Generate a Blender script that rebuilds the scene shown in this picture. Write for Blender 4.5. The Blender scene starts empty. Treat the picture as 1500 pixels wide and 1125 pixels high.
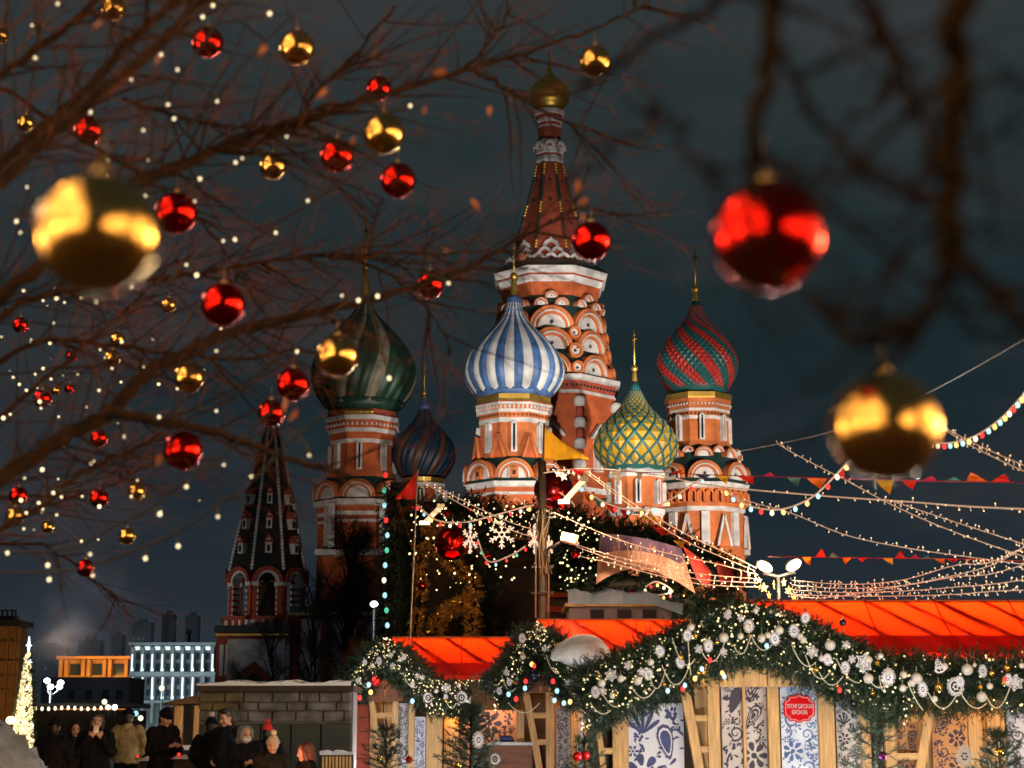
import bpy, bmesh, math, random
import numpy as np
from mathutils import Vector, Matrix
rnd = random.Random(7)
SC = bpy.context.scene
COL = SC.collection
pi = math.pi
# ---------------------------------------------------------------- camera
F = 2500.0
PITCH = math.atan(509.5 / F)
CAMZ = 1.45
cam_data = bpy.data.cameras.new('camera')
cam = bpy.data.objects.new('camera', cam_data)
COL.objects.link(cam)
SC.camera = cam
cam.location = (0, 0, CAMZ)
cam.rotation_euler = (pi / 2 + PITCH, 0, 0)
cam_data.lens = 60.0
cam_data.sensor_width = 36.0
cam_data.clip_start = 0.05
cam_data.clip_end = 3000
cam_data.dof.use_dof = True
cam_data.dof.focus_distance = 60.0
cam_data.dof.aperture_fstop = 2.8
CA, SA = math.cos(PITCH), math.sin(PITCH)

def P(px, py, Y):
    """world point seen at photo pixel (px, py) at forward distance Y"""
    x = (px - 750.0) / F
    y = (562.5 - py) / F
    dy = CA - y * SA
    dz = SA + y * CA
    t = Y / dy
    return Vector((x * t, Y, CAMZ + dz * t))

def M(py, Y):
    """metres per photo pixel"""
    y = (562.5 - py) / F
    return Y / (CA - y * SA) / F

# ---------------------------------------------------------------- world, night sky
SC.view_settings.view_transform = 'Standard'
SC.view_settings.look = 'None'
SC.view_settings.exposure = 0
SC.view_settings.gamma = 1
SC.view_settings.use_curve_mapping = False
SC.cycles.use_denoising = True
SC.cycles.max_bounces = 6
SC.cycles.sample_clamp_indirect = 4.0
SC.cycles.caustics_reflective = False
SC.cycles.caustics_refractive = False
world = bpy.data.worlds.new("World")
SC.world = world
world.use_nodes = True
wn = world.node_tree.nodes
wl = world.node_tree.links
bg = wn['Background']
tc = wn.new('ShaderNodeTexCoord')
sep = wn.new('ShaderNodeSeparateXYZ')
wl.new(tc.outputs['Generated'], sep.inputs[0])
ramp = wn.new('ShaderNodeValToRGB')
wl.new(sep.outputs['Z'], ramp.inputs[0])
cr = ramp.color_ramp
cr.elements[0].position = 0.0
cr.elements[0].color = (0.024, 0.032, 0.042, 1)
cr.elements[1].position = 1.0
cr.elements[1].color = (0.020, 0.028, 0.032, 1)
for p_, c_ in ((0.06, (0.020, 0.028, 0.037)), (0.14, (0.0118, 0.0215, 0.0275)), (0.22, (0.0105, 0.0215, 0.0252)), (0.40, (0.025, 0.036, 0.038))):
    e_ = cr.elements.new(p_)
    e_.color = (*c_, 1)
nz = wn.new('ShaderNodeTexNoise')
nz.inputs['Scale'].default_value = 5.0
nz.inputs['Detail'].default_value = 5.0
nz.inputs['Roughness'].default_value = 0.55
mp = wn.new('ShaderNodeMapping')
mp.inputs['Scale'].default_value = (1, 1, 2.6)
mp.inputs['Location'].default_value = (0.35, 0, 0.1)
wl.new(tc.outputs['Generated'], mp.inputs[0])
wl.new(mp.outputs[0], nz.inputs['Vector'])
r2 = wn.new('ShaderNodeValToRGB')
r2.color_ramp.elements[0].position = 0.46
r2.color_ramp.elements[1].position = 0.72
wl.new(nz.outputs['Fac'], r2.inputs[0])
mx = wn.new('ShaderNodeMix')
mx.data_type = 'RGBA'
mx.inputs['B'].default_value = (0.048, 0.046, 0.050, 1)
wl.new(ramp.outputs[0], mx.inputs['A'])
mm = wn.new('ShaderNodeMath')
mm.operation = 'MULTIPLY'
mm.inputs[1].default_value = 0.70
wl.new(r2.outputs[0], mm.inputs[0])
wl.new(mm.outputs[0], mx.inputs['Factor'])
wl.new(mx.outputs['Result'], bg.inputs[0])
bg.inputs[1].default_value = 1.0

def lamp(name, kind, loc, power, color, size=0.1, target=None, spot=None, blend=0.6):
    d = bpy.data.lights.new(name, kind)
    d.energy = power
    d.color = color
    if kind == 'AREA':
        d.size = size
    else:
        d.shadow_soft_size = size
    o = bpy.data.objects.new(name, d)
    o.location = loc
    if target is not None:
        o.rotation_euler = (Vector(target) - Vector(loc)).to_track_quat('-Z', 'Y').to_euler()
    if spot:
        d.spot_size = math.radians(spot)
        d.spot_blend = blend
    COL.objects.link(o)
    return o

# floodlights that stand round the cathedral
WARM = (1.0, 0.85, 0.67)
lamp('flood_right', 'SPOT', (34, 92, 7), 170000, WARM, 0.8, P(900, 690, 146), 38, 0.9)
lamp('flood_centre', 'SPOT', (-2, 84, 7), 108000, (1.0, 0.87, 0.71), 0.8, P(775, 560, 150), 30, 0.9)
lamp('flood_left', 'SPOT', (-27, 95, 5), 20000, (1.0, 0.74, 0.52), 0.8, P(522, 725, 148), 17, 0.9)
lamp('flood_belfry', 'SPOT', (-48, 112, 5), 13500, (1.0, 0.82, 0.62), 0.8, P(350, 890, 148), 26, 0.9)
lamp('flood_spire', 'SPOT', (14, 112, 12), 42000, (1.0, 0.88, 0.76), 0.6, P(806, 330, 152), 26, 0.9)
# unseen lamp outside the frame, set to give the baubles their amber glint
lamp('unseen_lamp', 'POINT', (9.0, 9.0, 3.4), 1500, (1.0, 0.62, 0.28), 0.8)
# white lamps standing low before the stalls, below the frame
for x_, y_, p_ in ((-2.6, 31.6, 170), (-0.9, 31.2, 170), (0.3, 26.2, 150), (2.0, 21.0, 190), (3.7, 20.8, 200), (5.4, 20.8, 200), (7.2, 20.8, 200)):
    lamp('foot_lamp', 'POINT', (x_, y_, 0.62), p_, (1.0, 0.95, 0.92), 0.12)
lamp('unseen_lamp', 'POINT', (-6.5, 12.0, 6.5), 190, (1.0, 0.76, 0.55), 0.6)  # unseen fill added at the left to brighten the foreground
# ---------------------------------------------------------------- mesh helpers
WM = {}
I4 = Matrix.Identity(4)

class MB:
    def __init__(self):
        self.v = []
        self.f = []
        self.m = []
        self.s = []

    def add(self, vs, fs, mi=0, smooth=False):
        b = len(self.v)
        self.v.extend([tuple(q) for q in vs])
        for k, f in enumerate(fs):
            self.f.append(tuple(b + i for i in f))
            self.m.append(mi[k] if isinstance(mi, (list, tuple)) else mi)
            self.s.append(smooth)
        return self

    def box(self, c, s, mi=0, R=None, bev=0.0):
        c = Vector(c)
        h = Vector(s) * 0.5
        if bev <= 0:
            vs = [Vector((sx * h.x, sy * h.y, sz * h.z)) for sx in (-1, 1) for sy in (-1, 1) for sz in (-1, 1)]
            fs = [(0, 1, 3, 2), (4, 6, 7, 5), (0, 4, 5, 1), (2, 3, 7, 6), (0, 2, 6, 4), (1, 5, 7, 3)]
        else:
            bev = min(bev, min(h) * 0.45)
            vs, idx = [], {}
            for sx in (-1, 1):
                for sy in (-1, 1):
                    for sz in (-1, 1):
                        for a in range(3):
                            q = [sx * (h.x - bev), sy * (h.y - bev), sz * (h.z - bev)]
                            q[a] = (sx, sy, sz)[a] * h[a]
                            idx[(sx, sy, sz, a)] = len(vs)
                            vs.append(Vector(q))
            fs = []
            g = lambda s3, a: idx[(s3[0], s3[1], s3[2], a)]
            for a in range(3):
                b_, c_ = (a + 1) % 3, (a + 2) % 3
                for sa in (-1, 1):
                    loop = []
                    for (sb, sc_) in ((-1, -1), (1, -1), (1, 1), (-1, 1)):
                        s3 = [0, 0, 0]
                        s3[a], s3[b_], s3[c_] = sa, sb, sc_
                        loop.append(g(s3, a))
                    fs.append(loop if sa > 0 else loop[::-1])
                for sb in (-1, 1):
                    for sc_ in (-1, 1):
                        s1 = [0, 0, 0]
                        s2 = [0, 0, 0]
                        s1[a], s1[b_], s1[c_] = -1, sb, sc_
                        s2[a], s2[b_], s2[c_] = 1, sb, sc_
                        q = [g(s1, b_), g(s2, b_), g(s2, c_), g(s1, c_)]
                        fs.append(q if sb * sc_ > 0 else q[::-1])
            for sx in (-1, 1):
                for sy in (-1, 1):
                    for sz in (-1, 1):
                        q = [g((sx, sy, sz), a) for a in range(3)]
                        fs.append(q if sx * sy * sz > 0 else q[::-1])
        if R is not None:
            vs = [R @ q for q in vs]
        return self.add([q + c for q in vs], fs, mi)

    def beam(self, a, b, w, d, mi=0, bev=0.0, up=(0, 1, 0)):
        """box from a to b, w across (in picture plane), d deep along up"""
        a, b = Vector(a), Vector(b)
        z = (b - a)
        L = z.length
        z.normalize()
        y = Vector(up)
        y = (y - z * y.dot(z)).normalized()
        x = y.cross(z)
        R = Matrix((x, y, z)).transposed()
        return self.box((a + b) / 2, (w, d, L), mi, R, bev)

    def tube(self, pts, rad, n=6, mi=0, caps=True, smooth=True):
        pts = [Vector(p) for p in pts]
        k = len(pts)
        if not hasattr(rad, '__len__'):
            rad = [rad] * k
        vs, fs = [], []
        prev = None
        for i, p in enumerate(pts):
            d = (pts[min(i + 1, k - 1)] - pts[max(i - 1, 0)])
            if d.length < 1e-9:
                d = Vector((0, 0, 1))
            d.normalize()
            if prev is None:
                u = d.orthogonal().normalized()
            else:
                u = prev - d * prev.dot(d)
                u = u.normalized() if u.length > 1e-6 else d.orthogonal().normalized()
            prev = u
            w = d.cross(u)
            for j in range(n):
                a = 2 * pi * j / n
                vs.append(p + (u * math.cos(a) + w * math.sin(a)) * rad[i])
        for i in range(k - 1):
            for j in range(n):
                fs.append((i * n + j, i * n + (j + 1) % n, (i + 1) * n + (j + 1) % n, (i + 1) * n + j))
        if caps:
            fs.append(tuple(range(n))[::-1])
            fs.append(tuple((k - 1) * n + j for j in range(n)))
        return self.add(vs, fs, mi, smooth)

    def lathe(self, c, prof, n=24, mi=0, phase=0.0, smooth=True, caps=True, sx=1, sy=1):
        """prof: list of (z, r [, material]) bottom to top or top to bottom; c = (x, y, z0)"""
        c = Vector(c)
        vs, fs, ms = [], [], []
        for q in prof:
            for j in range(n):
                a = 2 * pi * j / n + phase
                vs.append((c.x + sx * q[1] * math.cos(a), c.y + sy * q[1] * math.sin(a), c.z + q[0]))
        flip = prof[0][0] > prof[-1][0]
        for i in range(len(prof) - 1):
            for j in range(n):
                f = (i * n + j, i * n + (j + 1) % n, (i + 1) * n + (j + 1) % n, (i + 1) * n + j)
                fs.append(f[::-1] if flip else f)
                ms.append(prof[i][2] if len(prof[i]) > 2 else mi)
        if caps:
            a_, b_ = tuple(range(n))[::-1], tuple((len(prof) - 1) * n + j for j in range(n))
            if prof[0][1] > 1e-4:
                fs.append(a_[::-1] if flip else a_)
                ms.append(prof[0][2] if len(prof[0]) > 2 else mi)
            if prof[-1][1] > 1e-4:
                fs.append(b_[::-1] if flip else b_)
                ms.append(prof[-2][2] if len(prof[-2]) > 2 else mi)
        return self.add(vs, fs, ms, smooth)

    def sphere(self, c, r, nu=16, nv=10, mi=0, s=(1, 1, 1), R=None):
        c = Vector(c)
        vs, fs = [], []
        for i in range(1, nv):
            t = pi * i / nv
            for j in range(nu):
                a = 2 * pi * j / nu
                q = Vector((math.sin(t) * math.cos(a) * s[0], math.sin(t) * math.sin(a) * s[1], math.cos(t) * s[2])) * r
                vs.append(c + (R @ q if R is not None else q))
        tq, bq = Vector((0, 0, r * s[2])), Vector((0, 0, -r * s[2]))
        T, B = len(vs), len(vs) + 1
        vs.append(c + (R @ tq if R is not None else tq))
        vs.append(c + (R @ bq if R is not None else bq))
        for i in range(nv - 2):
            for j in range(nu):
                fs.append((i * nu + j, (i + 1) * nu + j, (i + 1) * nu + (j + 1) % nu, i * nu + (j + 1) % nu))
        for j in range(nu):
            fs.append((T, j, (j + 1) % nu))
            fs.append((B, (nv - 2) * nu + (j + 1) % nu, (nv - 2) * nu + j))
        return self.add(vs, fs, mi, True)

    def prism(self, poly, o, ux, uz, dv, mi=0):
        """extrude 2D polygon (x, z) laid along ux, uz at o; front face at o, body goes along dv"""
        o, ux, uz, dv = Vector(o), Vector(ux), Vector(uz), Vector(dv)
        n = len(poly)
        a = [o + ux * q[0] + uz * q[1] for q in poly]
        b = [q + dv for q in a]
        fs = [tuple(range(n)), tuple(range(2 * n - 1, n - 1, -1))]
        for i in range(n):
            j = (i + 1) % n
            fs.append((j, i, n + i, n + j))
        return self.add(a + b, fs, mi)

    def strip(self, A, B, mi=0, closed=False):
        """quad strip between two point lists"""
        n = len(A)
        fs = []
        for i in range(n - 1 + (1 if closed else 0)):
            j = (i + 1) % n
            fs.append((i, j, n + j, n + i))
        return self.add(list(A) + list(B), fs, mi)

    def ring(self, o, r0, r1, a0, a1, d, n=14, mi=0, sz=1.0):
        """annulus sector in xz plane facing -y, front at o, extruded +y by d"""
        o = Vector(o)
        out = [(r1 * math.cos(a0 + (a1 - a0) * i / n), r1 * math.sin(a0 + (a1 - a0) * i / n) * sz) for i in range(n + 1)]
        inn = [(r0 * math.cos(a0 + (a1 - a0) * i / n), r0 * math.sin(a0 + (a1 - a0) * i / n) * sz) for i in range(n + 1)]
        V = []
        for (x, z) in out + inn:
            V.append(o + Vector((x, 0, z)))
        for (x, z) in out + inn:
            V.append(o + Vector((x, d, z)))
        k = n + 1
        fs = []
        for i in range(n):
            fs.append((i + 1, i, k + i, k + i + 1))
            fs.append((i, i + 1, 2 * k + i + 1, 2 * k + i))
            fs.append((k + i + 1, k + i, 3 * k + i, 3 * k + i + 1))
        fs.append((0, 2 * k, 3 * k, k))
        fs.append((n, k + n, 3 * k + n, 2 * k + n))
        return self.add(V, fs, mi)

    def mesh(self, name, mats):
        me = bpy.data.meshes.new(name)
        me.from_pydata(self.v, [], self.f)
        if not isinstance(mats, (list, tuple)):
            mats = [mats]
        for m in mats:
            me.materials.append(m)
        me.polygons.foreach_set('material_index', self.m)
        me.polygons.foreach_set('use_smooth', self.s)
        me.update()
        return me

    def build(self, name, mats, parent=None, label=None, local=False, kind=None):
        o = bpy.data.objects.new(name, self.mesh(name, mats))
        return link(o, parent, local, label, kind)

def link(o, parent=None, local=False, label=None, kind=None):
    COL.objects.link(o)
    if parent is not None:
        o.parent = parent
        if not local:
            o.matrix_parent_inverse = WM.get(parent.as_pointer(), I4).inverted()
    if label:
        o['label'] = label
    if kind:
        o['kind'] = kind
    return o

def inst(me, name, parent, Mx, label=None):
    """object on a shared mesh placed by a matrix in its parent's space"""
    o = bpy.data.objects.new(name, me)
    COL.objects.link(o)
    o.parent = parent
    o.matrix_basis = Mx
    if label:
        o['label'] = label
    return o

def tag(o, label, cat, group=None):
    o['label'] = label
    o['category'] = cat
    if group:
        o['group'] = group
    return o

def thing(name, label, cat, loc=(0, 0, 0), rz=0.0, group=None):
    o = bpy.data.objects.new(name, None)
    o.empty_display_size = 0.2
    COL.objects.link(o)
    o.location = loc
    o.rotation_euler = (0, 0, rz)
    WM[o.as_pointer()] = Matrix.Translation(loc) @ Matrix.Rotation(rz, 4, 'Z')
    return tag(o, label, cat, group)

def np_mesh(name, V, Tri, mats, mi=None, smooth=False):
    me = bpy.data.meshes.new(name)
    V = np.asarray(V, np.float32)
    Tri = np.asarray(Tri, np.int32)
    k = Tri.shape[1]
    me.vertices.add(len(V))
    me.vertices.foreach_set('co', V.ravel())
    me.loops.add(Tri.size)
    me.loops.foreach_set('vertex_index', Tri.ravel())
    me.polygons.add(len(Tri))
    me.polygons.foreach_set('loop_start', np.arange(0, Tri.size, k, dtype=np.int32))
    me.polygons.foreach_set('loop_total', np.full(len(Tri), k, np.int32))
    if not isinstance(mats, (list, tuple)):
        mats = [mats]
    for m in mats:
        me.materials.append(m)
    if mi is not None:
        me.polygons.foreach_set('material_index', np.asarray(mi, np.int32))
    if smooth:
        me.polygons.foreach_set('use_smooth', np.ones(len(Tri), bool))
    me.update()
    me.validate()
    return me

def scatter_mesh(name, tv, tf, pos, dirs, scl, mats, rng):
    """copies of a template (along +z) at pos, turned to dirs, as one mesh"""
    tv = np.asarray(tv, float)
    tf = np.asarray(tf, int)
    pos = np.asarray(pos, float)
    d = np.asarray(dirs, float)
    d = d / (np.linalg.norm(d, axis=1, keepdims=True) + 1e-9)
    N = len(pos)
    r = rng.normal(size=(N, 3))
    x = np.cross(r, d)
    x /= np.linalg.norm(x, axis=1, keepdims=True) + 1e-9
    y = np.cross(d, x)
    s = np.asarray(scl, float).reshape(-1, 1, 1)
    V = (tv[None, :, 0:1] * x[:, None, :] + tv[None, :, 1:2] * y[:, None, :] + tv[None, :, 2:3] * d[:, None, :]) * s + pos[:, None, :]
    T = tf[None, :, :] + (np.arange(N) * len(tv))[:, None, None]
    return np_mesh(name, V.reshape(-1, 3), T.reshape(-1, tf.shape[1]), mats)

def mesh_obj(name, me, parent=None, label=None, kind=None):
    return link(bpy.data.objects.new(name, me), parent, False, label, kind)

def smooth_path(pts, sub=6):
    """Catmull-Rom through points"""
    pts = [Vector(p) for p in pts]
    if len(pts) < 3:
        return pts
    out = []
    for i in range(len(pts) - 1):
        p0, p1, p2, p3 = pts[max(i - 1, 0)], pts[i], pts[i + 1], pts[min(i + 2, len(pts) - 1)]
        for k in range(sub):
            t = k / sub
            out.append(0.5 * ((2 * p1) + (p2 - p0) * t + (2 * p0 - 5 * p1 + 4 * p2 - p3) * t * t + (3 * p1 - p0 - 3 * p2 + p3) * t ** 3))
    out.append(pts[-1])
    return out

def along(pts, step):
    """points every `step` along a polyline"""
    out, acc = [], 0.0
    for a, b in zip(pts[:-1], pts[1:]):
        L = (b - a).length
        while acc < L:
            out.append(a.lerp(b, acc / L))
            acc += step
        acc -= L
    return out

# ---------------------------------------------------------------- materials
MAT = {}

def mat(name, col, rough=0.6, metal=0.0, var=0.2, scale=3.0, bump=0.0, bscale=20.0, emit=None, es=0.0, spec=0.5, col2=None, stretch=None, island=0.0, detail=4.0):
    m = bpy.data.materials.new(name)
    m.use_nodes = True
    nt = m.node_tree
    b = nt.nodes['Principled BSDF']
    b.inputs['Roughness'].default_value = rough
    b.inputs['Metallic'].default_value = metal
    b.inputs['Specular IOR Level'].default_value = spec
    tc = nt.nodes.new('ShaderNodeTexCoord')
    src = tc.outputs['Object']
    if stretch:
        mp = nt.nodes.new('ShaderNodeMapping')
        mp.inputs['Scale'].default_value = stretch
        nt.links.new(src, mp.inputs[0])
        src = mp.outputs[0]
    n = nt.nodes.new('ShaderNodeTexNoise')
    n.inputs['Scale'].default_value = scale
    n.inputs['Detail'].default_value = detail
    nt.links.new(src, n.inputs['Vector'])
    rp = nt.nodes.new('ShaderNodeValToRGB')
    rp.color_ramp.elements[0].position = 0.3
    rp.color_ramp.elements[1].position = 0.72
    c0 = tuple(max(0, c * (1 - var)) for c in col)
    c1 = col2 if col2 else tuple(min(1, c * (1 + var)) for c in col)
    rp.color_ramp.elements[0].color = (*c0, 1)
    rp.color_ramp.elements[1].color = (*c1, 1)
    nt.links.new(n.outputs['Fac'], rp.inputs[0])
    out = rp.outputs[0]
    if island > 0:
        g = nt.nodes.new('ShaderNodeNewGeometry')
        mr = nt.nodes.new('ShaderNodeMapRange')
        mr.inputs['To Min'].default_value = 1 - island
        mr.inputs['To Max'].default_value = 1 + island
        nt.links.new(g.outputs['Random Per Island'], mr.inputs[0])
        hs = nt.nodes.new('ShaderNodeHueSaturation')
        nt.links.new(mr.outputs[0], hs.inputs['Value'])
        nt.links.new(out, hs.inputs['Color'])
        out = hs.outputs[0]
    nt.links.new(out, b.inputs['Base Color'])
    if bump > 0:
        n2 = nt.nodes.new('ShaderNodeTexNoise')
        n2.inputs['Scale'].default_value = bscale
        n2.inputs['Detail'].default_value = 3
        nt.links.new(src, n2.inputs['Vector'])
        bp = nt.nodes.new('ShaderNodeBump')
        bp.inputs['Strength'].default_value = bump
        nt.links.new(n2.outputs['Fac'], bp.inputs['Height'])
        nt.links.new(bp.outputs[0], b.inputs['Normal'])
    if emit:
        b.inputs['Emission Color'].default_value = (*emit, 1)
        b.inputs['Emission Strength'].default_value = es
    MAT[name] = m
    return m

def glow(name, col, s):
    return mat(name, col, 0.4, var=0.0, emit=col, es=s)

def cloth(name, col, trans=0.6, rough=0.5, var=0.15, scale=5.0):
    """fabric that lets light through"""
    m = mat(name, col, rough, var=var, scale=scale, bump=0.25, bscale=3.0)
    nt = m.node_tree
    b = nt.nodes['Principled BSDF']
    o = nt.nodes['Material Output']
    t = nt.nodes.new('ShaderNodeBsdfTranslucent')
    t.inputs[0].default_value = (*col, 1)
    x = nt.nodes.new('ShaderNodeMixShader')
    x.inputs[0].default_value = trans
    nt.links.new(b.outputs[0], x.inputs[1])
    nt.links.new(t.outputs[0], x.inputs[2])
    nt.links.new(x.outputs[0], o.inputs[0])
    return m

BRICK = mat('brick', (0.40, 0.086, 0.025), 0.85, var=0.34, scale=0.9, bump=0.35, bscale=6)
BRICK2 = mat('orange_brick', (0.50, 0.142, 0.042), 0.85, var=0.36, scale=0.8, bump=0.3, bscale=6)
REDB = mat('dark_red_brick', (0.30, 0.055, 0.03), 0.85, var=0.3, scale=1.5, bump=0.3, bscale=5)
WHITE = mat('whitewash', (0.55, 0.55, 0.58), 0.8, var=0.28, scale=1.2, bump=0.2, bscale=5)
GREENR = mat('green_roof', (0.006, 0.030, 0.028), 0.4, var=0.3, scale=1.0)
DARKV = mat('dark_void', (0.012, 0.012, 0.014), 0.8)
DGLASS = mat('dark_glass', (0.02, 0.035, 0.06), 0.12, var=0.2)
GOLD = mat('gilding', (0.78, 0.50, 0.11), 0.42, 0.9, var=0.2, scale=1.0, bump=0.05, bscale=4)
BLUE = mat('dome_blue', (0.055, 0.130, 0.33), 0.5, var=0.5, scale=0.9, bump=0.25, bscale=3, detail=9)
DWHITE = mat('dome_white', (0.52, 0.54, 0.58), 0.55, var=0.30, scale=0.9, bump=0.25, bscale=3, detail=9)
DGREEN = mat('dome_green', (0.012, 0.050, 0.034), 0.45, var=0.3, scale=1.0)
DBEIGE = mat('dome_beige', (0.23, 0.21, 0.15), 0.55, var=0.3, scale=1.2)
DYELL = mat('dome_yellow', (0.38, 0.24, 0.022), 0.45, var=0.22, scale=1.4)
DRED = mat('dome_red', (0.36, 0.022, 0.018), 0.5, var=0.25, scale=1.4)
DTEAL = mat('dome_teal', (0.012, 0.085, 0.095), 0.5, var=0.25, scale=1.4)
DNAVY = mat('dome_navy', (0.006, 0.022, 0.048), 0.5, var=0.3, scale=1.4)
DRUST = mat('dome_rust', (0.075, 0.026, 0.018), 0.5, var=0.3, scale=1.4)
TILE = mat('black_tile', (0.006, 0.008, 0.008), 0.55, var=0.4, scale=2.0, bump=0.4, bscale=8)
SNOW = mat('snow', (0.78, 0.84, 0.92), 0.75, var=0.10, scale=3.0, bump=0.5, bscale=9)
WOOD = mat('pine_wood', (0.52, 0.33, 0.135), 0.6, var=0.28, scale=3.0, stretch=(9, 9, 0.9), bump=0.12, bscale=9)
WOODH = mat('pine_wood_level', (0.52, 0.33, 0.135), 0.6, var=0.28, scale=3.0, stretch=(0.9, 9, 9), bump=0.12, bscale=9)
BROWNW = mat('brown_wood', (0.16, 0.055, 0.022), 0.6, var=0.35, scale=3.0, stretch=(1.0, 8, 8), bump=0.2, bscale=9)
DARKW = mat('dark_wood', (0.03, 0.02, 0.014), 0.7, var=0.4, scale=4)
BARK = mat('bark', (0.014, 0.007, 0.005), 0.9, var=0.5, scale=14, bump=0.6, bscale=60, col2=(0.034, 0.014, 0.008), spec=0.2)
BARKD = mat('dark_bark', (0.007, 0.005, 0.003), 1.0, var=0.6, scale=30, col2=(0.022, 0.014, 0.008), spec=0.03)
FROST = mat('frosted_needles', (0.22, 0.27, 0.27), 0.7, var=0.3, scale=6, island=0.4)
NEEDLE = mat('fir_needles', (0.015, 0.043, 0.021), 0.55, var=0.4, scale=4, island=0.5)
NEEDLED = mat('dark_fir_needles', (0.010, 0.026, 0.014), 0.6, var=0.4, scale=2, island=0.5)
REDGL = mat('red_bauble_foil', (0.72, 0.012, 0.008), 0.17, 1.0, var=0.06, scale=9, bump=0.03, bscale=14)
GOLDGL = mat('gold_bauble_foil', (0.84, 0.50, 0.14), 0.17, 1.0, var=0.06, scale=9, bump=0.03, bscale=14)
SILV = mat('silver_cap', (0.8, 0.74, 0.62), 0.25, 1.0, var=0.1)
WBALL = mat('white_pearl', (0.52, 0.51, 0.47), 0.25, 0.0, var=0.12, scale=12)
GBALL = mat('gold_ball', (0.62, 0.36, 0.07), 0.25, 0.85, var=0.15, scale=12)
DKBALL = mat('dark_ball', (0.02, 0.03, 0.05), 0.12, 0.7, var=0.2)
BLUEBALL = mat('blue_ball', (0.03, 0.07, 0.22), 0.2, 0.6, var=0.2)
PURPBALL = mat('purple_ball', (0.10, 0.015, 0.10), 0.2, 0.6, var=0.2)
REDBALL = mat('red_ball', (0.5, 0.01, 0.015), 0.2, 0.5, var=0.15)
LACE = mat('white_lace', (0.56, 0.58, 0.64), 0.7, var=0.1, scale=30)
BEAD = mat('pearl_beads', (0.70, 0.68, 0.56), 0.3, var=0.1)
PRINT = mat('cobalt_print', (0.02, 0.04, 0.17), 0.6, var=0.35, scale=8)
PANEL = mat('white_panel', (0.62, 0.67, 0.78), 0.6, var=0.06, scale=2)
BLACKC = mat('black_cloth', (0.009, 0.009, 0.011), 1.0, var=0.4, scale=14, bump=0.4, bscale=26, spec=0.04)
CABLE = mat('black_cable', (0.010, 0.012, 0.016), 0.6)
IRON = mat('black_iron', (0.015, 0.015, 0.016), 0.5)
BULBW = glow('bulb_white', (1.0, 0.86, 0.58), 1.7)
BULBY = glow('bulb_amber', (1.0, 0.56, 0.17), 1.8)
BULBR = glow('bulb_red', (1.0, 0.035, 0.03), 1.3)
BULBC = glow('bulb_cold', (0.42, 0.86, 1.0), 0.95)
BULBG = glow('bulb_green', (0.08, 0.60, 0.38), 1.0)
GLOWCABLE = mat('glowing_cable', (0.42, 0.32, 0.24), 0.5, var=0.1, emit=(1.0, 0.60, 0.38), es=0.34)  # cable given a faint glow, as its bulbs alone leave it too dark
WIREB = glow('wire_bulbs', (1.0, 0.74, 0.46), 1.15)
LEDW = glow('led_white', (1.0, 0.76, 0.58), 0.68)
MINIB = glow('mini_bulbs', (1.0, 0.82, 0.44), 1.6)
FLOODE = glow('floodlight_face', (1.0, 0.80, 0.46), 3.2)
# ================================================================ setting: ground
mb = MB()
G_ = 40
mb.add([(-1200, -200, 0), (1200, -200, 0), (1200, 2600, 0), (-1200, 2600, 0)], [(0, 1, 2, 3)])
PAVE = mat('cobbles', (0.018, 0.015, 0.014), 0.95, spec=0.08, var=0.4, scale=2.0, bump=0.5, bscale=6)
g = mb.build('ground', PAVE, kind='structure')

# ================================================================ cathedral
class Tower:
    """a tower read off the photo by pixel rows, on a vertical axis"""
    def __init__(s, px, py, Y, rot=0.0):
        s.Y = Y
        q = P(px, py, Y)
        s.x, s.y = q.x, Y
        s.rot = math.radians(rot)

    def z(s, py, hw=0.0):
        """height of pixel row py on the front face (hw = half-width in px); hw = 0: on the axis"""
        return P(750, py, s.Y - hw * M(py, s.Y)).z

    def r(s, hw, py):
        return hw * M(py, s.Y)

    def octagon(s, mb, rows):
        """rows: (py, hw, material index) top to bottom"""
        prof = [(s.z(a, h), s.r(h, a) / math.cos(pi / 8), m) for a, h, m in rows]
        mb.lathe((s.x, s.y, 0), prof, 8, phase=pi / 8 + s.rot, smooth=False)

    def face(s, k, a, z, x=0.0, tilt=0.0):
        """matrix on octagon face k (0 faces the camera); apothem a, height z"""
        return Matrix.Translation((s.x, s.y, 0)) @ Matrix.Rotation(s.rot + k * pi / 4, 4, 'Z') @ Matrix.Translation((x, -a, z)) @ Matrix.Rotation(tilt, 4, 'X')

FACES = (-2, -1, 0, 1, 2)

def prof_interp(rows, n):
    """smooth (py, hw) rows -> n points"""
    pts = smooth_path([Vector((a, h, 0)) for a, h in rows], 6)
    L = [0]
    for a, b in zip(pts[:-1], pts[1:]):
        L.append(L[-1] + (b - a).length)
    out = []
    for i in range(n):
        t = L[-1] * i / (n - 1)
        j = 0
        while j < len(L) - 2 and L[j + 1] < t:
            j += 1
        f = (t - L[j]) / max(1e-9, L[j + 1] - L[j])
        q = pts[j].lerp(pts[j + 1], f)
        out.append((q.x, max(q.y, 0.3)))
    return out

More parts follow.
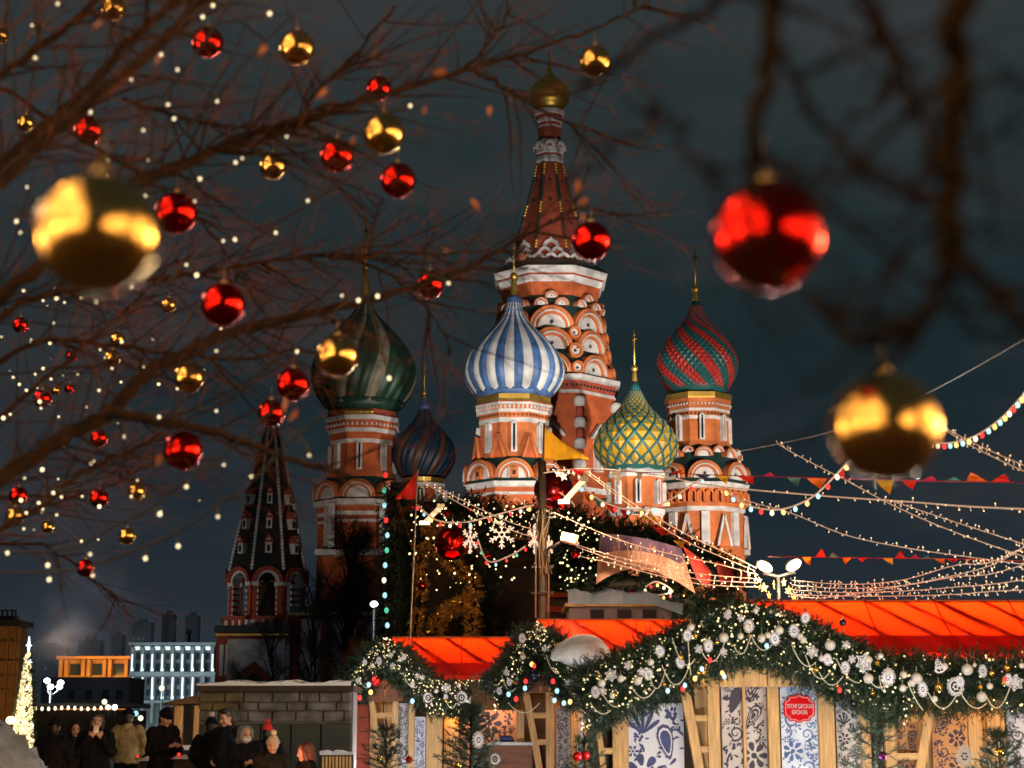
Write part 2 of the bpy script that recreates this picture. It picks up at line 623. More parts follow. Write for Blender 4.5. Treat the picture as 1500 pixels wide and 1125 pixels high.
def dome_gores(tw, rows, n, mats, twist, parent, bulge=0.05, name='dome', scallop=0.0, ratio=1):
    """onion dome of raised gores; colours alternate gore by gore"""
    pr = prof_interp(rows, 30)
    sub = 5
    N = n * sub
    vs, fs, ms = [], [], []
    for i, (py, hw) in enumerate(pr):
        r, z = tw.r(hw, py), tw.z(py)
        t = i / (len(pr) - 1)
        for j in range(N):
            u = (j % sub) / sub
            k = 1 + bulge * (math.sin(pi * u) - 0.6)
            a = 2 * pi * j / N + twist * t
            vs.append((tw.x + r * k * math.cos(a), tw.y + r * k * math.sin(a), z))
    for i in range(len(pr) - 1):
        for j in range(N):
            fs.append((i * N + j, (i + 1) * N + j, (i + 1) * N + (j + 1) % N, i * N + (j + 1) % N))
            ms.append((j // sub) % len(mats))
    mb = MB()
    mb.add(vs, fs, ms, True)
    return mb.build(name, mats, parent)

def dome_diamonds(tw, rows, n, mats, colour, parent, ribs=None, raise_=0.35, name='dome', aspect=1.0, skin=None):
    """onion dome of raised diamond studs; optional rib lattice along the diamond edges"""
    fine = prof_interp(rows, 200)
    zs = [(tw.z(a), tw.r(h, a)) for a, h in fine]
    # rows spaced in proportion to the radius
    lev, i, acc = [0], 0, 0.0
    for q in range(1, len(zs)):
        ds = math.hypot(zs[q][0] - zs[q - 1][0], zs[q][1] - zs[q - 1][1])
        acc += ds
        if acc >= max(0.12, aspect * pi * zs[q][1] / n):
            lev.append(q)
            acc = 0
    if lev[-1] != len(zs) - 1:
        lev.append(len(zs) - 1)
    def pt(j, a, out=0.0):
        z, r = zs[lev[j]]
        th = 2 * pi * a / n
        r = r + out
        return Vector((tw.x + r * math.cos(th), tw.y + r * math.sin(th), z))
    mb, rb = MB(), MB()
    J = len(lev)
    for j in range(J):
        off = 0.5 * (j % 2)
        for i in range(n):
            a = i + off
            L, R_ = (pt(min(j + 1, J - 1), a - 0.5), pt(min(j + 1, J - 1), a + 0.5))
            T = pt(j, a)
            B = pt(min(j + 2, J - 1), a)
            C = (L + R_) / 2
            rr = zs[lev[min(j + 1, J - 1)]][1]
            ax = Vector((tw.x, tw.y, C.z))
            d = (C - ax).normalized()
            C = ax + d * (rr + raise_ * pi * rr / n)
            mb.add([T, L, B, R_, C], [(0, 1, 4), (1, 2, 4), (2, 3, 4), (3, 0, 4)], colour(i, j), False)
            if ribs is not None and j < J - 1:
                w = max(0.05, 0.24 * pi * rr / n)
                rb.tube([T + (T - ax).normalized() * 0.0, L], w, 4, 0, False)
                rb.tube([T, R_], w, 4, 0, False)
    o = mb.build(name, mats, parent)
    if ribs is not None:
        rb.build('rib_lattice', ribs, parent)
    return o

def finial(tw, py_top, py_ball, py_neck, parent, hw_ball=6, hw_neck=5):
    """gilded orthodox cross on ball and neck"""
    mb = MB()
    zt, zb, zn = tw.z(py_top), tw.z(py_ball), tw.z(py_neck)
    rb = tw.r(hw_ball, py_ball)
    H = zt - zb
    c = Vector((tw.x, tw.y, 0))
    mb.tube([c + Vector((0, 0, zb)), c + Vector((0, 0, zt))], [H * 0.028, H * 0.014], 6)
    for f, w in ((0.86, 0.06), (0.74, 0.13), (0.5, 0.05)):
        mb.box((tw.x, tw.y, zb + H * f), (H * w * 0.55, H * w * 2, H * 0.02), 0, Matrix.Rotation(0.15, 3, 'Z'))
    mb.sphere((tw.x, tw.y, zb), rb, 14, 10)
    rn = tw.r(hw_neck, py_neck)
    mb.lathe((tw.x, tw.y, 0), [(zn - 0.3, rn * 1.15), (zn, rn * 1.1), (zb - rb * 1.6, rn * 0.85), (zb - rb * 0.7, rn * 0.7)], 12)
    mb.build('cross', GOLD, parent)

def kokoshnik_mesh(w, d, star=True, white=True, hole=False, sz=1.0):
    """round gable: stepped orange arch over a white tympanum; faces -y, base at z = 0"""
    mb = MB()
    mb.ring((0, -d, 0), w * 0.80, w, 0, pi, d + 0.25, 16, 0, sz)
    mb.ring((0, -d * 1.2, 0), w * 0.74, w * 0.805, 0, pi, d + 0.25, 16, 1, sz)
    mb.ring((0, -d * 0.8, 0), w * 0.62, w * 0.745, 0, pi, d + 0.2, 16, 0, sz)
    mb.ring((0, -d * 0.45, 0), 0.001, w * 0.63, 0, pi, d * 0.4, 14, 1 if white else 0, sz)
    if star:
        for q in range(8):
            a = 2 * pi * q / 8
            c = Vector((0, -d * 0.45 - 0.03, w * 0.26 * sz))
            L = w * 0.15
            u = Vector((math.cos(a), 0, math.sin(a)))
            v = Vector((-math.sin(a), 0, math.cos(a)))
            mb.add([c - v * L * 0.22, c + u * L, c + v * L * 0.22], [(0, 1, 2)], 2)
    if hole:
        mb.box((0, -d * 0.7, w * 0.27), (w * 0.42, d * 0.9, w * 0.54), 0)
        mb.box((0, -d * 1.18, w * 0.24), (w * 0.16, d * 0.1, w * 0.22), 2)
    return mb.mesh('kokoshnik', [BRICK2, WHITE, DARKV, BRICK])

def roundel_mesh(r, d):
    mb = MB()
    mb.ring((0, -d, 0), r * 0.68, r, 0, 2 * pi, d + 0.3, 18, 0)
    mb.ring((0, -d * 0.5, 0), 0.001, r * 0.69, 0, 2 * pi, d * 0.4, 16, 1)
    for q in range(6):
        a = 2 * pi * q / 6
        u = Vector((math.cos(a), 0, math.sin(a)))
        v = Vector((-math.sin(a), 0, math.cos(a)))
        c = Vector((0, -d * 0.5 - 0.03, 0))
        mb.add([c - v * r * 0.10, c + u * r * 0.45, c + v * r * 0.10], [(0, 1, 2)], 2)
    return mb.mesh('roundel', [BRICK2, WHITE, DARKV])

def window_mesh(w, h, d, glass=True):
    """tall slit window in a raised white frame with a round head; base at z = 0"""
    mb = MB()
    t = w * 0.30
    mb.box((-w / 2 + t / 2, -d / 2, h / 2), (t, d, h), 0)
    mb.box((w / 2 - t / 2, -d / 2, h / 2), (t, d, h), 0)
    mb.ring((0, -d, h), w / 2 - t, w / 2, 0, pi, d, 8, 0)
    mb.box((0, -d / 2, t * 0.4), (w - 2 * t, d, t * 0.8), 0)
    mb.box((0, -0.02, h / 2 + w * 0.1), (w - 2 * t + 0.04, 0.03, h + w * 0.2), 1 if glass else 0)
    return mb.mesh('window', [WHITE, DGLASS])

def gable_mesh(w, h, d, mats=None):
    """raised triangular relief"""
    mb = MB()
    mb.prism([(-w / 2, 0), (w / 2, 0), (0, h)], (0, -d, 0), (1, 0, 0), (0, 0, 1), (0, d + 0.1, 0), 0)
    mb.beam((-w / 2, -d, 0), (0, -d, h), d * 0.5, d * 0.6, 1, 0)
    mb.beam((w / 2, -d, 0), (0, -d, h), d * 0.5, d * 0.6, 1, 0)
    return mb.mesh('pediment', mats or [BRICK, BRICK2])

def ornament_band(tw, py, hw, kind, parent, n=7, size=0.5, white=True, name='ornament_band'):
    """row of studs, holes or teeth round the octagon, in view"""
    mb = MB()
    a = tw.r(hw, py)
    z = tw.z(py, hw)
    half = a * math.tan(pi / 8)
    for k in FACES:
        for q in range(n):
            x = -half + (q + 0.5) * 2 * half / n
            Mx = tw.face(k, a, z, x)
            s = 2 * half / n * size
            if kind == 'tooth':
                loc = [(-s / 2, -0.10, 0), (s / 2, -0.10, 0), (s / 2, -0.10, s), (0, -0.10, s * 1.6), (-s / 2, -0.10, s), (-s / 2, 0.1, 0), (s / 2, 0.1, 0), (s / 2, 0.1, s), (0, 0.1, s * 1.6), (-s / 2, 0.1, s)]
                mb.add([Mx @ Vector(v) for v in loc], [(0, 1, 2, 3, 4), (0, 5, 6, 1), (1, 6, 7, 2), (2, 7, 8, 3), (3, 8, 9, 4), (4, 9, 5, 0)], 0)
            else:
                loc = [(-s / 2, -0.05, -s / 2), (s / 2, -0.05, -s / 2), (s / 2, -0.05, s / 2), (-s / 2, -0.05, s / 2), (-s / 2, 0.1, -s / 2), (s / 2, 0.1, -s / 2), (s / 2, 0.1, s / 2), (-s / 2, 0.1, s / 2)]
                mb.add([Mx @ Vector(v) for v in loc], [(0, 1, 2, 3), (0, 4, 5, 1), (1, 5, 6, 2), (2, 6, 7, 3), (3, 7, 4, 0)], 0)
    return mb.build(name, WHITE if white else DARKV, parent, kind='stuff')

cath = thing('cathedral', 'floodlit orange brick cathedral with many coloured onion domes and a tall tent spire', 'cathedral', (6, 150, 0))

def tower_part(rows, tw, label, mats=None):
    mb = MB()
    tw.octagon(mb, rows)
    return mb.build('tower', mats or [BRICK, WHITE, BRICK2, GOLD, GREENR, REDB], cath, label)

# ---- central tent tower
T = Tower(806, 400, 152, 0)
body = tower_part([
    (226, 18, 1), (232, 20, 1), (236, 19, 5), (262, 24, 5), (300, 34.5, 5), (345, 48, 5), (372, 57, 4), (384, 78, 4), (388, 82, 1), (396, 80, 1), (399, 76, 5),
    (402, 76, 1), (409, 74, 1), (412, 71, 0), (432, 68, 4), (470, 70, 4), (510, 76, 4), (545, 83, 4), (547, 99, 1), (553, 99, 1), (556, 93, 5), (570, 91, 1),
    (575, 93, 0), (580, 89, 0), (660, 89, 0), (700, 90, 0), (712, 96, 1), (720, 96, 0), (800, 96, 0), (1075, 96, 0)], T, 'tall tent tower with a small gilded dome')
# neck above the tent
mb = MB()
T.octagon(mb, [(157, 21, 1), (163, 21, 1), (165, 19, 5), (171, 18, 1), (175, 18.5, 1), (177, 17, 5), (181, 17, 1), (184, 17, 5), (200, 15.5, 5), (203, 20, 1), (221, 20, 1), (223, 18, 5), (227, 18, 5)])
mb.build('neck', [BRICK, WHITE, BRICK2, GOLD, GREENR, REDB], body)
for k in FACES:
    m_ = MB()
    r_ = T.r(8, 210)
    m_.ring((0, -0.25, 0), r_ * 0.45, r_, 0, pi, 0.4, 10, 0)
    m_.ring((0, -0.05, 0), 0.001, r_ * 0.46, 0, pi, 0.1, 10, 1)
    me_ = m_.mesh('arch', [WHITE, REDB])
    inst(me_, 'arch', body, T.face(k, T.r(20, 210), T.z(213, 20)))
mb = MB()
pr = prof_interp([(80, 1.2), (96, 2.5), (108, 6), (117, 15), (126, 25), (135, 29.5), (144, 30), (152, 27), (158, 21)], 30)
mb.lathe((T.x, T.y, 0), [(T.z(a), T.r(h, a)) for a, h in pr] + [(T.z(162), T.r(19, 160))], 36)
mb.build('dome', GOLD, body, 'small gilded onion dome on the spire tip')
finial(T, 60, 82, 90, body, 3, 1.6)
# ribs and studs on the tent
mb = MB()
for k in range(-3, 4):
    ang = T.rot + k * pi / 4 + pi / 8
    for py in np.linspace(240, 365, 30):
        hw = np.interp(py, [236, 262, 300, 345, 372], [19, 24, 34.5, 48, 57])
        R = T.r(hw, py) / math.cos(pi / 8)
        z = T.z(py, hw)
        mb.sphere((T.x + R * math.sin(ang), T.y - R * math.cos(ang), z), 0.18, 6, 4, 0 if int(py) % 4 else 1)
for k in FACES:
    for py in (264, 292, 324):
        hw = np.interp(py, [236, 262, 300, 345, 372], [19, 24, 34.5, 48, 57])
        for sgn in ((0,) if int(py) % 4 == 0 else (-1, 1)):
            q = T.face(k, T.r(hw, py), T.z(py, hw), sgn * T.r(hw, py) * 0.22) @ Vector((0, 0, 0))
            mb.sphere(q, 0.17, 6, 4, 0)
mb.build('tile_studs', [GREENR, GOLD, DYELL], body, kind='stuff')
# white keel-arch pyramids at the foot of the tent
m_ = MB()
r0 = T.r(9.2, 375)
def keel(mbx, x, z, r, y):
    pts = [(-r, 0), (-r, r * 0.5), (-r * 0.7, r * 0.95), (-r * 0.2, r * 1.2), (0, r * 1.5), (r * 0.2, r * 1.2), (r * 0.7, r * 0.95), (r, r * 0.5), (r, 0)]
    inn = [(a * 0.58, b * 0.58) for a, b in pts]
    o_ = [Vector((x + a, y, z + b)) for a, b in pts]
    i_ = [Vector((x + a, y, z + b)) for a, b in inn]
    mbx.strip(o_, i_, 0)
    mbx.strip([q + Vector((0, 0.5, 0)) for q in o_], o_, 0)
    mbx.add([q + Vector((0, 0.12, 0)) for q in i_], [tuple(range(len(i_)))[::-1]], 1)
for row, (n_, zz, yy) in enumerate(((3, 0, 0), (2, 1.15, 0.35), (1, 2.3, 0.7))):
    for q in range(n_):
        keel(m_, (q - (n_ - 1) / 2) * r0 * 1.95, zz * r0, r0 * (1 if row < 2 else 1.25), yy)
kp = m_.mesh('keel_arches', [WHITE, REDB])
for k in FACES:
    inst(kp, 'keel_arches', body, T.face(k, T.r(66, 380), T.z(379, 72)))
# rows of kokoshniks on the octagon
rowk = [(480, 34, 70, 1.0), (511, 33, 74, 1.0), (545, 31, 80, 1.0)]
for py, w_, hw, sz in rowk:
    kk = kokoshnik_mesh(T.r(w_ * 0.93, py), 0.5)
    for k in FACES:
        inst(kk, 'kokoshnik', body, T.face(k, T.r(hw, py), T.z(py, hw), 0, 0.08))
for py, w_, hw, xo in ((447, 10.5, 71, -15), (447, 10.5, 71, 15), (436, 9.5, 70.5, 0)):
    kk = kokoshnik_mesh(T.r(w_, py), 0.4)
    for k in FACES:
        inst(kk, 'small_kokoshnik', body, T.face(k, T.r(hw, py), T.z(py, hw), T.r(xo, py)))
for py, r_, hw in ((487, 9, 78), (513, 11, 81), (538, 9.5, 88)):
    rm = roundel_mesh(T.r(r_, py), 0.6)
    for k in (-2, -1, 0, 1):
        inst(rm, 'roundel', body, T.face(k + 0.5, T.r(hw, py), T.z(py, hw)))
ornament_band(T, 563, 92.5, 'hole', body, 11, 0.45, False)
# corner columns and windows on the lower octagon
m_ = MB()
pc = T.r(7, 640)
for i_, py in enumerate(np.linspace(580, 705, 9)):
    z1, z0 = T.z(py, 95), T.z(py + 125 / 9 + 0.5, 95)
    r_ = pc * (1.25 if i_ % 2 == 0 else 0.8)
    m_.lathe((0, 0, 0), [(z0, r_ * 0.8), (z0 + (z1 - z0) * 0.3, r_), (z0 + (z1 - z0) * 0.7, r_), (z1, r_ * 0.8)], 10, i_ % 2)
cm = m_.mesh('column', [WHITE, REDB])
for k in (-2, -1, 0, 1):
    inst(cm, 'column', body, T.face(k + 0.5, T.r(93, 640) / math.cos(pi / 8), 0))
wm = window_mesh(T.r(13, 660), T.r(42, 660), 0.5)
gm = gable_mesh(T.r(34, 630), T.r(20, 630), 0.5, [BRICK2, WHITE])
for k in FACES:
    inst(wm, 'window', body, T.face(k, T.r(89, 650), T.z(688, 89)))
    inst(gm, 'pediment', body, T.face(k, T.r(89, 630), T.z(640, 89)))

def chapel(label, px, py, Y, rot, dome, dome_rows, cross_rows, drum, windows, kok, bands, low_kok=None):
    """one onion-domed chapel tower"""
    t = Tower(px, py, Y, rot)
    b = tower_part(drum, t, label)
    dome(t, dome_rows, b)
    finial(t, *cross_rows[:3], b, *cross_rows[3:])
    for (wpy, hgt, w, hw) in windows:
        wmesh = window_mesh(t.r(w, wpy), t.r(hgt, wpy), 0.35)
        for k in FACES:
            inst(wmesh, 'window', b, t.face(k, t.r(hw, wpy), t.z(wpy, hw)))
    for (kpy, w, hw, opt) in kok:
        km = kokoshnik_mesh(t.r(w, kpy), 0.5, star=(opt == 'star'), hole=(opt == 'hole'))
        for k in FACES:
            inst(km, 'kokoshnik', b, t.face(k, t.r(hw, kpy), t.z(kpy, hw)))
    for (bpy_, hw, kind, n, size, white) in bands:
        ornament_band(t, bpy_, hw, kind, b, n, size, white)
    return t, b

# ---- blue and white dome
def d_blue(t, rows, b):
    dome_gores(t, rows, 32, [BLUE, DWHITE], 0.0, b, 0.035)
    mb = MB()
    mb.lathe((t.x, t.y, 0), [(t.z(434), t.r(8, 440)), (t.z(440), t.r(11, 440)), (t.z(448), t.r(10, 440)), (t.z(459), t.r(14.5, 455))], 20)
    mb.build('dome_neck', BLUE, b)
    mb = MB()
    mb.lathe((t.x, t.y, 0), [(t.z(578), t.r(59, 575)), (t.z(583), t.r(55, 575)), (t.z(592), t.r(48, 575))], 32)
    mb.build('dome_collar', BLUE, b)
tb, bb = chapel('chapel tower under a blue and white striped onion dome', 753, 520, 140, 0, d_blue,
    [(440, 9.5), (456, 13), (470, 21), (484, 34), (498, 48), (512, 60), (526, 68), (540, 72.5), (550, 73), (560, 70.5), (570, 65), (580, 57)],
    (350, 405, 436, ), 
    [(576, 53, 3), (583, 53, 3), (586, 55, 0), (588, 56, 1), (591, 56, 1), (592, 54, 2), (598, 53, 1), (602, 53, 1), (603, 52, 2), (611, 51, 1), (616, 51, 1), (618, 48.5, 2), (650, 49, 2), (668, 53, 4), (676, 55, 4), (702, 66, 4), (704, 71, 1), (711, 69, 1), (713, 66, 0), (720, 66, 1), (724, 66, 0), (760, 66, 0), (850, 68, 0), (1060, 68, 0)],
    [(662, 40, 8.5, 49.5)],
    [(700, 28, 64, 'hole')],
    [(597, 53.5, 'tooth', 7, 0.5, True), (607, 52, 'hole', 7, 0.35, False)])
gm = gable_mesh(tb.r(22, 660), tb.r(34, 660), 0.45)
for k in (-2, -1, 0, 1):
    inst(gm, 'pediment', bb, tb.face(k + 0.5, tb.r(51.5, 660), tb.z(670, 53)))

# ---- green striped dome on the left
def d_green(t, rows, b):
    dome_gores(t, rows, 26, [DGREEN, DGREEN, DBEIGE], -0.75, b, 0.05)
    mb = MB()
    mb.lathe((t.x, t.y, 0), [(t.z(592), t.r(62, 590)), (t.z(604), t.r(50, 590)), (t.z(612), t.r(42, 590))], 32)
    mb.build('dome_collar', DGREEN, b)
tl, bl = chapel('brick chapel tower under a dark green swirl dome', 533, 540, 150, 0, d_green,
    [(432, 7), (446, 11), (462, 20), (480, 37), (498, 53), (516, 66), (534, 74), (550, 76.5), (566, 74), (582, 67), (598, 56)],
    (318, 392, 432),
    [(598, 50, 5), (604, 50, 5), (607, 53, 1), (612, 53, 1), (614, 51, 0), (626, 49, 1), (630, 49, 1), (632, 47, 0), (642, 45, 1), (646, 45, 1), (648, 43, 0), (680, 44, 0), (697, 50, 4), (704, 52, 4), (727, 62, 4), (730, 68, 1), (738, 66, 1), (740, 62, 0), (748, 62, 1), (752, 62, 1), (754, 61, 5), (760, 61, 1), (764, 61, 0), (800, 61, 0), (1060, 64, 0)],
    [(688, 38, 8, 44.5)],
    [(728, 26, 60, 'plain')],
    [(622, 50.5, 'tooth', 6, 0.4, True)])
mb = MB()
for i_ in range(26):
    q = tl.face(0, tl.r(52, 603), tl.z(603, 52), tl.r(-20 + i_ * 1.5, 603)) @ Vector((0, -0.1, 0))
    mb.sphere(q, 0.22, 6, 4)
mb.build('gilded_fringe', GOLD, bl, kind='stuff')
pm = MB()
pm.box((0, -0.1, 1.9), (0.55, 0.4, 3.8), 0)
pmm = pm.mesh('pilaster', [WHITE])
for k, xo in ((0, -2.2), (0, 2.2), (1, 0), (-1, 0)):
    inst(pmm, 'pilaster', bl, tl.face(k, tl.r(61, 780), tl.z(802, 61), xo))

# ---- small dark dome behind
def d_dark(t, rows, b):
    dome_gores(t, rows, 24, [DNAVY, DNAVY, DRUST], -1.1, b, 0.06)
    mb = MB()
    mb.lathe((t.x, t.y, 0), [(t.z(584), t.r(5, 590)), (t.z(596), t.r(8, 590)), (t.z(602), t.r(8.5, 590))], 16)
    mb.build('dome_collar', BLUE, b)
tdk, bdk = chapel('small dark blue dome tower in shadow between two taller towers', 621, 640, 150, 0, d_dark,
    [(596, 7), (610, 12), (622, 20), (634, 31), (646, 40), (658, 45), (670, 46), (682, 43), (692, 38), (700, 32)],
    (528, 576, 590, 4, 3.5),
    [(698, 30, 3), (704, 30, 3), (706, 32, 1), (710, 32, 1), (712, 29, 0), (760, 29, 0), (770, 33, 1), (776, 33, 0), (1060, 34, 0)],
    [(745, 28, 7, 29.2)], [], [])

# ---- yellow and green lattice dome
def d_yell(t, rows, b):
    dome_diamonds(t, rows, 17, [DYELL, DTEAL], lambda i, j: 0, b, ribs=DTEAL, raise_=0.30, aspect=1.25)
    mb = MB()
    mb.lathe((t.x, t.y, 0), [(t.z(560), t.r(5.5, 565)), (t.z(570), t.r(8, 570)), (t.z(576), t.r(10, 570))], 16)
    mb.build('dome_neck', DTEAL, b)
    mb = MB()
    mb.lathe((t.x, t.y, 0), [(t.z(676), t.r(53, 680)), (t.z(688), t.r(43, 680)), (t.z(697), t.r(34, 680))], 32)
    mb.build('dome_collar', DTEAL, b)
ty, by_ = chapel('low chapel tower under a yellow dome with green lattice', 931, 640, 134, 0, d_yell,
    [(573, 9), (586, 15), (598, 23), (610, 34), (622, 46), (634, 54), (646, 59), (656, 60.5), (666, 58.5), (676, 52), (686, 44)],
    (483, 540, 563, 5, 4),
    [(684, 37, 1), (690, 41, 1), (697, 40, 2), (703, 37, 2), (740, 37, 2), (743, 40, 1), (750, 40, 1), (754, 36, 2), (790, 40, 2), (1060, 46, 2)],
    [(737, 32, 8, 37.2)], [], [])

# ---- red and green dome on the right
def d_red(t, rows, b):
    dome_diamonds(t, rows, 36, [DRED, DTEAL], lambda i, j: 0 if ((2 * i + (j % 2) - j) // 2) % 4 < 2 else 1, b, raise_=0.45, aspect=1.1)
    mb = MB()
    mb.lathe((t.x, t.y, 0), [(t.z(442), t.r(5.5, 445)), (t.z(452), t.r(8, 450)), (t.z(462), t.r(13, 460))], 16)
    mb.build('dome_neck', DTEAL, b)
    mb = MB()
    mb.lathe((t.x, t.y, 0), [(t.z(562), t.r(50, 570)), (t.z(574), t.r(43, 570)), (t.z(584), t.r(36, 570))], 32)
    mb.build('dome_collar', DTEAL, b)
tr, br = chapel('chapel tower under a red and green studded dome', 1021, 520, 143, 0, d_red,
    [(448, 8), (462, 13), (475, 22), (488, 34), (501, 44), (514, 52), (527, 57), (538, 58), (549, 56), (560, 51), (573, 43)],
    (360, 424, 443, 6, 5),
    [(573, 47, 3), (580, 47, 3), (582, 46, 2), (597, 44, 1), (600, 44, 1), (601, 43.5, 2), (608, 43, 1), (611, 43, 1), (613, 41.5, 2), (645, 42, 2), (652, 46, 4), (672, 54, 4), (702, 64, 4), (705, 69, 1), (712, 67, 1), (714, 64, 2), (741, 62, 1), (746, 62, 1), (748, 60, 2), (800, 60, 2), (1060, 63, 2)],
    [(644, 35, 7.5, 42.2)],
    [(700, 25, 62, 'star'), (668, 13.5, 52, 'plain')],
    [(592, 45, 'tooth', 7, 0.4, True), (605, 43.6, 'hole', 6, 0.4, False)])
m_ = MB()
w_ = tr.r(12, 725)
m_.ring((0, -0.35, 0), w_ * 0.30, w_ * 0.5, 0, pi, 0.5, 8, 0)
m_.box((-w_ * 0.4, -0.1, -w_ * 0.5), (w_ * 0.2, 0.5, w_ * 1.0), 0)
m_.box((w_ * 0.4, -0.1, -w_ * 0.5), (w_ * 0.2, 0.5, w_ * 1.0), 0)
am = m_.mesh('blind_arch', [BRICK2])
for k in FACES:
    for q in range(4):
        inst(am, 'blind_arch', br, tr.face(k, tr.r(63.2, 725), tr.z(723, 63), (q - 1.5) * w_ * 1.04))
gm = gable_mesh(tr.r(22, 780), tr.r(46, 780), 0.4, [BRICK2, WHITE])
pm = MB()
pm.box((0, -0.15, tr.r(26, 780)), (tr.r(12, 780), 0.35, tr.r(48, 780)), 0)
pmm = pm.mesh('pilaster', [WHITE])
for k in (-2, -1, 0, 1):
    inst(gm, 'pediment', br, tr.face(k + 0.5, tr.r(62, 780), tr.z(800, 62)))
for k in FACES:
    inst(pmm, 'pilaster', br, tr.face(k, tr.r(60, 780), tr.z(800, 60)))
for k in (-1, 0, 1):
    km = kokoshnik_mesh(tr.r(9, 655), 0.5, star=False)
    inst(km, 'kokoshnik', br, tr.face(k + 0.5, tr.r(50, 655), tr.z(662, 50)))
# ---- gallery that ties the towers together
mb = MB()
xa, xb = P(470, 900, 146).x, P(1090, 900, 146).x
zt = P(750, 815, 146).z
mb.box(((xa + xb) / 2, 152, zt / 2), (xb - xa, 12, zt), 0)
mb.box(((xa + xb) / 2, 151.5, zt + 0.25), (xb - xa + 1, 13.4, 0.5), 1)
for i_ in range(14):
    x = xa + (i_ + 0.5) * (xb - xa) / 14
    mb.box((x, 145.9, zt * 0.45), (1.3, 0.3, zt * 0.5), 1)
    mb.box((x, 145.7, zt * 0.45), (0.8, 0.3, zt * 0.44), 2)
mb.build('gallery', [BRICK, WHITE, DARKV], cath)

# ================================================================ bell tower
T = Tower(394, 750, 146, 9)
bt = thing('bell_tower', 'dark tent roofed bell tower with rows of small white dormers and open arches', 'bell tower', (T.x, T.y, 0))
mb = MB()
T.octagon(mb, [(602, 3, 0), (612, 5, 0), (640, 14, 0), (680, 23, 0), (740, 36, 0), (790, 46, 0), (832, 54, 0), (838, 56, 0), (841, 52, 0)])
roof = mb.build('roof', TILE, bt)
mb = MB()
for k in range(-3, 4):
    ang = T.rot + k * pi / 4 + pi / 8
    pts = []
    for py in np.linspace(615, 832, 44):
        hw = np.interp(py, [602, 640, 680, 740, 790, 832], [3, 14, 23, 36, 46, 54])
        R = T.r(hw, py) / math.cos(pi / 8)
        mb.sphere((T.x + R * math.sin(ang), T.y - R * math.cos(ang), T.z(py, hw)), 0.17, 6, 4)
mb.build('roof_rib_beads', WHITE, roof, kind='stuff')
# dormers
for py, s_, hw in ((738, 7.5, 36), (774, 8.5, 43), (810, 9.5, 50)):
    m_ = MB()
    w_ = T.r(s_, py)
    h_ = T.r(15, py)
    m_.box((0, 0.3, h_ / 2), (w_, 1.6, h_), 0)
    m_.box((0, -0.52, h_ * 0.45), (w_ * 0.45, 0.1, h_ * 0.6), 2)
    m_.prism([(-w_ * 0.72, 0), (w_ * 0.72, 0), (w_ * 0.55, w_ * 0.55), (0, w_ * 1.25), (-w_ * 0.55, w_ * 0.55)], (0, -0.6, h_), (1, 0, 0), (0, 0, 1), (0, 1.8, 0), 1)
    m_.prism([(-w_ * 0.35, 0.1), (w_ * 0.35, 0.1), (0, w_ * 0.6)], (0, -0.66, h_ + 0.1), (1, 0, 0), (0, 0, 1), (0, 0.06, 0), 0)
    dm = m_.mesh('dormer', [WHITE, REDB, DARKV])
    for k in (-1, 0, 1):
        inst(dm, 'dormer', roof, T.face(k, T.r(hw, py) - 0.1, T.z(py, hw)))
# open belfry: piers, arches, parapet
mb = MB()
a_ = T.r(51, 870)
zc, zs, zp, zb = T.z(836, 56), T.z(852, 56), T.z(905, 58), T.z(918, 60)
half = a_ * math.tan(pi / 8)
for k in range(8):
    Mx = T.face(k, a_, 0)
    def lb(c, s, mi):
        q = MB().box(c, s, mi)
        mb.add([Mx @ Vector(v) for v in q.v], q.f, mi)
    for sx in (-1, 1):
        lb((sx * half * 0.84, 0.3, (zs + zp) / 2), (half * 0.34, 1.0, zs - zp), 0)
        for q in range(6):
            lb((sx * half * 0.64, 0.3, zp + (q + 0.5) * (zs - zp) / 6), (half * 0.10, 1.15, (zs - zp) / 6 * 0.6), 1)
        lb((sx * half * 0.82, 0.25, zs - 0.15), (half * 0.44, 1.25, 0.3), 1)
    lb((0, 0.2, (zp + zb) / 2), (half * 2.05, 1.4, zp - zb), 1)
    lb((0, 0.05, zp), (half * 2.1, 1.7, 0.3), 0)
    for q in range(3):
        lb(((q - 1) * half * 0.62, -0.55, (zp + zb) / 2), (half * 0.28, 0.2, (zp - zb) * 0.62), 0)
    q = MB()
    q.ring((0, -0.4, zs), half * 0.62, half * 0.80, 0, pi, 1.2, 14, 1)
    q.ring((0, -0.55, zs), half * 0.80, half * 1.06, 0, pi, 1.4, 14, 0)
    for v_, f_, m__ in ((q.v, q.f, q.m),):
        mb.add([Mx @ Vector(v) for v in v_], f_, m__)
mb.lathe((T.x, T.y, 0), [(zb - 0.4, a_ * 1.1), (zb, a_ * 1.05), (zp - 0.3, a_ * 0.9)], 8, 1, pi / 8 + T.rot, False)
bel = mb.build('belfry', [REDB, WHITE, DARKV], bt)
mb = MB()
mb.lathe((T.x, T.y, 0), [(zp, 2.3), (zp + 0.6, 1.9), (zp + 2.2, 1.3), (zp + 3.0, 0.9), (zp + 3.4, 0.2)], 16)
mb.build('bell', mat('bell_bronze', (0.10, 0.08, 0.04), 0.5, 0.6), bt)
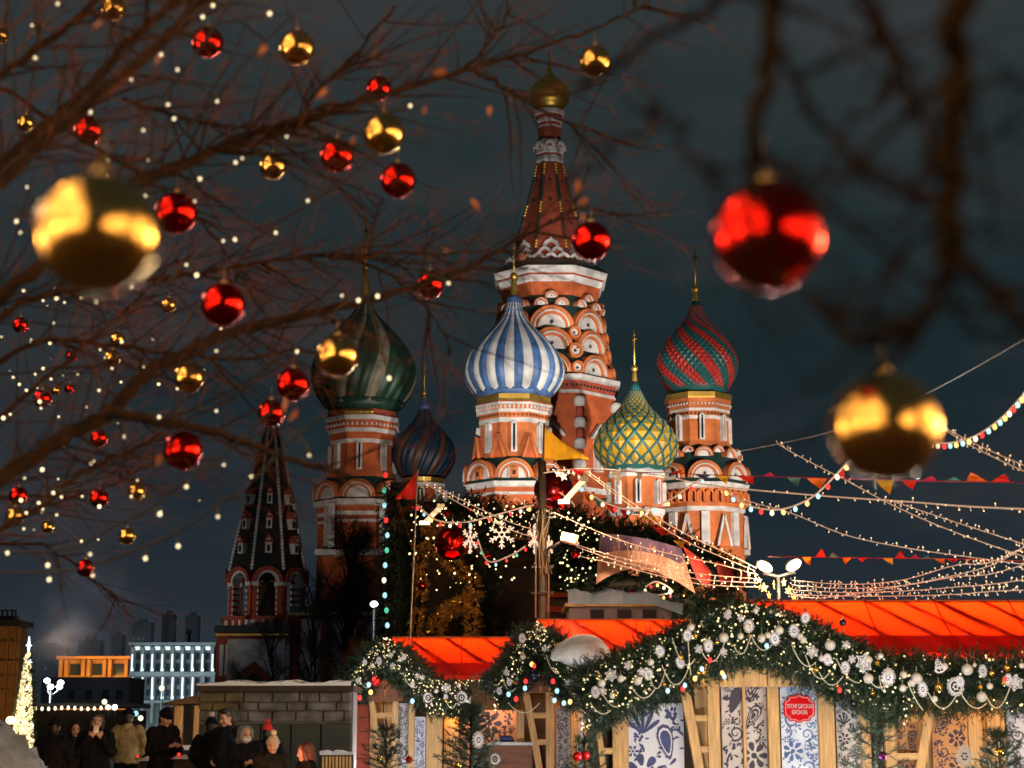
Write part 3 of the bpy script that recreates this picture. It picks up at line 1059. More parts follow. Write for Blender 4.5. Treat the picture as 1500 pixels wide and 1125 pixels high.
# lower block and side wing
mb = MB()
Y_ = 139.0
def wall(x0, x1, y0, y1, Yf, dp, mi, mbx=None):
    a, b = P(x0, y0, Yf), P(x1, y1, Yf)
    (mbx or mb).box(((a.x + b.x) / 2, Yf + dp / 2, (a.z + b.z) / 2), (b.x - a.x, dp, abs(a.z - b.z)), mi)
wall(318, 422, 924, 1080, Y_, 14, 0)
wall(334, 414, 936, 1080, Y_ - 0.15, 0.3, 1)
wall(314, 425, 916, 926, Y_ - 0.8, 15, 2)
wall(316, 423, 928, 931, Y_ - 0.35, 0.5, 3)
for xx in (322, 330, 419):
    wall(xx, xx + 4, 944, 990, Y_ - 0.2, 0.4, 1)
low = mb.build('lower_storey', [REDB, WHITE, GREENR, GOLD], bt)
mb = MB()
c = P(372, 985, Y_ - 0.3)
mb.prism([(-1.5, 0), (1.5, 0), (1.5, 1.6), (0, 2.9), (-1.5, 1.6)], (c.x, Y_ - 0.6, c.z - 2), (1, 0, 0), (0, 0, 1), (0, 0.5, 0), 0)
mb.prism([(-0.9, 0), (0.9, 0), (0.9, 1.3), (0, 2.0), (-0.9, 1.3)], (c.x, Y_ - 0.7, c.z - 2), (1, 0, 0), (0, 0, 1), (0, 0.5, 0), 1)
mb.build('door', [REDB, DARKV], bt)
wing = thing('gallery_wing', 'low whitewashed wing with a gilded cornice beside the bell tower', 'building', (P(490, 1000, 140).x, 146, 0))
mb = MB()
wall(424, 570, 906, 1080, 140, 12, 1)
wall(424, 572, 888, 896, 139.2, 13.4, 2)
wall(424, 438, 906, 1000, 139.7, 0.6, 0)
wall(470, 484, 906, 1000, 139.7, 0.6, 0)
wall(520, 534, 906, 1000, 139.7, 0.6, 0)
mb.build('wall', [REDB, WHITE, GREENR], wing)
mb = MB()
for i_ in range(60):
    q = P(424 + i_ * 2.4, 899 + (i_ % 2), 139.4)
    mb.sphere(q, 0.13 + 0.05 * (i_ % 3), 6, 4)
mb.build('gilded_cornice', mat('lit_gilding', (0.8, 0.62, 0.25), 0.4, 0.6, var=0.3), wing)
for xx in (452, 500, 550):
    mb = MB()
    wall(xx, xx + 12, 922, 965, 139.85, 0.3, 0)
    mb.build('window', DGLASS, wing)
# ================================================================ far left background
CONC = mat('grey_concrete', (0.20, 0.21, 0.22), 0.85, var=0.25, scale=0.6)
CONCD = mat('dark_concrete', (0.10, 0.11, 0.12), 0.85, var=0.3, scale=0.2)
YSTONE = mat('ochre_stone', (0.34, 0.19, 0.08), 0.85, var=0.25, scale=0.5)
WINLIT = glow('lit_window', (1.0, 0.72, 0.4), 0.5)
LEDCOLD = glow('led_cold', (0.80, 0.95, 0.94), 0.85)
def wallb(mb, x0, x1, y0, y1, Y, dp, mi=0, bev=0.0):
    a, b = P(x0, (y0 + y1) / 2, Y), P(x1, (y0 + y1) / 2, Y)
    za, zb = P(750, y0, Y).z, P(750, y1, Y).z
    mb.box(((a.x + b.x) / 2, Y + dp / 2, (za + zb) / 2), (b.x - a.x, dp, za - zb), mi, None, bev)

# skyline slabs
for i_, (x0, x1, yt, Y, lab) in enumerate((
        (55, 100, 948, 1400, 'dark low block at the left end of the far skyline'),
        (165, 182, 930, 1500, 'narrow dark slab tower above the amber building'),
        (196, 224, 912, 1450, 'pale dark slab tower above the left part of the pillared building'),
        (240, 257, 900, 1600, 'tall slim tower of the far skyline above the pillared building'),
        (274, 292, 902, 1500, 'tall slim far tower nearest the bell tower'),
        (118, 150, 938, 1420, 'low dark block behind the left half of the amber building'))):
    th = thing('distant_building', lab, 'building', (P((x0 + x1) / 2, yt, Y).x, Y, 0))
    mb = MB()
    zt = P(750, yt, Y).z
    xa, xb = P(x0, yt, Y).x, P(x1, yt, Y).x
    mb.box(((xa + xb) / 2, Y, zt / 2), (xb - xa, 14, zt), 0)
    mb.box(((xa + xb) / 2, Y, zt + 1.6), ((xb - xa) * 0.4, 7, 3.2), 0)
    mb.build('wall', mat('haze_toned_concrete', (0.42, 0.46, 0.52), 0.9, var=0.2, scale=0.03) if 'haze_toned_concrete' not in MAT else MAT['haze_toned_concrete'], th)  # air haze put into a paler, bluish wall colour
    w_ = MB()
    for r_ in range(7):
        for c_ in range(4):
            if rnd.random() < 0.22:
                w_.box((xa + (c_ + 0.5) * (xb - xa) / 4, Y - 7.1, zt * (0.25 + r_ * 0.1)), ((xb - xa) * 0.09, 0.2, zt * 0.03), 0)
    if w_.v:
        w_.build('window', mat('dim_window', (0.2, 0.2, 0.2), emit=(0.6, 0.75, 0.9), es=0.05) if 'dim_window' not in MAT else MAT['dim_window'], th, kind='stuff')

# amber lit building
th = thing('amber_building', 'long low building floodlit amber with wide dark windows', 'building', (P(138, 990, 250).x, 250, 0))
mb = MB()
wallb(mb, 84, 192, 964, 1072, 252, 12, 0)
wallb(mb, 82, 194, 961, 965, 249, 14, 0)
for xx in (86, 94, 119, 127, 150, 158, 182):
    wallb(mb, xx, xx + 5, 966, 991, 250, 1.4, 0)
mb.build('wall', YSTONE, th)
for xx in (98, 131, 163):
    mb = MB()
    wallb(mb, xx, xx + 19, 973, 989, 251.6, 0.3)
    mb.build('window', DGLASS, th)
lamp('amber_lamp', 'AREA', P(138, 1006, 238), 1700, (1.0, 0.47, 0.11), 5, P(138, 975, 251))
lamp('amber_lamp_left', 'AREA', P(105, 1006, 238), 1500, (1.0, 0.47, 0.11), 5, P(105, 975, 251))
lamp('amber_lamp_right', 'AREA', P(170, 1006, 238), 1500, (1.0, 0.47, 0.11), 5, P(170, 975, 251))

# pillared building with cold uplight drawn as glowing strips
Yb = 200
th = thing('pillared_building', 'pale office building with nine pillars uplit in cold white', 'building', (P(250, 1000, Yb).x, Yb, 0))
mb = MB()
wallb(mb, 190, 314, 944, 1072, Yb + 2, 14, 0)
wallb(mb, 188, 316, 941, 945, Yb - 0.4, 17, 0)
wallb(mb, 189, 315, 984, 991, Yb + 0.2, 3, 0)
wallb(mb, 189, 315, 1026, 1030, Yb + 0.2, 3, 0)
mb.build('wall', CONC, th)
cx = np.linspace(193, 311, 9)
for i_, xx in enumerate(cx):
    mb = MB()
    wallb(mb, xx - 2.2, xx + 2.2, 948, 984, Yb, 1.6)
    wallb(mb, xx - 2.2, xx + 2.2, 991, 1060, Yb, 1.6)
    pil = mb.build('pillar', CONC, th)
    mb = MB()
    wallb(mb, xx - 0.9, xx + 0.9, 958, 983, Yb - 0.3, 0.25)
    wallb(mb, xx - 1.7, xx + 1.7, 979, 983, Yb - 0.4, 0.3)
    if i_ < 7:
        wallb(mb, xx - 0.9, xx + 0.9, 992, 1024, Yb - 0.3, 0.25)
        wallb(mb, xx - 1.7, xx + 1.7, 1020, 1024, Yb - 0.4, 0.3)
    mb.build('uplight_glow', LEDCOLD, pil)
    if i_ < 8:
        mb = MB()
        wallb(mb, xx + 4, xx + 11, 947, 952, Yb + 1.0, 0.5)
        mb.build('ceiling_light', LEDCOLD, th)
        for y0 in (957, 972, 994, 1010):
            mb = MB()
            wallb(mb, xx + 4.5, xx + 10.5, y0, y0 + 9, Yb + 1.7, 0.4)
            mb.build('window', DGLASS, th)
lamp('pillar_wash', 'AREA', P(250, 1020, 188), 1900, (0.75, 0.97, 1.0), 8, P(250, 970, Yb))
mb = MB()
mb.tube([P(277, 941, Yb + 4), P(277, 926, Yb + 4)], 0.18, 6)
mb.sphere(P(277, 926, Yb + 4), 0.35, 8, 6)
mb.build('antenna', IRON, th)

# brown facade at the left edge
th = thing('brown_building', 'brown lit facade corner with a dark parapet at the left edge', 'building', (P(0, 1000, 62).x, 62, 0))
mb = MB()
wallb(mb, -160, 26, 916, 1095, 62, 0.8, 0)
for yy in (940, 968, 990, 1010, 1034):
    wallb(mb, -160, 27, yy, yy + 2, 61.8, 0.3, 0)
for xx in (-8, 6, 17):
    wallb(mb, xx, xx + 3, 922, 1072, 61.85, 0.3, 0)
mb.build('wall', YSTONE, th)
mb = MB()
wallb(mb, -160, 29, 908, 916, 61.3, 1.8, 0)
wallb(mb, -160, 22, 902, 908, 62.2, 0.5, 0)
for xx in (-6, 2, 9, 16, 21):
    wallb(mb, xx, xx + 1.3, 893, 902, 63, 0.2, 0)
wallb(mb, -160, 22, 893, 894.5, 63, 0.2, 0)
mb.build('parapet', IRON, th)
lamp('ochre_lamp', 'POINT', P(10, 1060, 57), 230, (1.0, 0.5, 0.14), 0.3)

# lit Christmas tree with a star
Y = 58
base = P(34, 1080, Y)
th = thing('lit_christmas_tree', 'slim christmas tree wrapped in warm lights with a white star on top', 'christmas tree', (base.x, Y, 0))
rng = np.random.default_rng(3)
zt = P(34, 955, Y).z
mb = MB()
mb.tube([(base.x, Y, 0), (base.x, Y, zt)], [0.15, 0.03], 8)
mb.build('trunk', BARKD, th)
sprig_v = [(0, 0, 0)]
def sprig(n=9, L=1.0, nl=0.42, w=0.035, seed=0, ang=0.75):
    """fir twig template along +z as thin triangles"""
    r = random.Random(seed)
    V, T_ = [(-0.02, 0, 0), (0.02, 0, 0), (0, 0, L)], [(0, 1, 2)]
    for i in range(n):
        t = (i + 0.6) / n * L
        a = i * 2.4 + r.random()
        an = ang + r.uniform(-0.15, 0.15)
        d = Vector((math.cos(a) * math.sin(an), math.sin(a) * math.sin(an), math.cos(an)))
        s = Vector((-math.sin(a), math.cos(a), 0.2)) * w
        b = Vector((0, 0, t))
        l_ = nl * (1 - 0.4 * i / n)
        k = len(V)
        V += [tuple(b - s), tuple(b + s), tuple(b + d * l_)]
        T_.append((k, k + 1, k + 2))
    return V, T_
SPR = sprig()
N = 2600
t_ = rng.random(N) ** 0.6
ang_ = rng.random(N) * 2 * pi
H_ = zt
hw = M(1000, Y) * 14.5
rr = hw * t_ * (0.75 + 0.3 * rng.random(N))
pos = np.stack([base.x + rr * np.cos(ang_), Y + rr * np.sin(ang_), zt - t_ * (zt - 0.3)], 1)
dr = np.stack([np.cos(ang_), np.sin(ang_), 0.3 * np.ones(N)], 1)
mesh_obj('needles', scatter_mesh('needles', *SPR, pos, dr, 0.16 + 0.12 * rng.random(N), NEEDLE, rng), th, kind='stuff')
def dots(name, pts, r, m, parent, kind='stuff', nu=6, nv=4, size_var=0.0, rng=rng):
    """many tiny bulbs as one mesh"""
    b = MB().sphere((0, 0, 0), 1, nu, nv)
    tri = [f if len(f) == 3 else None for f in b.f]
    F3 = []
    for f in b.f:
        F3.append((f[0], f[1], f[2]))
        if len(f) == 4:
            F3.append((f[0], f[2], f[3]))
    pts = np.asarray([tuple(p) for p in pts])
    s = r * (1 + size_var * (rng.random(len(pts)) - 0.5))
    me = scatter_mesh(name, b.v, F3, pts, np.tile((0, 0, 1.0), (len(pts), 1)), s, m, rng)
    return mesh_obj(name, me, parent, None, kind)
N = 950
t_ = rng.random(N) ** 0.6
ang_ = -rng.random(N) * pi
rr = hw * t_ * 1.12 + 0.05
dots('lights', np.stack([base.x + rr * np.cos(ang_), Y + rr * np.sin(ang_), zt - t_ * (zt - 0.3)], 1), 0.045, MINIB, th, size_var=1.0)
mb = MB()
for k in range(8):
    t = k / 7
    a = -0.3 - 2.4 * ((k * 0.618) % 1)
    r_ = hw * (0.15 + t * 0.85)
    mb2 = MB()
    c = Vector((base.x + r_ * 1.1 * math.cos(a), Y + r_ * 1.1 * math.sin(a), zt - (0.1 + t * 0.85) * zt * 0.85))
    for q in range(3):
        an = q * pi / 3
        mb2.box(c, (0.22, 0.03, 0.04), 0, Matrix.Rotation(an, 3, 'Y'))
    mb2.build('snowflake_light', glow('led_blue_white', (0.75, 0.88, 1.0), 2.5) if k == 0 else MAT['led_blue_white'], th)
mb = MB()
c = Vector((base.x, Y, zt + 0.22))
pts = []
for k in range(8):
    r_ = (0.30 if k % 4 == 0 else 0.10) if k % 2 == 0 else 0.05
    pts.append((r_ * math.sin(k * pi / 4), r_ * math.cos(k * pi / 4)))
mb.prism(pts, c, (1, 0, 0), (0, 0, 1), (0, 0.12, 0), 0)
mb.tube([(base.x, Y + 0.05, zt - 0.1), (base.x, Y + 0.05, zt + 0.3)], 0.03, 6)
mb.build('star', MAT['led_blue_white'], th)

# warm lamp by the snow heap, cold lamps above the market
def street_lamp(label, pts, Y, r, m, col, power, pole=True, group=None):
    c0 = P(*pts[0], Y)
    t = thing('street_lamp', label, 'street lamp', (c0.x, Y, 0), group=group)
    mb = MB()
    if pole:
        mb.tube([(c0.x, Y, 0), (c0.x, Y, c0.z - r)], [0.09, 0.05], 8)
        mb.lathe((c0.x, Y, 0), [(0, 0.16), (0.5, 0.14), (0.6, 0.09)], 10)
        for p in pts[1:]:
            q = P(*p, Y)
            mb.tube([(c0.x, Y, c0.z - r - 0.3), ((c0.x + q.x) / 2, Y, min(c0.z, q.z) - r - 0.15), (q.x, Y, q.z - r)], 0.04, 6)
        mb.build('pole', IRON, t)
    for p in pts:
        q = P(*p, Y)
        mb = MB()
        mb.sphere(q, r, 14, 10, 0, (1, 1, 0.8))
        hd = mb.build('lamp_globe', m, t)
        mb = MB()
        mb.lathe(q, [(-r * 1.05, r * 0.4), (-r * 0.75, r * 0.7)], 10)
        mb.build('collar', IRON, hd)
    lamp('street_lamp_light', 'POINT', P(*pts[0], Y - 0.6), power, col, r)
    return t
WGLOW = glow('lamp_cold_white', (0.82, 0.93, 1.0), 9.0)
street_lamp('cold white street lamp with a cluster of four globes above the market lights', [(74, 1006), (87, 1006), (69, 997), (89, 1000)], 90, 0.17, WGLOW, (0.8, 0.92, 1), 700)
street_lamp('small warm street lamp glowing beside the foot of the lit christmas tree', [(16, 1055)], 50, 0.14, glow('lamp_warm', (1.0, 0.62, 0.2), 9), (1, 0.6, 0.2), 60)
street_lamp('white lamp on a curved arm beside the dark bushes', [(548, 885)], 70, 0.16, WGLOW, (0.9, 0.95, 1), 120)

# row of market lights with its booth
Y = 66
th = thing('light_garland', 'level row of warm white bulbs along the distant market roof', 'light garland', (P(110, 1037, Y).x, Y, 0))
mb = MB()
mb.tube([P(48, 1035, Y), P(110, 1036, Y), P(168, 1035, Y)], 0.02, 5)
mb.build('cable', CABLE, th)
for k in range(12):
    mb = MB()
    mb.sphere(P(52 + k * 9.6, 1037.5 + 0.8 * math.sin(k), Y), 0.06, 10, 8, 0, (1, 1, 1.4))
    mb.build('bulb', BULBW, th)
th = thing('market_booth', 'long dark market booth under the distant row of bulbs', 'booth', (P(110, 1050, Y).x, Y, 0))
mb = MB()
wallb(mb, 30, 190, 1040, 1075, Y + 0.5, 3, 0)
mb.build('wall', DARKW, th)
mb = MB()
wallb(mb, 28, 192, 1030, 1036, Y + 0.2, 3.6, 0)
mb.build('roof', CONCD, th)
mb = MB()
wallb(mb, 60, 189, 992, 1036, 120, 5, 0)
o = mb.build('dark_hall', CONCD)
tag(o, 'low unlit hall behind the market lights below the amber building', 'building')
WM[o.as_pointer()] = I4
mb = MB()
for xx in (100, 125, 150, 170):
    wallb(mb, xx, xx + 9, 1010, 1024, 119.9, 0.2, 0)
mb.build('window', DGLASS, o, kind='stuff')
for i_, (px, py, m) in enumerate(((153, 1028, BULBW), (199, 1045, BULBC), (168, 1036, WGLOW), (206, 1052, BULBW), (158, 1036, BULBW), (237, 1008, BULBW))):
    mb = MB()
    q = P(px, py, 64)
    mb.sphere(q, 0.10, 10, 8)
    o = mb.build('lantern', m)
    WM[o.as_pointer()] = I4
    tag(o, ['tiny white lantern at the right end of the far market lights', 'tiny cold lantern right of the tan jacket man', 'bright small lantern just past the row of market bulbs', 'small lantern low by the pillared building', 'small lantern close to the last market bulb', 'single lantern in front of the pillared building'][i_], 'lantern')
    mb = MB()
    mb.tube([q, (q.x, 64.2, q.z - 0.5), (q.x, 64.4, 0)], 0.02, 5)
    mb.build('post', IRON, o)

# kiosk with a dark sloping roof
Y = 34
th = thing('wooden_kiosk', 'wooden kiosk with a dark sloping roof and two amber posts', 'kiosk', (P(270, 1080, Y).x, Y, 0))
mb = MB()
a, b, c_, d_ = P(238, 1031, Y - 0.4), P(292, 1018, Y - 0.4), P(292, 1030, Y - 0.4), P(240, 1033, Y - 0.4)
mb.prism([(a.x, a.z), (d_.x, d_.z), (c_.x, c_.z), (b.x, b.z)][::-1], (0, Y - 0.6, 0), (1, 0, 0), (0, 0, 1), (0, 2.4, 0), 0)
mb.build('roof', DARKW, th)
for x0, x1 in ((252, 264), (281, 290)):
    mb = MB()
    wallb(mb, x0, x1, 1033, 1190, Y, 0.25, 0, 0.015)
    mb.build('post', WOOD, th)
mb = MB()
wallb(mb, 240, 292, 1035, 1190, Y + 1.6, 0.1, 0)
mb.build('back_wall', DARKW, th)
mb = MB()
wallb(mb, 232, 284, 1092, 1099, Y - 0.2, 0.8, 1, 0.03)
wallb(mb, 236, 282, 1099, 1190, Y, 0.4, 0)
mb.build('counter', [DARKW, SNOW], th)
lamp('kiosk_lamp', 'POINT', P(266, 1042, Y - 0.9), 8, (1.0, 0.45, 0.12), 0.08)

# stone wall with a snow cap
Y = 30
th = thing('stone_wall', 'pale block wall under a dark roof edge capped with snow', 'wall', (P(400, 1060, Y).x, Y, 0))
mb = MB()
wallb(mb, 290, 516, 1010, 1190, Y + 0.12, 0.8, 0)
mb.build('wall_core', CONC, th)
mb = MB()
wallb(mb, 286, 518, 1004, 1013, Y - 0.25, 1.6, 0)
mb.build('roof_edge', DARKW, th)
mb = MB()
pts, low_ = [], []
for i in range(30):
    x = 288 + i * 7.8
    pts.append(P(x, 998.5 + 1.0 * math.sin(i * 1.7) + 2.2 * math.sin(i * 0.6 + 1) + 1.8 * rnd.random(), Y - 0.28))
    low_.append(P(x, 1004.3, Y - 0.28))
mb.strip(low_, pts, 0)
bk = [q + Vector((0, 1.5, 0.06)) for q in pts]
mb.strip(pts, bk, 0)
mb.build('snow_cap', SNOW, th)
STONE = mat('grey_stone', (0.13, 0.13, 0.135), 0.95, var=0.75, scale=3.5, bump=0.8, bscale=9, detail=8)
STONEM = mat('mossy_stone', (0.12, 0.10, 0.05), 0.9, var=0.5, scale=3.5, bump=0.8, bscale=9, detail=8)
yy = 1013.5
row = 0
while yy < 1056:
    hgt = (15, 13, 16)[row % 3]
    xx = 291 + (row % 2) * -14
    while xx < 508:
        w_ = rnd.uniform(26, 44)
        x0, x1 = max(xx, 291), min(xx + w_, 514)
        if x1 - x0 > 5:
            mb = MB()
            wallb(mb, x0 + 0.6, x1 - 0.6, yy + 0.5, yy + hgt - 0.5, Y - 0.02 - rnd.random() * 0.03, 0.2, 0, 0.02)
            mb.build('stone', STONEM if x0 < 345 and row < 2 else STONE, th)
        xx += w_
    yy += hgt
    row += 1
GPAN = mat('green_panel', (0.016, 0.030, 0.024), 0.5, var=0.4, scale=2)
for k in range(5):
    mb = MB()
    wallb(mb, 292 + k * 44.5, 292 + (k + 1) * 44.5 - 2, 1060, 1190, Y + 0.02 + 0.01 * (k % 2), 0.08, 0, 0.01)
    mb.build('panel', GPAN, th)
lamp('wall_lamp', 'POINT', P(440, 975, Y - 4.5), 26, (0.9, 0.93, 1.0), 0.3)

# snow heap
Y = 19
th_v, th_f = [], []
n_, m_n = 46, 20
c = P(6, 1125, Y)
zt = P(6, 1058, Y).z
for j in range(m_n + 1):
    t = j / m_n
    for i in range(n_):
        a = 2 * pi * i / n_
        r = (t ** 0.72) * 1.15
        z = zt * (1 - t) ** 0.75
        k = 0.10 * (math.sin(5 * a + 9 * t) * 0.5 + rnd.random() - 0.5) * (0.3 + t)
        th_v.append((c.x - 0.12 + (r + k) * math.cos(a), Y + (r + k) * 0.8 * math.sin(a), max(0.0, z + rnd.uniform(-0.045, 0.045) * (1 if j < m_n else 0))))
for j in range(m_n):
    for i in range(n_):
        th_f.append((j * n_ + i, (j + 1) * n_ + i, (j + 1) * n_ + (i + 1) % n_, j * n_ + (i + 1) % n_))
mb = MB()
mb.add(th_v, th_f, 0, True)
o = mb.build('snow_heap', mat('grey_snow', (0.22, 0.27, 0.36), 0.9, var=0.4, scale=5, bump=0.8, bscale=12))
tag(o, 'heap of lumpy grey snow at the lower left corner', 'snow heap')

# barrier with snow and red lamps behind the people
for i_, (xa, xb, yt, lab) in enumerate(((195, 236, 1109, 'low snow topped barrier with two red lamps right of the tan jacket'), (250, 300, 1106, 'low snow topped barrier with a red lamp beside the couple'), (468, 516, 1100, 'low snow topped slatted barrier right of the hooded woman'))):
    Y = 31 if i_ == 0 else 27.5
    th = thing('barrier', lab, 'barrier', (P((xa + xb) / 2, yt, Y).x, Y, 0))
    mb = MB()
    wallb(mb, xa, xb, yt + 5, yt + 6 + 150, Y, 0.12, 0)
    mb.build('board', DARKW, th)
    mb = MB()
    A = [P(xa + (xb - xa) * q / 10, yt + 6, Y - 0.10) for q in range(11)]
    B = [P(xa + (xb - xa) * q / 10, yt + rnd.uniform(-2, 2), Y + 0.05) for q in range(11)]
    mb.strip(A, B, 0)
    mb.strip(B, [q + Vector((0, 0.25, -0.1)) for q in B], 0)
    mb.build('snow_cap', SNOW, th)
    if i_ < 2:
        for xx in ((201, 222) if i_ == 0 else (262,)):
            mb = MB()
            mb.sphere(P(xx, yt - 1, Y - 0.05), 0.028, 10, 8)
            mb.build('red_lamp', BULBR, th)
    else:
        for q in range(9):
            mb = MB()
            wallb(mb, xa + 2 + q * 5, xa + 5 + q * 5, yt + 8, 1290, Y - 0.04, 0.03, 0)
            mb.build('slat', WOOD, th)

# ================================================================ dark bushes and bare trees before the cathedral
def twig_mass(name, cx, Y, py_top, py_bot, hwpx, label, cat, mats, n=900, seed=0, droop=0.2, group=None, leaf=False, ncl=26):
    """bare bush: trunk, limbs and masses of thin twigs"""
    r = np.random.default_rng(seed)
    rr_ = random.Random(seed)
    base = P(cx, 1072, Y)
    top = P(cx, py_top, Y).z
    zb = max(0.3, P(cx, py_bot, Y).z)
    t = thing(name, label, cat, (base.x, Y, 0), group=group)
    hw = hwpx * M(py_top, Y)
    mb = MB()
    mb.tube([(base.x, Y, 0), (base.x + 0.1 * hw, Y, zb + (top - zb) * 0.3), (base.x, Y, top * 0.8)], [0.05 * hw, 0.04 * hw, 0.01 * hw], 7)
    mb.build('trunk', mats[0], t)
    mb = MB()
    ends = []
    for k in range(ncl):
        a = rr_.uniform(0, 2 * pi)
        f = rr_.uniform(0.05, 0.98)
        prof = math.sin(pi * min(1, 0.18 + f * 0.74)) ** 0.6
        e = Vector((base.x + hw * prof * math.cos(a) * rr_.uniform(0.35, 0.95), Y + hw * prof * 0.7 * math.sin(a), zb + (top - zb) * f))
        s = Vector((base.x, Y, max(0.2, e.z - (top - zb) * rr_.uniform(0.15, 0.4))))
        mid = s.lerp(e, 0.5) + Vector((0, 0, (top - zb) * 0.04))
        mb.tube([s, mid, e], [0.03 * hw, 0.02 * hw, 0.006 * hw], 5)
        ends.append((e, (e - s).normalized(), mid))
    mb.build('limbs', mats[0], t, kind='stuff')
    pos, dr, sc = [], [], []
    for q in range(n):
        e, d, mid = ends[q % len(ends)]
        pos.append(e.lerp(mid, rr_.random() ** 2) + Vector(r.normal(size=3)) * hw * 0.10)
        dd = d + Vector(r.normal(size=3)) * 0.75 + Vector((0, 0, -droop))
        dr.append(dd)
        sc.append(hw * rr_.uniform(0.14, 0.42))
    tv, tf = sprig(7, 1.0, 0.5, 0.010 if not leaf else 0.05, seed, 0.55)
    mesh_obj('crown', scatter_mesh('crown', tv, tf, pos, dr, sc, mats[1], r), t, kind='stuff')
    return t
TWIGD = mat('dark_twigs', (0.022, 0.018, 0.012), 0.9, var=0.4, scale=0.6, island=0.5)
TWIGO = mat('orange_lit_twigs', (0.16, 0.06, 0.018), 0.9, var=0.4, scale=0.6, island=0.5)  # orange lamplight on the bush put into its twig colour
TWIGG = mat('olive_twigs', (0.07, 0.065, 0.025), 0.9, var=0.4, scale=0.6, island=0.5)
twig_mass('bare_tree', 508, 118, 752, 1010, 58, 'large dark bare tree in front of the left chapel tower', 'tree', [BARKD, TWIGD], 5200, 1, ncl=60)
twig_mass('bare_tree', 455, 112, 842, 1040, 42, 'dark bare tree half hiding the white wing of the bell tower', 'tree', [BARKD, TWIGD], 3000, 2)
twig_mass('bare_tree', 395, 110, 905, 1040, 36, 'low dark bare tree before the foot of the bell tower', 'tree', [BARKD, TWIGD], 1800, 3)
twig_mass('bare_tree', 560, 112, 800, 1010, 40, 'dark bare tree beside the fir clad gate', 'tree', [BARKD, TWIGD], 1500, 4)
twig_mass('bush', 520, 60, 940, 1030, 34, 'bush lit orange by the lamp behind the first stall', 'bush', [BARKD, TWIGO], 1300, 5)
twig_mass('bush', 478, 62, 962, 1030, 30, 'olive drooping bush above the snow capped wall', 'bush', [BARKD, TWIGG], 900, 6, droop=1.2)
twig_mass('bush', 350, 100, 975, 1040, 34, 'dark bush at the left foot of the bell tower', 'bush', [BARKD, TWIGD], 1800, 7)
lamp('bush_lamp', 'POINT', P(520, 985, 55), 90, (1.0, 0.5, 0.15), 0.2)

# ================================================================ fir clad gate with banner
Y = 46
gate = thing('fir_gate', 'huge dark gate clad in fir branches behind the stalls', 'gate', (P(820, 900, Y).x, Y, 0))
m1 = M(850, Y)
mb = MB()
wallb(mb, 569, 606, 706, 1073, Y + 0.8, 2.0, 0)
wallb(mb, 600, 700, 735, 800, Y + 1.2, 1.2, 0)
wallb(mb, 690, 1080, 880, 1073, Y + 5, 0.6, 0)  # this dark sheet and the next stand in for shadow in the opening
wallb(mb, 606, 880, 790, 1073, Y + 4, 0.6, 0)
def fir_path(pts, Y, rad, n, seed, L=(0.28, 0.55)):
    """positions and directions for fir sprigs round a path"""
    r = np.random.default_rng(seed)
    pts = [Vector(p) for p in pts]
    seg = np.array([(b - a).length for a, b in zip(pts[:-1], pts[1:])])
    cum = np.concatenate([[0], np.cumsum(seg)])
    u = r.random(n) * cum[-1]
    k = np.clip(np.searchsorted(cum, u) - 1, 0, len(seg) - 1)
    f = (u - cum[k]) / seg[k]
    A = np.array([tuple(p) for p in pts])
    c = A[k] + (A[k + 1] - A[k]) * f[:, None]
    t = (A[k + 1] - A[k]) / seg[k][:, None]
    v = r.normal(size=(n, 3))
    v -= t * (v * t).sum(1)[:, None]
    v /= np.linalg.norm(v, axis=1)[:, None] + 1e-9
    R = rad * np.sqrt(r.random(n))
    pos = c + v * R[:, None] * 0.9
    dr = v * 0.9 + t * r.normal(size=(n, 1)) * 0.7 + r.normal(size=(n, 3)) * 0.25 - np.array([0, 0, 0.25])
    return pos, dr, r.uniform(*L, n)
paths = [
    ([P(688, 752, Y), P(760, 764, Y), P(840, 770, Y), P(920, 786, Y), P(1000, 810, Y), P(1085, 852, Y)], 19, 1700),
    ([P(800, 790, Y + 1), P(880, 792, Y + 1), P(960, 802, Y + 1), P(1060, 842, Y + 1)], 20, 900),
    ([P(838, 868, Y), P(900, 852, Y), P(960, 858, Y), P(1030, 890, Y), P(1080, 900, Y)], 22, 800),
    ([P(582, 716, Y + 0.6), P(582, 800, Y + 0.6), P(584, 930, Y + 0.6)], 13, 900),
    ([P(605, 752, Y + 0.6), P(650, 762, Y + 0.6), P(700, 758, Y + 0.6)], 17, 600),
    ([P(700, 760, Y + 1.5), P(705, 860, Y + 1.5), P(700, 935, Y + 1.5)], 18, 500),
    ([P(840, 800, Y + 1.5), P(840, 880, Y + 1.5)], 20, 400)]
PS, DS, SS = [], [], []
for i_, (pp, rad, n) in enumerate(paths):
    a, b, c_ = fir_path(pp, Y, rad * m1, n, 40 + i_)
    PS.append(a)
    DS.append(b)
    SS.append(c_)
    mb.tube(pp, rad * m1 * 0.55, 8, 0)
mb.build('frame', DARKW, gate)
mesh_obj('fir_cover', scatter_mesh('fir_cover', *sprig(12, 1.0, 0.40, 0.045, 5), np.concatenate(PS), np.concatenate(DS), np.concatenate(SS), NEEDLED, np.random.default_rng(9)), gate, kind='stuff')

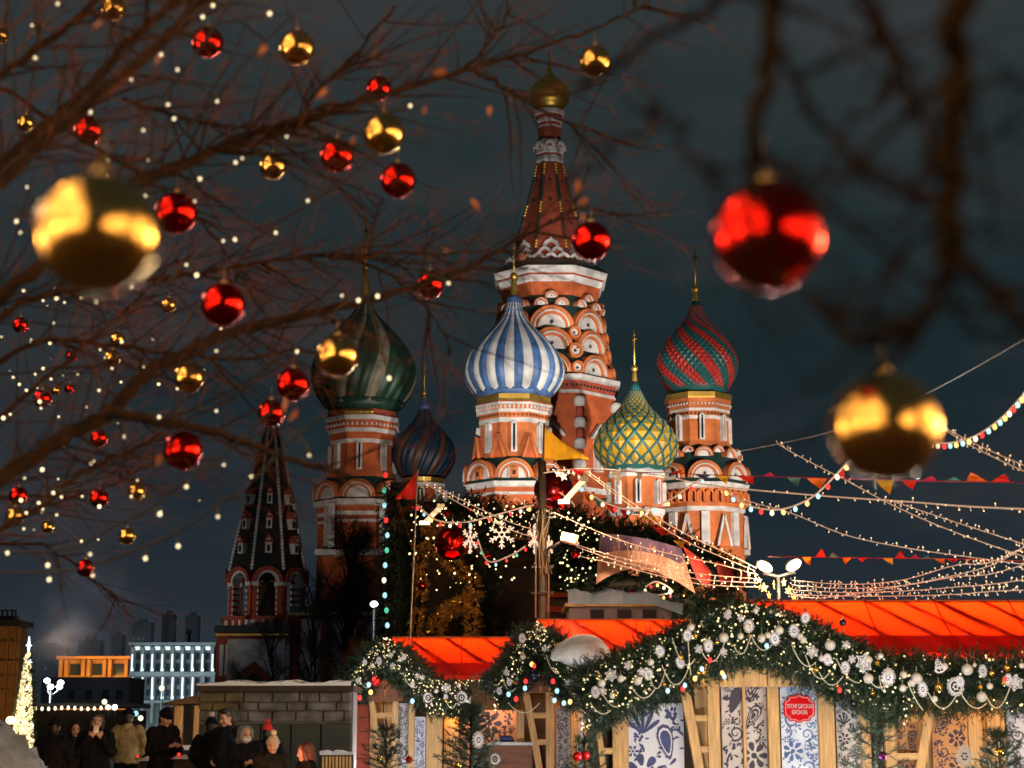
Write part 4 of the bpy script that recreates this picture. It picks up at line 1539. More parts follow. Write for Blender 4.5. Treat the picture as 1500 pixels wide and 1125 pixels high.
# lights down the edge of the gate
th = thing('light_garland', 'string of red and green bulbs down the left edge of the fir gate', 'light garland', (P(564, 800, Y).x, Y, 0))
mb = MB()
pp = [P(565 + 2 * math.sin(y * 0.05), y, Y - 0.25) for y in range(690, 940, 10)]
mb.tube(pp, 0.012, 5)
mb.build('cable', CABLE, th)
for k, py in enumerate(range(692, 935, 22)):
    mb = MB()
    mb.sphere(P(565 + 2.4 * math.sin(py * 0.05), py + 4, Y - 0.32), 0.06, 10, 8, 0, (1, 1, 1.3))
    mb.build('bulb', (BULBR if py in (692, 758) else (BULBC, BULBG, BULBC, BULBW)[k % 4]), th)

# golden tinsel garlands
TINSEL = mat('gold_tinsel', (0.40, 0.20, 0.035), 0.3, 0.6, var=0.7, scale=6, island=0.5)
for i_, (pp, rad, lab) in enumerate((
        ([(612, 795), (618, 850), (608, 925)], 5, 'thin golden tinsel strand hanging behind the flag pole'),
        ([(628, 790), (640, 800), (668, 832), (690, 846), (694, 870), (690, 935)], 8, 'thick golden tinsel garland bending down the gate'),
        ([(636, 925), (650, 900), (672, 886), (690, 876)], 8, 'short golden tinsel garland slanting up to the thick one'),
        ([(622, 770), (640, 780), (648, 800)], 7, 'golden tinsel tuft beside the large red ball'))):
    c0 = P(*pp[0], Y - 0.5)
    wp = smooth_path([P(a, b, Y - 0.5) for a, b in pp], 5)
    o = thing('tinsel_garland', lab, 'garland', (c0.x, Y - 0.5, c0.z))
    mb = MB()
    mb.tube(wp, 0.05, 6)
    mb.build('core', BARKD, o)
    a, b, c_ = fir_path(wp, Y, rad * m1, 420 if rad > 6 else 220, 60 + i_, (0.12, 0.22))
    mesh_obj('tinsel', scatter_mesh('tinsel', *sprig(8, 1.0, 0.5, 0.12, 6), a, b, c_, TINSEL, np.random.default_rng(11)), o, kind='stuff')
lamp('tinsel_lamp', 'POINT', P(660, 860, Y - 3.2), 120, (1.0, 0.66, 0.3), 0.1)

# printed banner
Yb = 44
BAN = mat('banner_cloth', (0.58, 0.29, 0.20), 0.7, var=0.22, scale=1.2, bump=0.2, bscale=4)
BANV = mat('banner_violet', (0.15, 0.09, 0.17), 0.7, var=0.3, scale=1.5)
o = thing('banner', 'long violet and amber printed cloth banner with an arched lower edge on the gate', 'banner', (P(945, 810, Yb).x, Yb, P(945, 810, Yb).z))
up = [(880, 782), (910, 784), (940, 788), (970, 794), (1000, 802), (1010, 828), (1018, 868)]
A, B = [], []
tops = [(879, 782), (903, 783), (927, 786), (951, 790), (975, 796), (998, 803)]
bots = [(873, 856), (896, 842), (924, 834), (956, 838), (988, 850), (1019, 870)]
tt = smooth_path([Vector((a, b, 0)) for a, b in tops], 4)
bt_ = smooth_path([Vector((a, b, 0)) for a, b in bots], 4)
mids = [a.lerp(b, 0.42) for a, b in zip(tt, bt_)]
def warp(L, dy=0.0):
    return [P(q.x, q.y, Yb + dy + 0.12 * math.sin(q.x * 0.12)) for q in L]
mb = MB()
mb.strip(warp(tt), warp(mids), 1)
b0 = len(mb.v)
mb.strip(warp(mids), warp(bt_), 0)
mb.strip(warp(tt, 0.05), warp(bt_, 0.05), 0)
mb.build('cloth', [BAN, BANV], o)
mb = MB()
for k in range(13):
    x = 900 + k * 6.5
    h = (14, 22, 9, 26, 16)[k % 5]
    a, b = P(x, 815 + k * 0.9, Yb - 0.03 + 0.12 * math.sin(x * 0.12)), P(x, 815 - h + k * 0.9, Yb - 0.03 + 0.12 * math.sin(x * 0.12))
    mb.beam(a, b, 0.028, 0.01, 0)
    if k % 4 == 1:
        mb.prism([(-0.06, 0), (0.06, 0), (0.06, 0.05), (0, 0.16), (-0.06, 0.05)], b, (1, 0, 0), (0, 0, 1), (0, 0.02, 0), 0)
mb.build('printed_skyline', mat('banner_print', (0.42, 0.24, 0.17), 0.7), o, kind='stuff')
lamp('banner_lamp', 'SPOT', P(1010, 900, Yb - 2.6), 900, (1.0, 0.72, 0.45), 0.1, P(965, 830, Yb), 70)

# festive cloths on the gate
for i_, (pts, col, lab) in enumerate((
        ([(1000, 800), (1024, 816), (1042, 838), (1040, 862), (1022, 850)], (0.42, 0.03, 0.02), 'red patterned cloth draped right of the banner'),
        ([(1048, 822), (1070, 828), (1078, 852), (1056, 858)], (0.45, 0.02, 0.02), 'small red cloth hanging at the right end of the gate'),
        ([(1080, 838), (1098, 842), (1096, 856), (1082, 856)], (0.35, 0.03, 0.03), 'tiny red cloth next to the floodlight post'))):
    mb = MB()
    q = [P(a, b, Yb - 0.2 - 0.05 * i_) for a, b in pts]
    c = sum(q, Vector()) / len(q)
    c.y -= 0.15
    n = len(q)
    mb.add(q + [c], [(k, (k + 1) % n, n) for k in range(n)], 0, True)
    mb.add([v + Vector((0, 0.03, 0)) for v in q], [tuple(range(n))], 0)
    o = mb.build('festive_cloth', mat('cloth_%d' % i_, col, 0.7, var=0.5, scale=5))
    tag(o, lab, 'cloth')

# snow roofed pavilion behind the second stall
Y = 40
th = thing('snowy_pavilion', 'low pavilion with a thick snowy roof and a yellow lit eave behind the second stall', 'pavilion', (P(900, 890, Y).x, Y, 0))
mb = MB()
wallb(mb, 835, 985, 885, 1073, Y + 0.6, 4, 0)
for xx in (865, 905, 942):
    wallb(mb, xx, xx + 20, 893, 930, Y + 0.5, 0.2, 1)
mb.build('wall', [CONC, DARKV], th)
mb = MB()
wallb(mb, 828, 958, 883, 888, Y + 0.2, 5, 0)
mb.build('eave', mat('painted_light_strip', (0.5, 0.36, 0.08), 0.5, var=0.3), th)  # yellow light strip on the eave put into the board colour
mb = MB()
xs = np.linspace(832, 1000, 24)
A = [P(x, 885 + max(0, (x - 955)) * 0.35, Y + 0.1) for x in xs]
B = [P(x, 867 + 3 * math.sin(x * 0.11) + 1.5 * math.sin(x * 0.37) + max(0, (x - 940)) * 0.30, Y + 0.6) for x in xs]
mb.strip(A, B, 0)
mb.strip(B, [q + Vector((0, 2.2, 0.2)) for q in B], 0)
mb.build('snow_cover', SNOW, th)
lamp('pavilion_lamp', 'POINT', P(890, 870, Y - 2.5), 26, (0.85, 0.92, 1.0), 0.3)
mb = MB()
mb.box((P(815, 880, Y).x, Y + 3, P(815, 880, Y).z), (40 * M(880, Y), 0.5, 8 * M(880, Y)), 0)
wallb(mb, 795, 845, 868, 874, Y + 2.9, 0.5, 0)
wallb(mb, 795, 845, 878, 1073, Y + 3.4, 0.5, 1)
o = mb.build('red_booth', [REDB, DARKW])
tag(o, 'dim red boarded booth glimpsed left of the snowy pavilion', 'booth')

# steam drifting over the lamps at the far left
mb = MB()
c = P(105, 905, 100)
mb.sphere(c, 1.0, 24, 16, 0, (6.5, 4.0, 4.6))
hm_ = bpy.data.materials.new('steam')
hm_.use_nodes = True
nt_ = hm_.node_tree
for n_ in list(nt_.nodes):
    if n_.type == 'BSDF_PRINCIPLED':
        nt_.nodes.remove(n_)
pv_ = nt_.nodes.new('ShaderNodeVolumePrincipled')
pv_.inputs['Color'].default_value = (0.8, 0.8, 0.85, 1)
tc_ = nt_.nodes.new('ShaderNodeTexCoord')
nz_ = nt_.nodes.new('ShaderNodeTexNoise')
nz_.inputs['Scale'].default_value = 0.35
nz_.inputs['Detail'].default_value = 4
gr_ = nt_.nodes.new('ShaderNodeTexGradient')
gr_.gradient_type = 'QUADRATIC_SPHERE'
mpg = nt_.nodes.new('ShaderNodeMapping')
mpg.vector_type = 'TEXTURE'
mpg.inputs['Location'].default_value = c
mpg.inputs['Scale'].default_value = (6.5, 4.0, 4.6)
rp_ = nt_.nodes.new('ShaderNodeMapRange')
rp_.inputs['From Min'].default_value = 0.42
rp_.inputs['From Max'].default_value = 0.75
mu_ = nt_.nodes.new('ShaderNodeMath')
mu_.operation = 'MULTIPLY'
mu2_ = nt_.nodes.new('ShaderNodeMath')
mu2_.operation = 'MULTIPLY'
mu2_.inputs[1].default_value = 0.30
nt_.links.new(tc_.outputs['Object'], nz_.inputs['Vector'])
nt_.links.new(tc_.outputs['Object'], mpg.inputs[0])
nt_.links.new(mpg.outputs[0], gr_.inputs[0])
nt_.links.new(nz_.outputs['Fac'], rp_.inputs[0])
nt_.links.new(rp_.outputs[0], mu_.inputs[0])
nt_.links.new(gr_.outputs['Fac'], mu_.inputs[1])
nt_.links.new(mu_.outputs[0], mu2_.inputs[0])
nt_.links.new(mu2_.outputs[0], pv_.inputs['Density'])
nt_.links.new(pv_.outputs[0], nt_.nodes['Material Output'].inputs['Volume'])
o = mb.build('steam', hm_, kind='stuff')
lamp('steam_fill', 'POINT', P(150, 960, 96), 900, (0.9, 0.85, 0.95), 0.5)  # unseen lamp added to light the steam



lamp('skyline_fill', 'POINT', P(180, 1010, 1250), 42000, (0.8, 0.92, 1.0), 2.0)  # unseen fill added to lift the skyline towards the sky tone
# ================================================================ market stalls
ROOF = cloth('roof_tarpaulin', (0.86, 0.046, 0.005), 0.72, 0.22, var=0.5, scale=1.3)
VAL = cloth('red_valance', (0.80, 0.018, 0.008), 0.6, 0.5, var=0.15, scale=3)
EAVEW = mat('snowy_board', (0.55, 0.60, 0.66), 0.8, var=0.2, scale=5)

def gzhel(mb, x0, x1, z0, z1, y, seed, dense=1.0, big=True):
    """cobalt flower print: petals, scalloped flowers, comb leaves and curls as thin raised print"""
    r = random.Random(seed)
    W, H = x1 - x0, z1 - z0
    cnt = [0]
    def clip(pts):
        return [Vector((min(max(px_, x0), x1), y - 0.0004 * (cnt[0] % 40), min(max(pz_, z0), z1))) for px_, pz_ in pts]
    def poly(pts, mi=0):
        cnt[0] += 1
        q = clip(pts)
        if len(q) >= 3:
            c = sum(q, Vector()) / len(q)
            mb.add(q + [c], [(i, (i + 1) % len(q), len(q)) for i in range(len(q))], mi)
    def tear(cx, cz, a, L, w, mi=0):
        u, v = (math.cos(a), math.sin(a)), (-math.sin(a), math.cos(a))
        pts = []
        for i in range(12):
            t = 2 * pi * i / 12
            s = (1 - math.cos(t)) / 2
            wd = math.sin(t) * w * (0.35 + 0.65 * s)
            pts.append((cx + u[0] * L * s + v[0] * wd, cz + u[1] * L * s + v[1] * wd))
        poly(pts, mi)
    def curl(cx, cz, a, R, turns, w, comb=True):
        A, B = [], []
        n = int(22 * turns)
        for i in range(n + 1):
            t = i / n
            rr = R * (1 - 0.85 * t)
            an = a + turns * 2 * pi * t
            ww = w * (1 - 0.6 * t)
            A.append((cx + (rr + ww) * math.cos(an), cz + (rr + ww) * math.sin(an)))
            B.append((cx + (rr - ww) * math.cos(an), cz + (rr - ww) * math.sin(an)))
        cnt[0] += 1
        mb.strip(clip(A), clip(B), 0)
        if comb:
            for i in range(9):
                an = a + turns * 2 * pi * 0.42 * i / 9
                tear(cx + R * 1.12 * math.cos(an), cz + R * 1.12 * math.sin(an), an + 0.25, R * 0.75, R * 0.11)
    def flower(cx, cz, R, n):
        for i in range(n):
            an = 2 * pi * i / n
            tear(cx + R * 0.30 * math.cos(an), cz + R * 0.30 * math.sin(an), an, R * 0.72, R * 0.30)
        poly([(cx + R * 0.36 * math.cos(2 * pi * i / 12), cz + R * 0.36 * math.sin(2 * pi * i / 12)) for i in range(12)], 1)
        poly([(cx + R * 0.22 * math.cos(2 * pi * i / 12), cz + R * 0.22 * math.sin(2 * pi * i / 12)) for i in range(12)], 0)
    def bud(cx, cz, R, a):
        for k, (f, mi) in enumerate(((1.0, 0), (0.80, 1), (0.66, 0), (0.46, 1), (0.32, 0))):
            tear(cx - math.cos(a) * R * f, cz - math.sin(a) * R * f, a, 2 * R * f, R * 0.62 * f, mi)
    zc = z0 + 0.12 * H
    i = 0
    while zc < z1 - 0.05 * H:
        R = min(W * 0.34, 0.30) * r.uniform(0.8, 1.15)
        side = -1 if i % 2 else 1
        cx = x0 + W * (0.5 + 0.20 * side)
        k = r.randrange(4)
        if k == 0 and big:
            bud(cx, zc, R * 1.1, r.uniform(0.6, 2.2))
        elif k == 1:
            curl(cx, zc, r.uniform(0, 6), R * 0.62, 1.4, R * 0.09)
        elif k == 2:
            flower(cx, zc, R * 0.8, 7)
        else:
            for q in range(5):
                tear(cx, zc - R * 0.6, pi / 2 + (q - 2) * 0.45, R * (1.25 - 0.12 * abs(q - 2)), R * 0.13)
            curl(cx - side * R * 0.2, zc + R * 0.5, 2.0, R * 0.3, 1.2, R * 0.07, False)
        ox = x0 + W * (0.5 - 0.28 * side)
        if r.random() < 0.8:
            flower(ox, zc + R * 0.3, R * 0.32, 5)
        for q in range(int(5 * dense)):
            tear(ox + r.uniform(-.3, .3) * R, zc + r.uniform(-0.9, 1.0) * R, r.uniform(0, 2 * pi), R * r.uniform(0.25, 0.55), R * 0.10)
        for q in range(int(7 * dense)):
            tear(r.uniform(x0, x1), zc + r.uniform(-0.8, 0.8) * R, r.uniform(0, 2 * pi), R * r.uniform(0.2, 0.45), R * 0.085)
        flower(x0 + W * (0.5 + 0.38 * side), zc + R * 0.9, R * 0.26, 6)
        zc += R * 1.30
        i += 1

def zrow(py, Y):
    return P(750, py, Y).z

def xcol(px, py, Y):
    return P(px, py, Y).x

class Stall:
    def __init__(s, label, Y, ridge, eave, x0, x1, apex, fl, fr, deep=1.6):
        s.Y = Y
        s.xl, s.xr = xcol(x0, eave, Y), xcol(x1, eave, Y)
        s.ze, s.zr = zrow(eave, Y), zrow(ridge, Y + deep)
        s.t = thing('market_stall', label, 'market stall', ((s.xl + s.xr) / 2, Y + 1.5, 0))
        s.deep = deep
        yr, yb = Y + deep, Y + 2 * deep
        # roof cloth
        mb = MB()
        n, m_n = 90, 10
        for (ya, za, yb_, zb) in ((Y, s.ze, yr, s.zr), (yr, s.zr, yb, s.ze)):
            L_ = []
            for j in range(m_n + 1):
                t = j / m_n
                sag = math.sin(pi * t)
                L_.append([Vector((s.xl + (s.xr - s.xl) * i / n, ya + (yb_ - ya) * t, za + (zb - za) * t + 0.006 * math.sin(i * 0.5) * (1 - t if ya < yb_ and zb > za else t)
                    - sag * (0.012 + 0.014 * math.sin(i * 0.37 + 1.1 * math.sin(i * 0.11)) + 0.007 * math.sin(i * 1.27 + 3 * t)))) for i in range(n + 1)])
            for r0, r1 in zip(L_[:-1], L_[1:]):
                mb.strip(r0, r1, 0)
        mb.s = [True] * len(mb.s)
        mb.add([(s.xl, Y, s.ze), (s.xl, yr, s.zr), (s.xl, yb, s.ze)], [(0, 1, 2)], 0)
        mb.add([(s.xr, Y, s.ze), (s.xr, yr, s.zr), (s.xr, yb, s.ze)], [(0, 2, 1)], 0)
        s.roof = mb.build('roof', ROOF, s.t)
        # rafters and braces under the cloth
        k = 0
        x = s.xl - 1.0
        while x < s.xr:
            mb = MB()
            a = Vector((x, yr - 0.03, s.zr - 0.075))
            b = Vector((x + 1.25, Y + 0.05, s.ze - 0.035))
            if a.x > s.xl and b.x < s.xr + 1.0:
                mb.beam(a, b, rnd.uniform(0.06, 0.13), 0.05, 0, 0, (0, -0.5, 1))
                mb.build('rafter', WOOD, s.roof)
            x += rnd.uniform(0.5, 0.85)
        x = s.xl + 0.5
        while x < s.xr:
            mb = MB()
            pp_ = [Vector((x + 0.01 * math.sin(q), Y + (yr - Y) * q / 8, s.ze + (s.zr - s.ze) * q / 8 + 0.012 - 0.014 * math.sin(pi * q / 8))) for q in range(9)]
            mb.tube(pp_, 0.011, 5)
            mb.build('seam', VAL, s.roof)
            x += rnd.uniform(0.9, 1.3)
        mb = MB()
        mb.beam((s.xl, yr, s.zr - 0.06), (s.xr, yr, s.zr - 0.06), 0.09, 0.09, 0, 0, (0, 0, 1))
        mb.build('ridge_beam', WOODH, s.roof)
        # valance along the eave, ceiling, walls
        mb = MB()
        f = 0.30
        A = [(s.xl, Y - 0.012, s.ze + 0.01), (s.xr, Y - 0.012, s.ze + 0.01)]
        B = [(s.xl, Y - 0.012 + s.deep * f, s.ze + 0.014 + (s.zr - s.ze) * f), (s.xr, Y - 0.012 + s.deep * f, s.ze + 0.014 + (s.zr - s.ze) * f)]
        mb.strip([Vector(q) for q in A], [Vector(q) for q in B], 0)
        mb.strip([Vector(q) + Vector((0, 0, -0.07)) for q in A], [Vector(q) for q in A], 0)
        mb.build('valance', VAL, s.roof)
        mb = MB()
        mb.box(((s.xl + s.xr) / 2, Y + s.deep, s.ze - 0.12), (s.xr - s.xl, 2 * s.deep - 0.05, 0.05), 0)
        mb.build('ceiling', BROWNW, s.t)
        mb = MB()
        mb.box(((s.xl + s.xr) / 2, Y + 2 * s.deep - 0.3, (s.ze - 0.15) / 2), (s.xr - s.xl - 0.1, 0.08, s.ze - 0.16), 0)
        mb.build('back_wall', BROWNW, s.t)
        # cross gable
        A, L, R_ = P(*apex, Y - 0.35), P(*fl, Y - 0.35), P(*fr, Y - 0.35)
        s.apex, s.fl, s.fr = A, L, R_
        mb = MB()
        bk = Vector((0, s.deep + 0.3, 0))
        mb.strip([L, A, R_], [L + bk, A + bk, R_ + bk], 0)
        mb.build('gable_roof', VAL, s.t)
        nb = max(4, int((R_.x - L.x) / 0.34))
        for i in range(nb):
            xa, xb = L.x + (R_.x - L.x) * i / nb + 0.01, L.x + (R_.x - L.x) * (i + 1) / nb - 0.01
            def ztop(x):
                return (L.z + (A.z - L.z) * (x - L.x) / (A.x - L.x)) if x < A.x else (R_.z + (A.z - R_.z) * (R_.x - x) / (R_.x - A.x))
            zb = min(L.z, R_.z) - 0.02
            mb = MB()
            mb.prism([(xa, zb), (xb, zb), (xb, ztop(xb) - 0.04), (xa, ztop(xa) - 0.04)], (0, A.y + 0.03, 0), (1, 0, 0), (0, 0, 1), (0, 0.04, 0), 0)
            mb.build('gable_board', WOOD if Y < 26 else BROWNW, s.t)
        for sgn, q in ((1, L), (-1, R_)):
            mb = MB()
            mb.beam(q + Vector((0, -0.02, 0)), A + Vector((0, -0.02, 0)), 0.10, 0.05, 0, 0.006, (0, 1, 0))
            mb.build('barge_board', BROWNW, s.t)

    def post(s, x0, x1, y0, dy=0.0, m=None, name='post'):
        Y = s.Y + dy
        mb = MB()
        a, b = xcol(x0, 1090, Y), xcol(x1, 1090, Y)
        zt = zrow(y0, Y)
        mb.box(((a + b) / 2, Y + 0.06, zt / 2), (b - a, 0.12, zt), 0, None, 0.008)
        return mb.build(name, m or WOOD, s.t)

    def panel(s, x0, x1, y0, dy, seed, mats=None, y1=None, dense=1.0, name='printed_panel', big=True):
        Y = s.Y + dy
        a, b = xcol(x0, 1090, Y), xcol(x1, 1090, Y)
        zt = zrow(y0, Y)
        zb = 0.35 if y1 is None else zrow(y1, Y)
        mb = MB()
        mb.box(((a + b) / 2, Y + 0.02, (zt + zb) / 2), (b - a, 0.03, zt - zb), 0)
        p = mb.build(name, (mats or [PANEL])[0], s.t)
        mb = MB()
        gzhel(mb, a + 0.005, b - 0.005, max(zb, zt - 1.6), zt - 0.005, Y + 0.0025, seed, dense, big)
        mb.build('flower_print', [(mats or [0, PRINT])[1], (mats or [PANEL])[0]], p, kind='stuff')
        return p

    def ladder(s, xs_top, xs_bot, xu0, xu1, y0, rungs, dy=-0.05, w=9, right=False):
        """open trellis: slanting stile, upright stile, rungs; behind it a board"""
        Y = s.Y + dy
        fr = thing_part('trellis', s.t)
        a = Vector((xcol(xs_top, y0, Y), Y, zrow(y0, Y)))
        t_ = (1200 - y0) / (1125 - y0)
        xb = xs_top + (xs_bot - xs_top) * t_
        b = Vector((xcol(xb, 1200, Y), Y, zrow(1200, Y)))
        wm = w * M(1050, Y)
        mb = MB()
        mb.beam(b, a, wm, 0.09, 0, 0.006)
        mb.build('slanting_stile', WOOD, fr)
        xa_, xb_ = xcol(xu0, 1090, Y), xcol(xu1, 1090, Y)
        mb = MB()
        zt = zrow(y0 - 18, Y)
        mb.box(((xa_ + xb_) / 2, Y, zt / 2), (xb_ - xa_, 0.10, zt), 0, None, 0.006)
        mb.build('upright_stile', WOOD, fr)
        for ry, rh in rungs:
            z = zrow(ry, Y)
            f = (ry - y0) / (1125 - y0)
            xl = xcol(xs_top + (xs_bot - xs_top) * f, ry, Y)
            xe = xa_ + 0.01 if not right else xb_ - 0.01
            mb = MB()
            mb.box(((xl + xe) / 2, Y + 0.004, z), (abs(xe - xl), 0.075, rh * M(1050, Y)), 0, None, 0.006)
            mb.build('rung', WOODH, fr)
        return fr

def thing_part(name, parent):
    o = bpy.data.objects.new(name, None)
    COL.objects.link(o)
    o.parent = parent
    o.matrix_parent_inverse = WM[parent.as_pointer()].inverted()
    WM[o.as_pointer()] = I4
    return o

S3 = Stall('nearest red roofed market stall with a broad fir trimmed gable at the right', 25.0, 878, 957, 1120, 1640, (1090, 886), (842, 1004), (1336, 984))
S2 = Stall('middle red roofed market stall with snow on its roof and a steep gable', 29.4, 906, 972, 788, 1040, (788, 912), (722, 1012), (862, 1012))
S1 = Stall('farthest red roofed market stall at the left end of the row', 34.5, 932, 990, 566, 765, (566, 938), (508, 1026), (646, 1012), 1.5)

# ---- stall 3 front
GP = [mat('pale_panel', (0.52, 0.50, 0.50), 0.6, var=0.1, scale=2), mat('dark_print', (0.020, 0.022, 0.055), 0.6, var=0.3)]
S3.panel(916, 1002, 1030, 0.16, 11, dense=1.6)
S3.post(1126, 1143, 962)
S3.post(1200, 1224, 975)
S3.post(1089, 1094, 960, 0.10)
S3.post(904, 921, 1030, 0.05)
pA = S3.panel(1058, 1124, 962, 0.16, 23, GP, dense=1.8)
pS = S3.panel(1145, 1199, 978, 0.05, 35, [mat('sky_panel', (0.56, 0.66, 0.80), 0.6, var=0.22, scale=3.5), mat('azure_print', (0.04, 0.12, 0.34), 0.6, var=0.4)], dense=1.6)
S3.panel(1226, 1262, 985, 0.16, 41, GP, dense=2)
S3.ladder(1001, 1024, 1037, 1055, 998, [(1001, 10), (1052, 9), (1098, 9)], w=14)
mb = MB()
Y = S3.Y + 0.1
mb.box(((xcol(1090, 960, Y) + xcol(1130, 960, Y)) / 2, Y, zrow(957, Y)), (xcol(1130, 960, Y) - xcol(1060, 960, Y), 0.10, 11 * M(957, Y)), 0, None, 0.006)
mb.build('lintel', WOODH, S3.t)
S3.ladder(872, 884, 897, 905, 1030, [(1060, 9), (1100, 9)], 0.05, 8)
S3.ladder(1366, 1348, 1296, 1312, 1010, [(1052, 12), (1108, 10)], -0.05, 14, right=True)
S3.post(1262, 1276, 1000, 0.10)
S3.post(1448, 1474, 1000, 0.0)
wpm = [mat('amber_panel', (0.52, 0.25, 0.09), 0.6, var=0.15, scale=2), GP[1]]
S3.panel(1366, 1418, 1040, 0.18, 53, wpm, dense=1.6)
S3.panel(1312, 1346, 1030, 0.25, 59, wpm, dense=0.6)
S3.post(1420, 1440, 1030, 0.14)
S3.panel(1476, 1530, 1000, 0.10, 67, [PANEL, mat('grey_line_print', (0.06, 0.07, 0.10), 0.6)], dense=2.2, big=False)
# boards behind the trellis
mb = MB()
for i_, xx in enumerate(range(862, 1640, 26)):
    mb = MB()
    Y = S3.Y + 0.32
    a, b = xcol(xx, 1090, Y), xcol(xx + 25, 1090, Y)
    zt = S3.ze - 0.16
    mb.box(((a + b) / 2, Y, zt / 2), (b - a, 0.03, zt), 0, None, 0.004)
    mb.build('wall_board', WOOD if 1000 < xx < 1060 or xx > 1290 else DARKW, S3.t)
# red shop plaque
pl = thing('shop_plaque', 'red scalloped plaque with white shop lettering on the blue printed panel', 'sign', P(1171, 1038, S3.Y - 0.02))
Yp = S3.Y - 0.03
k_ = M(1038, Yp)
def plaque_outline(w, h, n):
    """rectangle with stepped round corners and a small crown top and bottom"""
    pts = []
    qx, qz = w / 2, h / 2
    c = n
    for sx, sz, a0 in ((1, 1, 0), (-1, 1, 1), (-1, -1, 2), (1, -1, 3)):
        cx_, cz_ = sx * (qx), sz * (qz)
        arc = []
        for i in range(7):
            a = (pi / 2) * i / 6
            arc.append((cx_ - sx * c * math.cos(a) if False else cx_ - sx * c * math.sin(a), cz_ - sz * c * math.cos(a)))
        if a0 in (1, 3):
            arc = arc[::-1]
        pts += arc
        if a0 in (0, 2):
            pts += [(sx * c * 0.9, sz * qz), (sx * c * 0.45, sz * (qz + c * 0.28)), (0, sz * (qz + c * 0.42)), (-sx * c * 0.45, sz * (qz + c * 0.28)), (-sx * c * 0.9, sz * qz)]
        else:
            pts += [(sx * (qx + c * 0.10), sz * qz * 0.35), (sx * (qx + c * 0.16), 0), (sx * (qx + c * 0.10), -sz * qz * 0.35)]
    return pts
o0 = P(1171, 1038, Yp)
mb = MB()
po = plaque_outline(44 * k_, 36 * k_, 7 * k_)
mb.prism(po, o0, (1, 0, 0), (0, 0, 1), (0, 0.025, 0), 0)
mb.build('board', mat('signal_red', (0.55, 0.004, 0.008), 0.8, var=0.08, spec=0.1), pl)
mb = MB()
pi_ = [(a * 0.90, b * 0.90) for a, b in po]
pj_ = [(a * 0.865, b * 0.86) for a, b in po]
mb.strip([o0 + Vector((a, -0.003, b)) for a, b in pi_], [o0 + Vector((a, -0.003, b)) for a, b in pj_], 0, True)
mb.build('border_line', WHITE, pl)
for i_, (txt, dz, sz_) in enumerate((('ПЯТИГОРСКАЯ', 3.0, 7.2), ('БРОНЗА', -5.6, 7.2))):
    cu = bpy.data.curves.new('lettering', 'FONT')
    cu.body = txt
    cu.size = sz_ * k_ * 1.15
    cu.align_x = 'CENTER'
    cu.align_y = 'CENTER'
    cu.extrude = 0.001
    cu.offset = 0.0006
    cu.space_character = 0.92
    cu.materials.append(WHITE)
    tmp = bpy.data.objects.new('lettering', cu)
    COL.objects.link(tmp)
    lm = bpy.data.meshes.new_from_object(tmp.evaluated_get(bpy.context.evaluated_depsgraph_get()))
    bpy.data.objects.remove(tmp)
    if not lm.materials:
        lm.materials.append(WHITE)
    to = bpy.data.objects.new('lettering', lm)
    COL.objects.link(to)
    to.parent = pl
    to.location = Vector((0, -0.016 - 0.0, dz * k_))
    to.rotation_euler = (pi / 2, 0, 0)
    to.scale = (0.72, 1, 1)

# ---- stall 2 front
S2.ladder(768, 790, 800, 812, 1000, [(1010, 9), (1048, 8), (1087, 8)], w=10)
S2.panel(815, 835, 1036, 0.16, 71, GP, dense=2)
S2.post(836, 847, 1030)
S2.panel(848, 858, 1045, 0.05, 73, dense=1)
S2.post(859, 872, 1030, 0.03)
S2.post(757, 768, 1040, 0.12)
S2.panel(700, 757, 1040, 0.9, 75, [mat('pink_panel', (0.50, 0.34, 0.33), 0.6, var=0.15), PRINT], 1090, dense=1.2)
mb = MB()
Y = S2.Y - 0.1
wallb(mb, 716, 780, 1092, 1210, Y, 0.6, 0, 0.01)
mb.build('counter', BROWNW, S2.t)
mb = MB()
wallb(mb, 712, 782, 1087, 1092, Y - 0.08, 0.75, 0, 0.01)
mb.build('counter_top', EAVEW, S2.t)
mb = MB()
wallb(mb, 732, 752, 1079, 1087, Y + 0.1, 0.3, 0, 0.02)
o = mb.build('folded_cloth', BLUEBALL)
tag(o, 'dark blue folded cloth lying on the white counter top', 'cloth')
for xx in range(690, 875, 22):
    mb = MB()
    wallb(mb, xx, xx + 21, 1000, 1210, S2.Y + 1.0, 0.03, 0, 0.004)
    mb.build('wall_board', DARKW if xx < 790 else WOOD, S2.t)
# ---- stall 1 front
S1.ladder(541, 562, 574, 583, 1010, [(1014, 8), (1048, 8), (1082, 7)], w=8)
S1.panel(583, 598, 1030, 0.14, 81, GP, dense=1.6)
S1.post(598, 607, 1028)
S1.panel(607, 623, 1050, 0.05, 83, dense=1.5)
S1.post(624, 648, 1040, 0.02)
S1.post(650, 672, 1045, 0.4, WOOD)
S1.panel(672, 700, 1050, 0.5, 85, [mat('rust_panel', (0.5, 0.22, 0.08), 0.6, var=0.2), GP[1]], dense=1)
for k in range(8):
    mb = MB()
    wallb(mb, 517, 541, 1032 + k * 20, 1051 + k * 20, S1.Y + 0.1, 0.05, 0, 0.006)
    mb.build('wall_board', REDB, S1.t)
for xx in range(541, 720, 20):
    mb = MB()
    wallb(mb, xx, xx + 19, 1010, 1210, S1.Y + 0.7, 0.03, 0, 0.004)
    mb.build('wall_board', WOOD if xx < 580 else DARKW, S1.t)
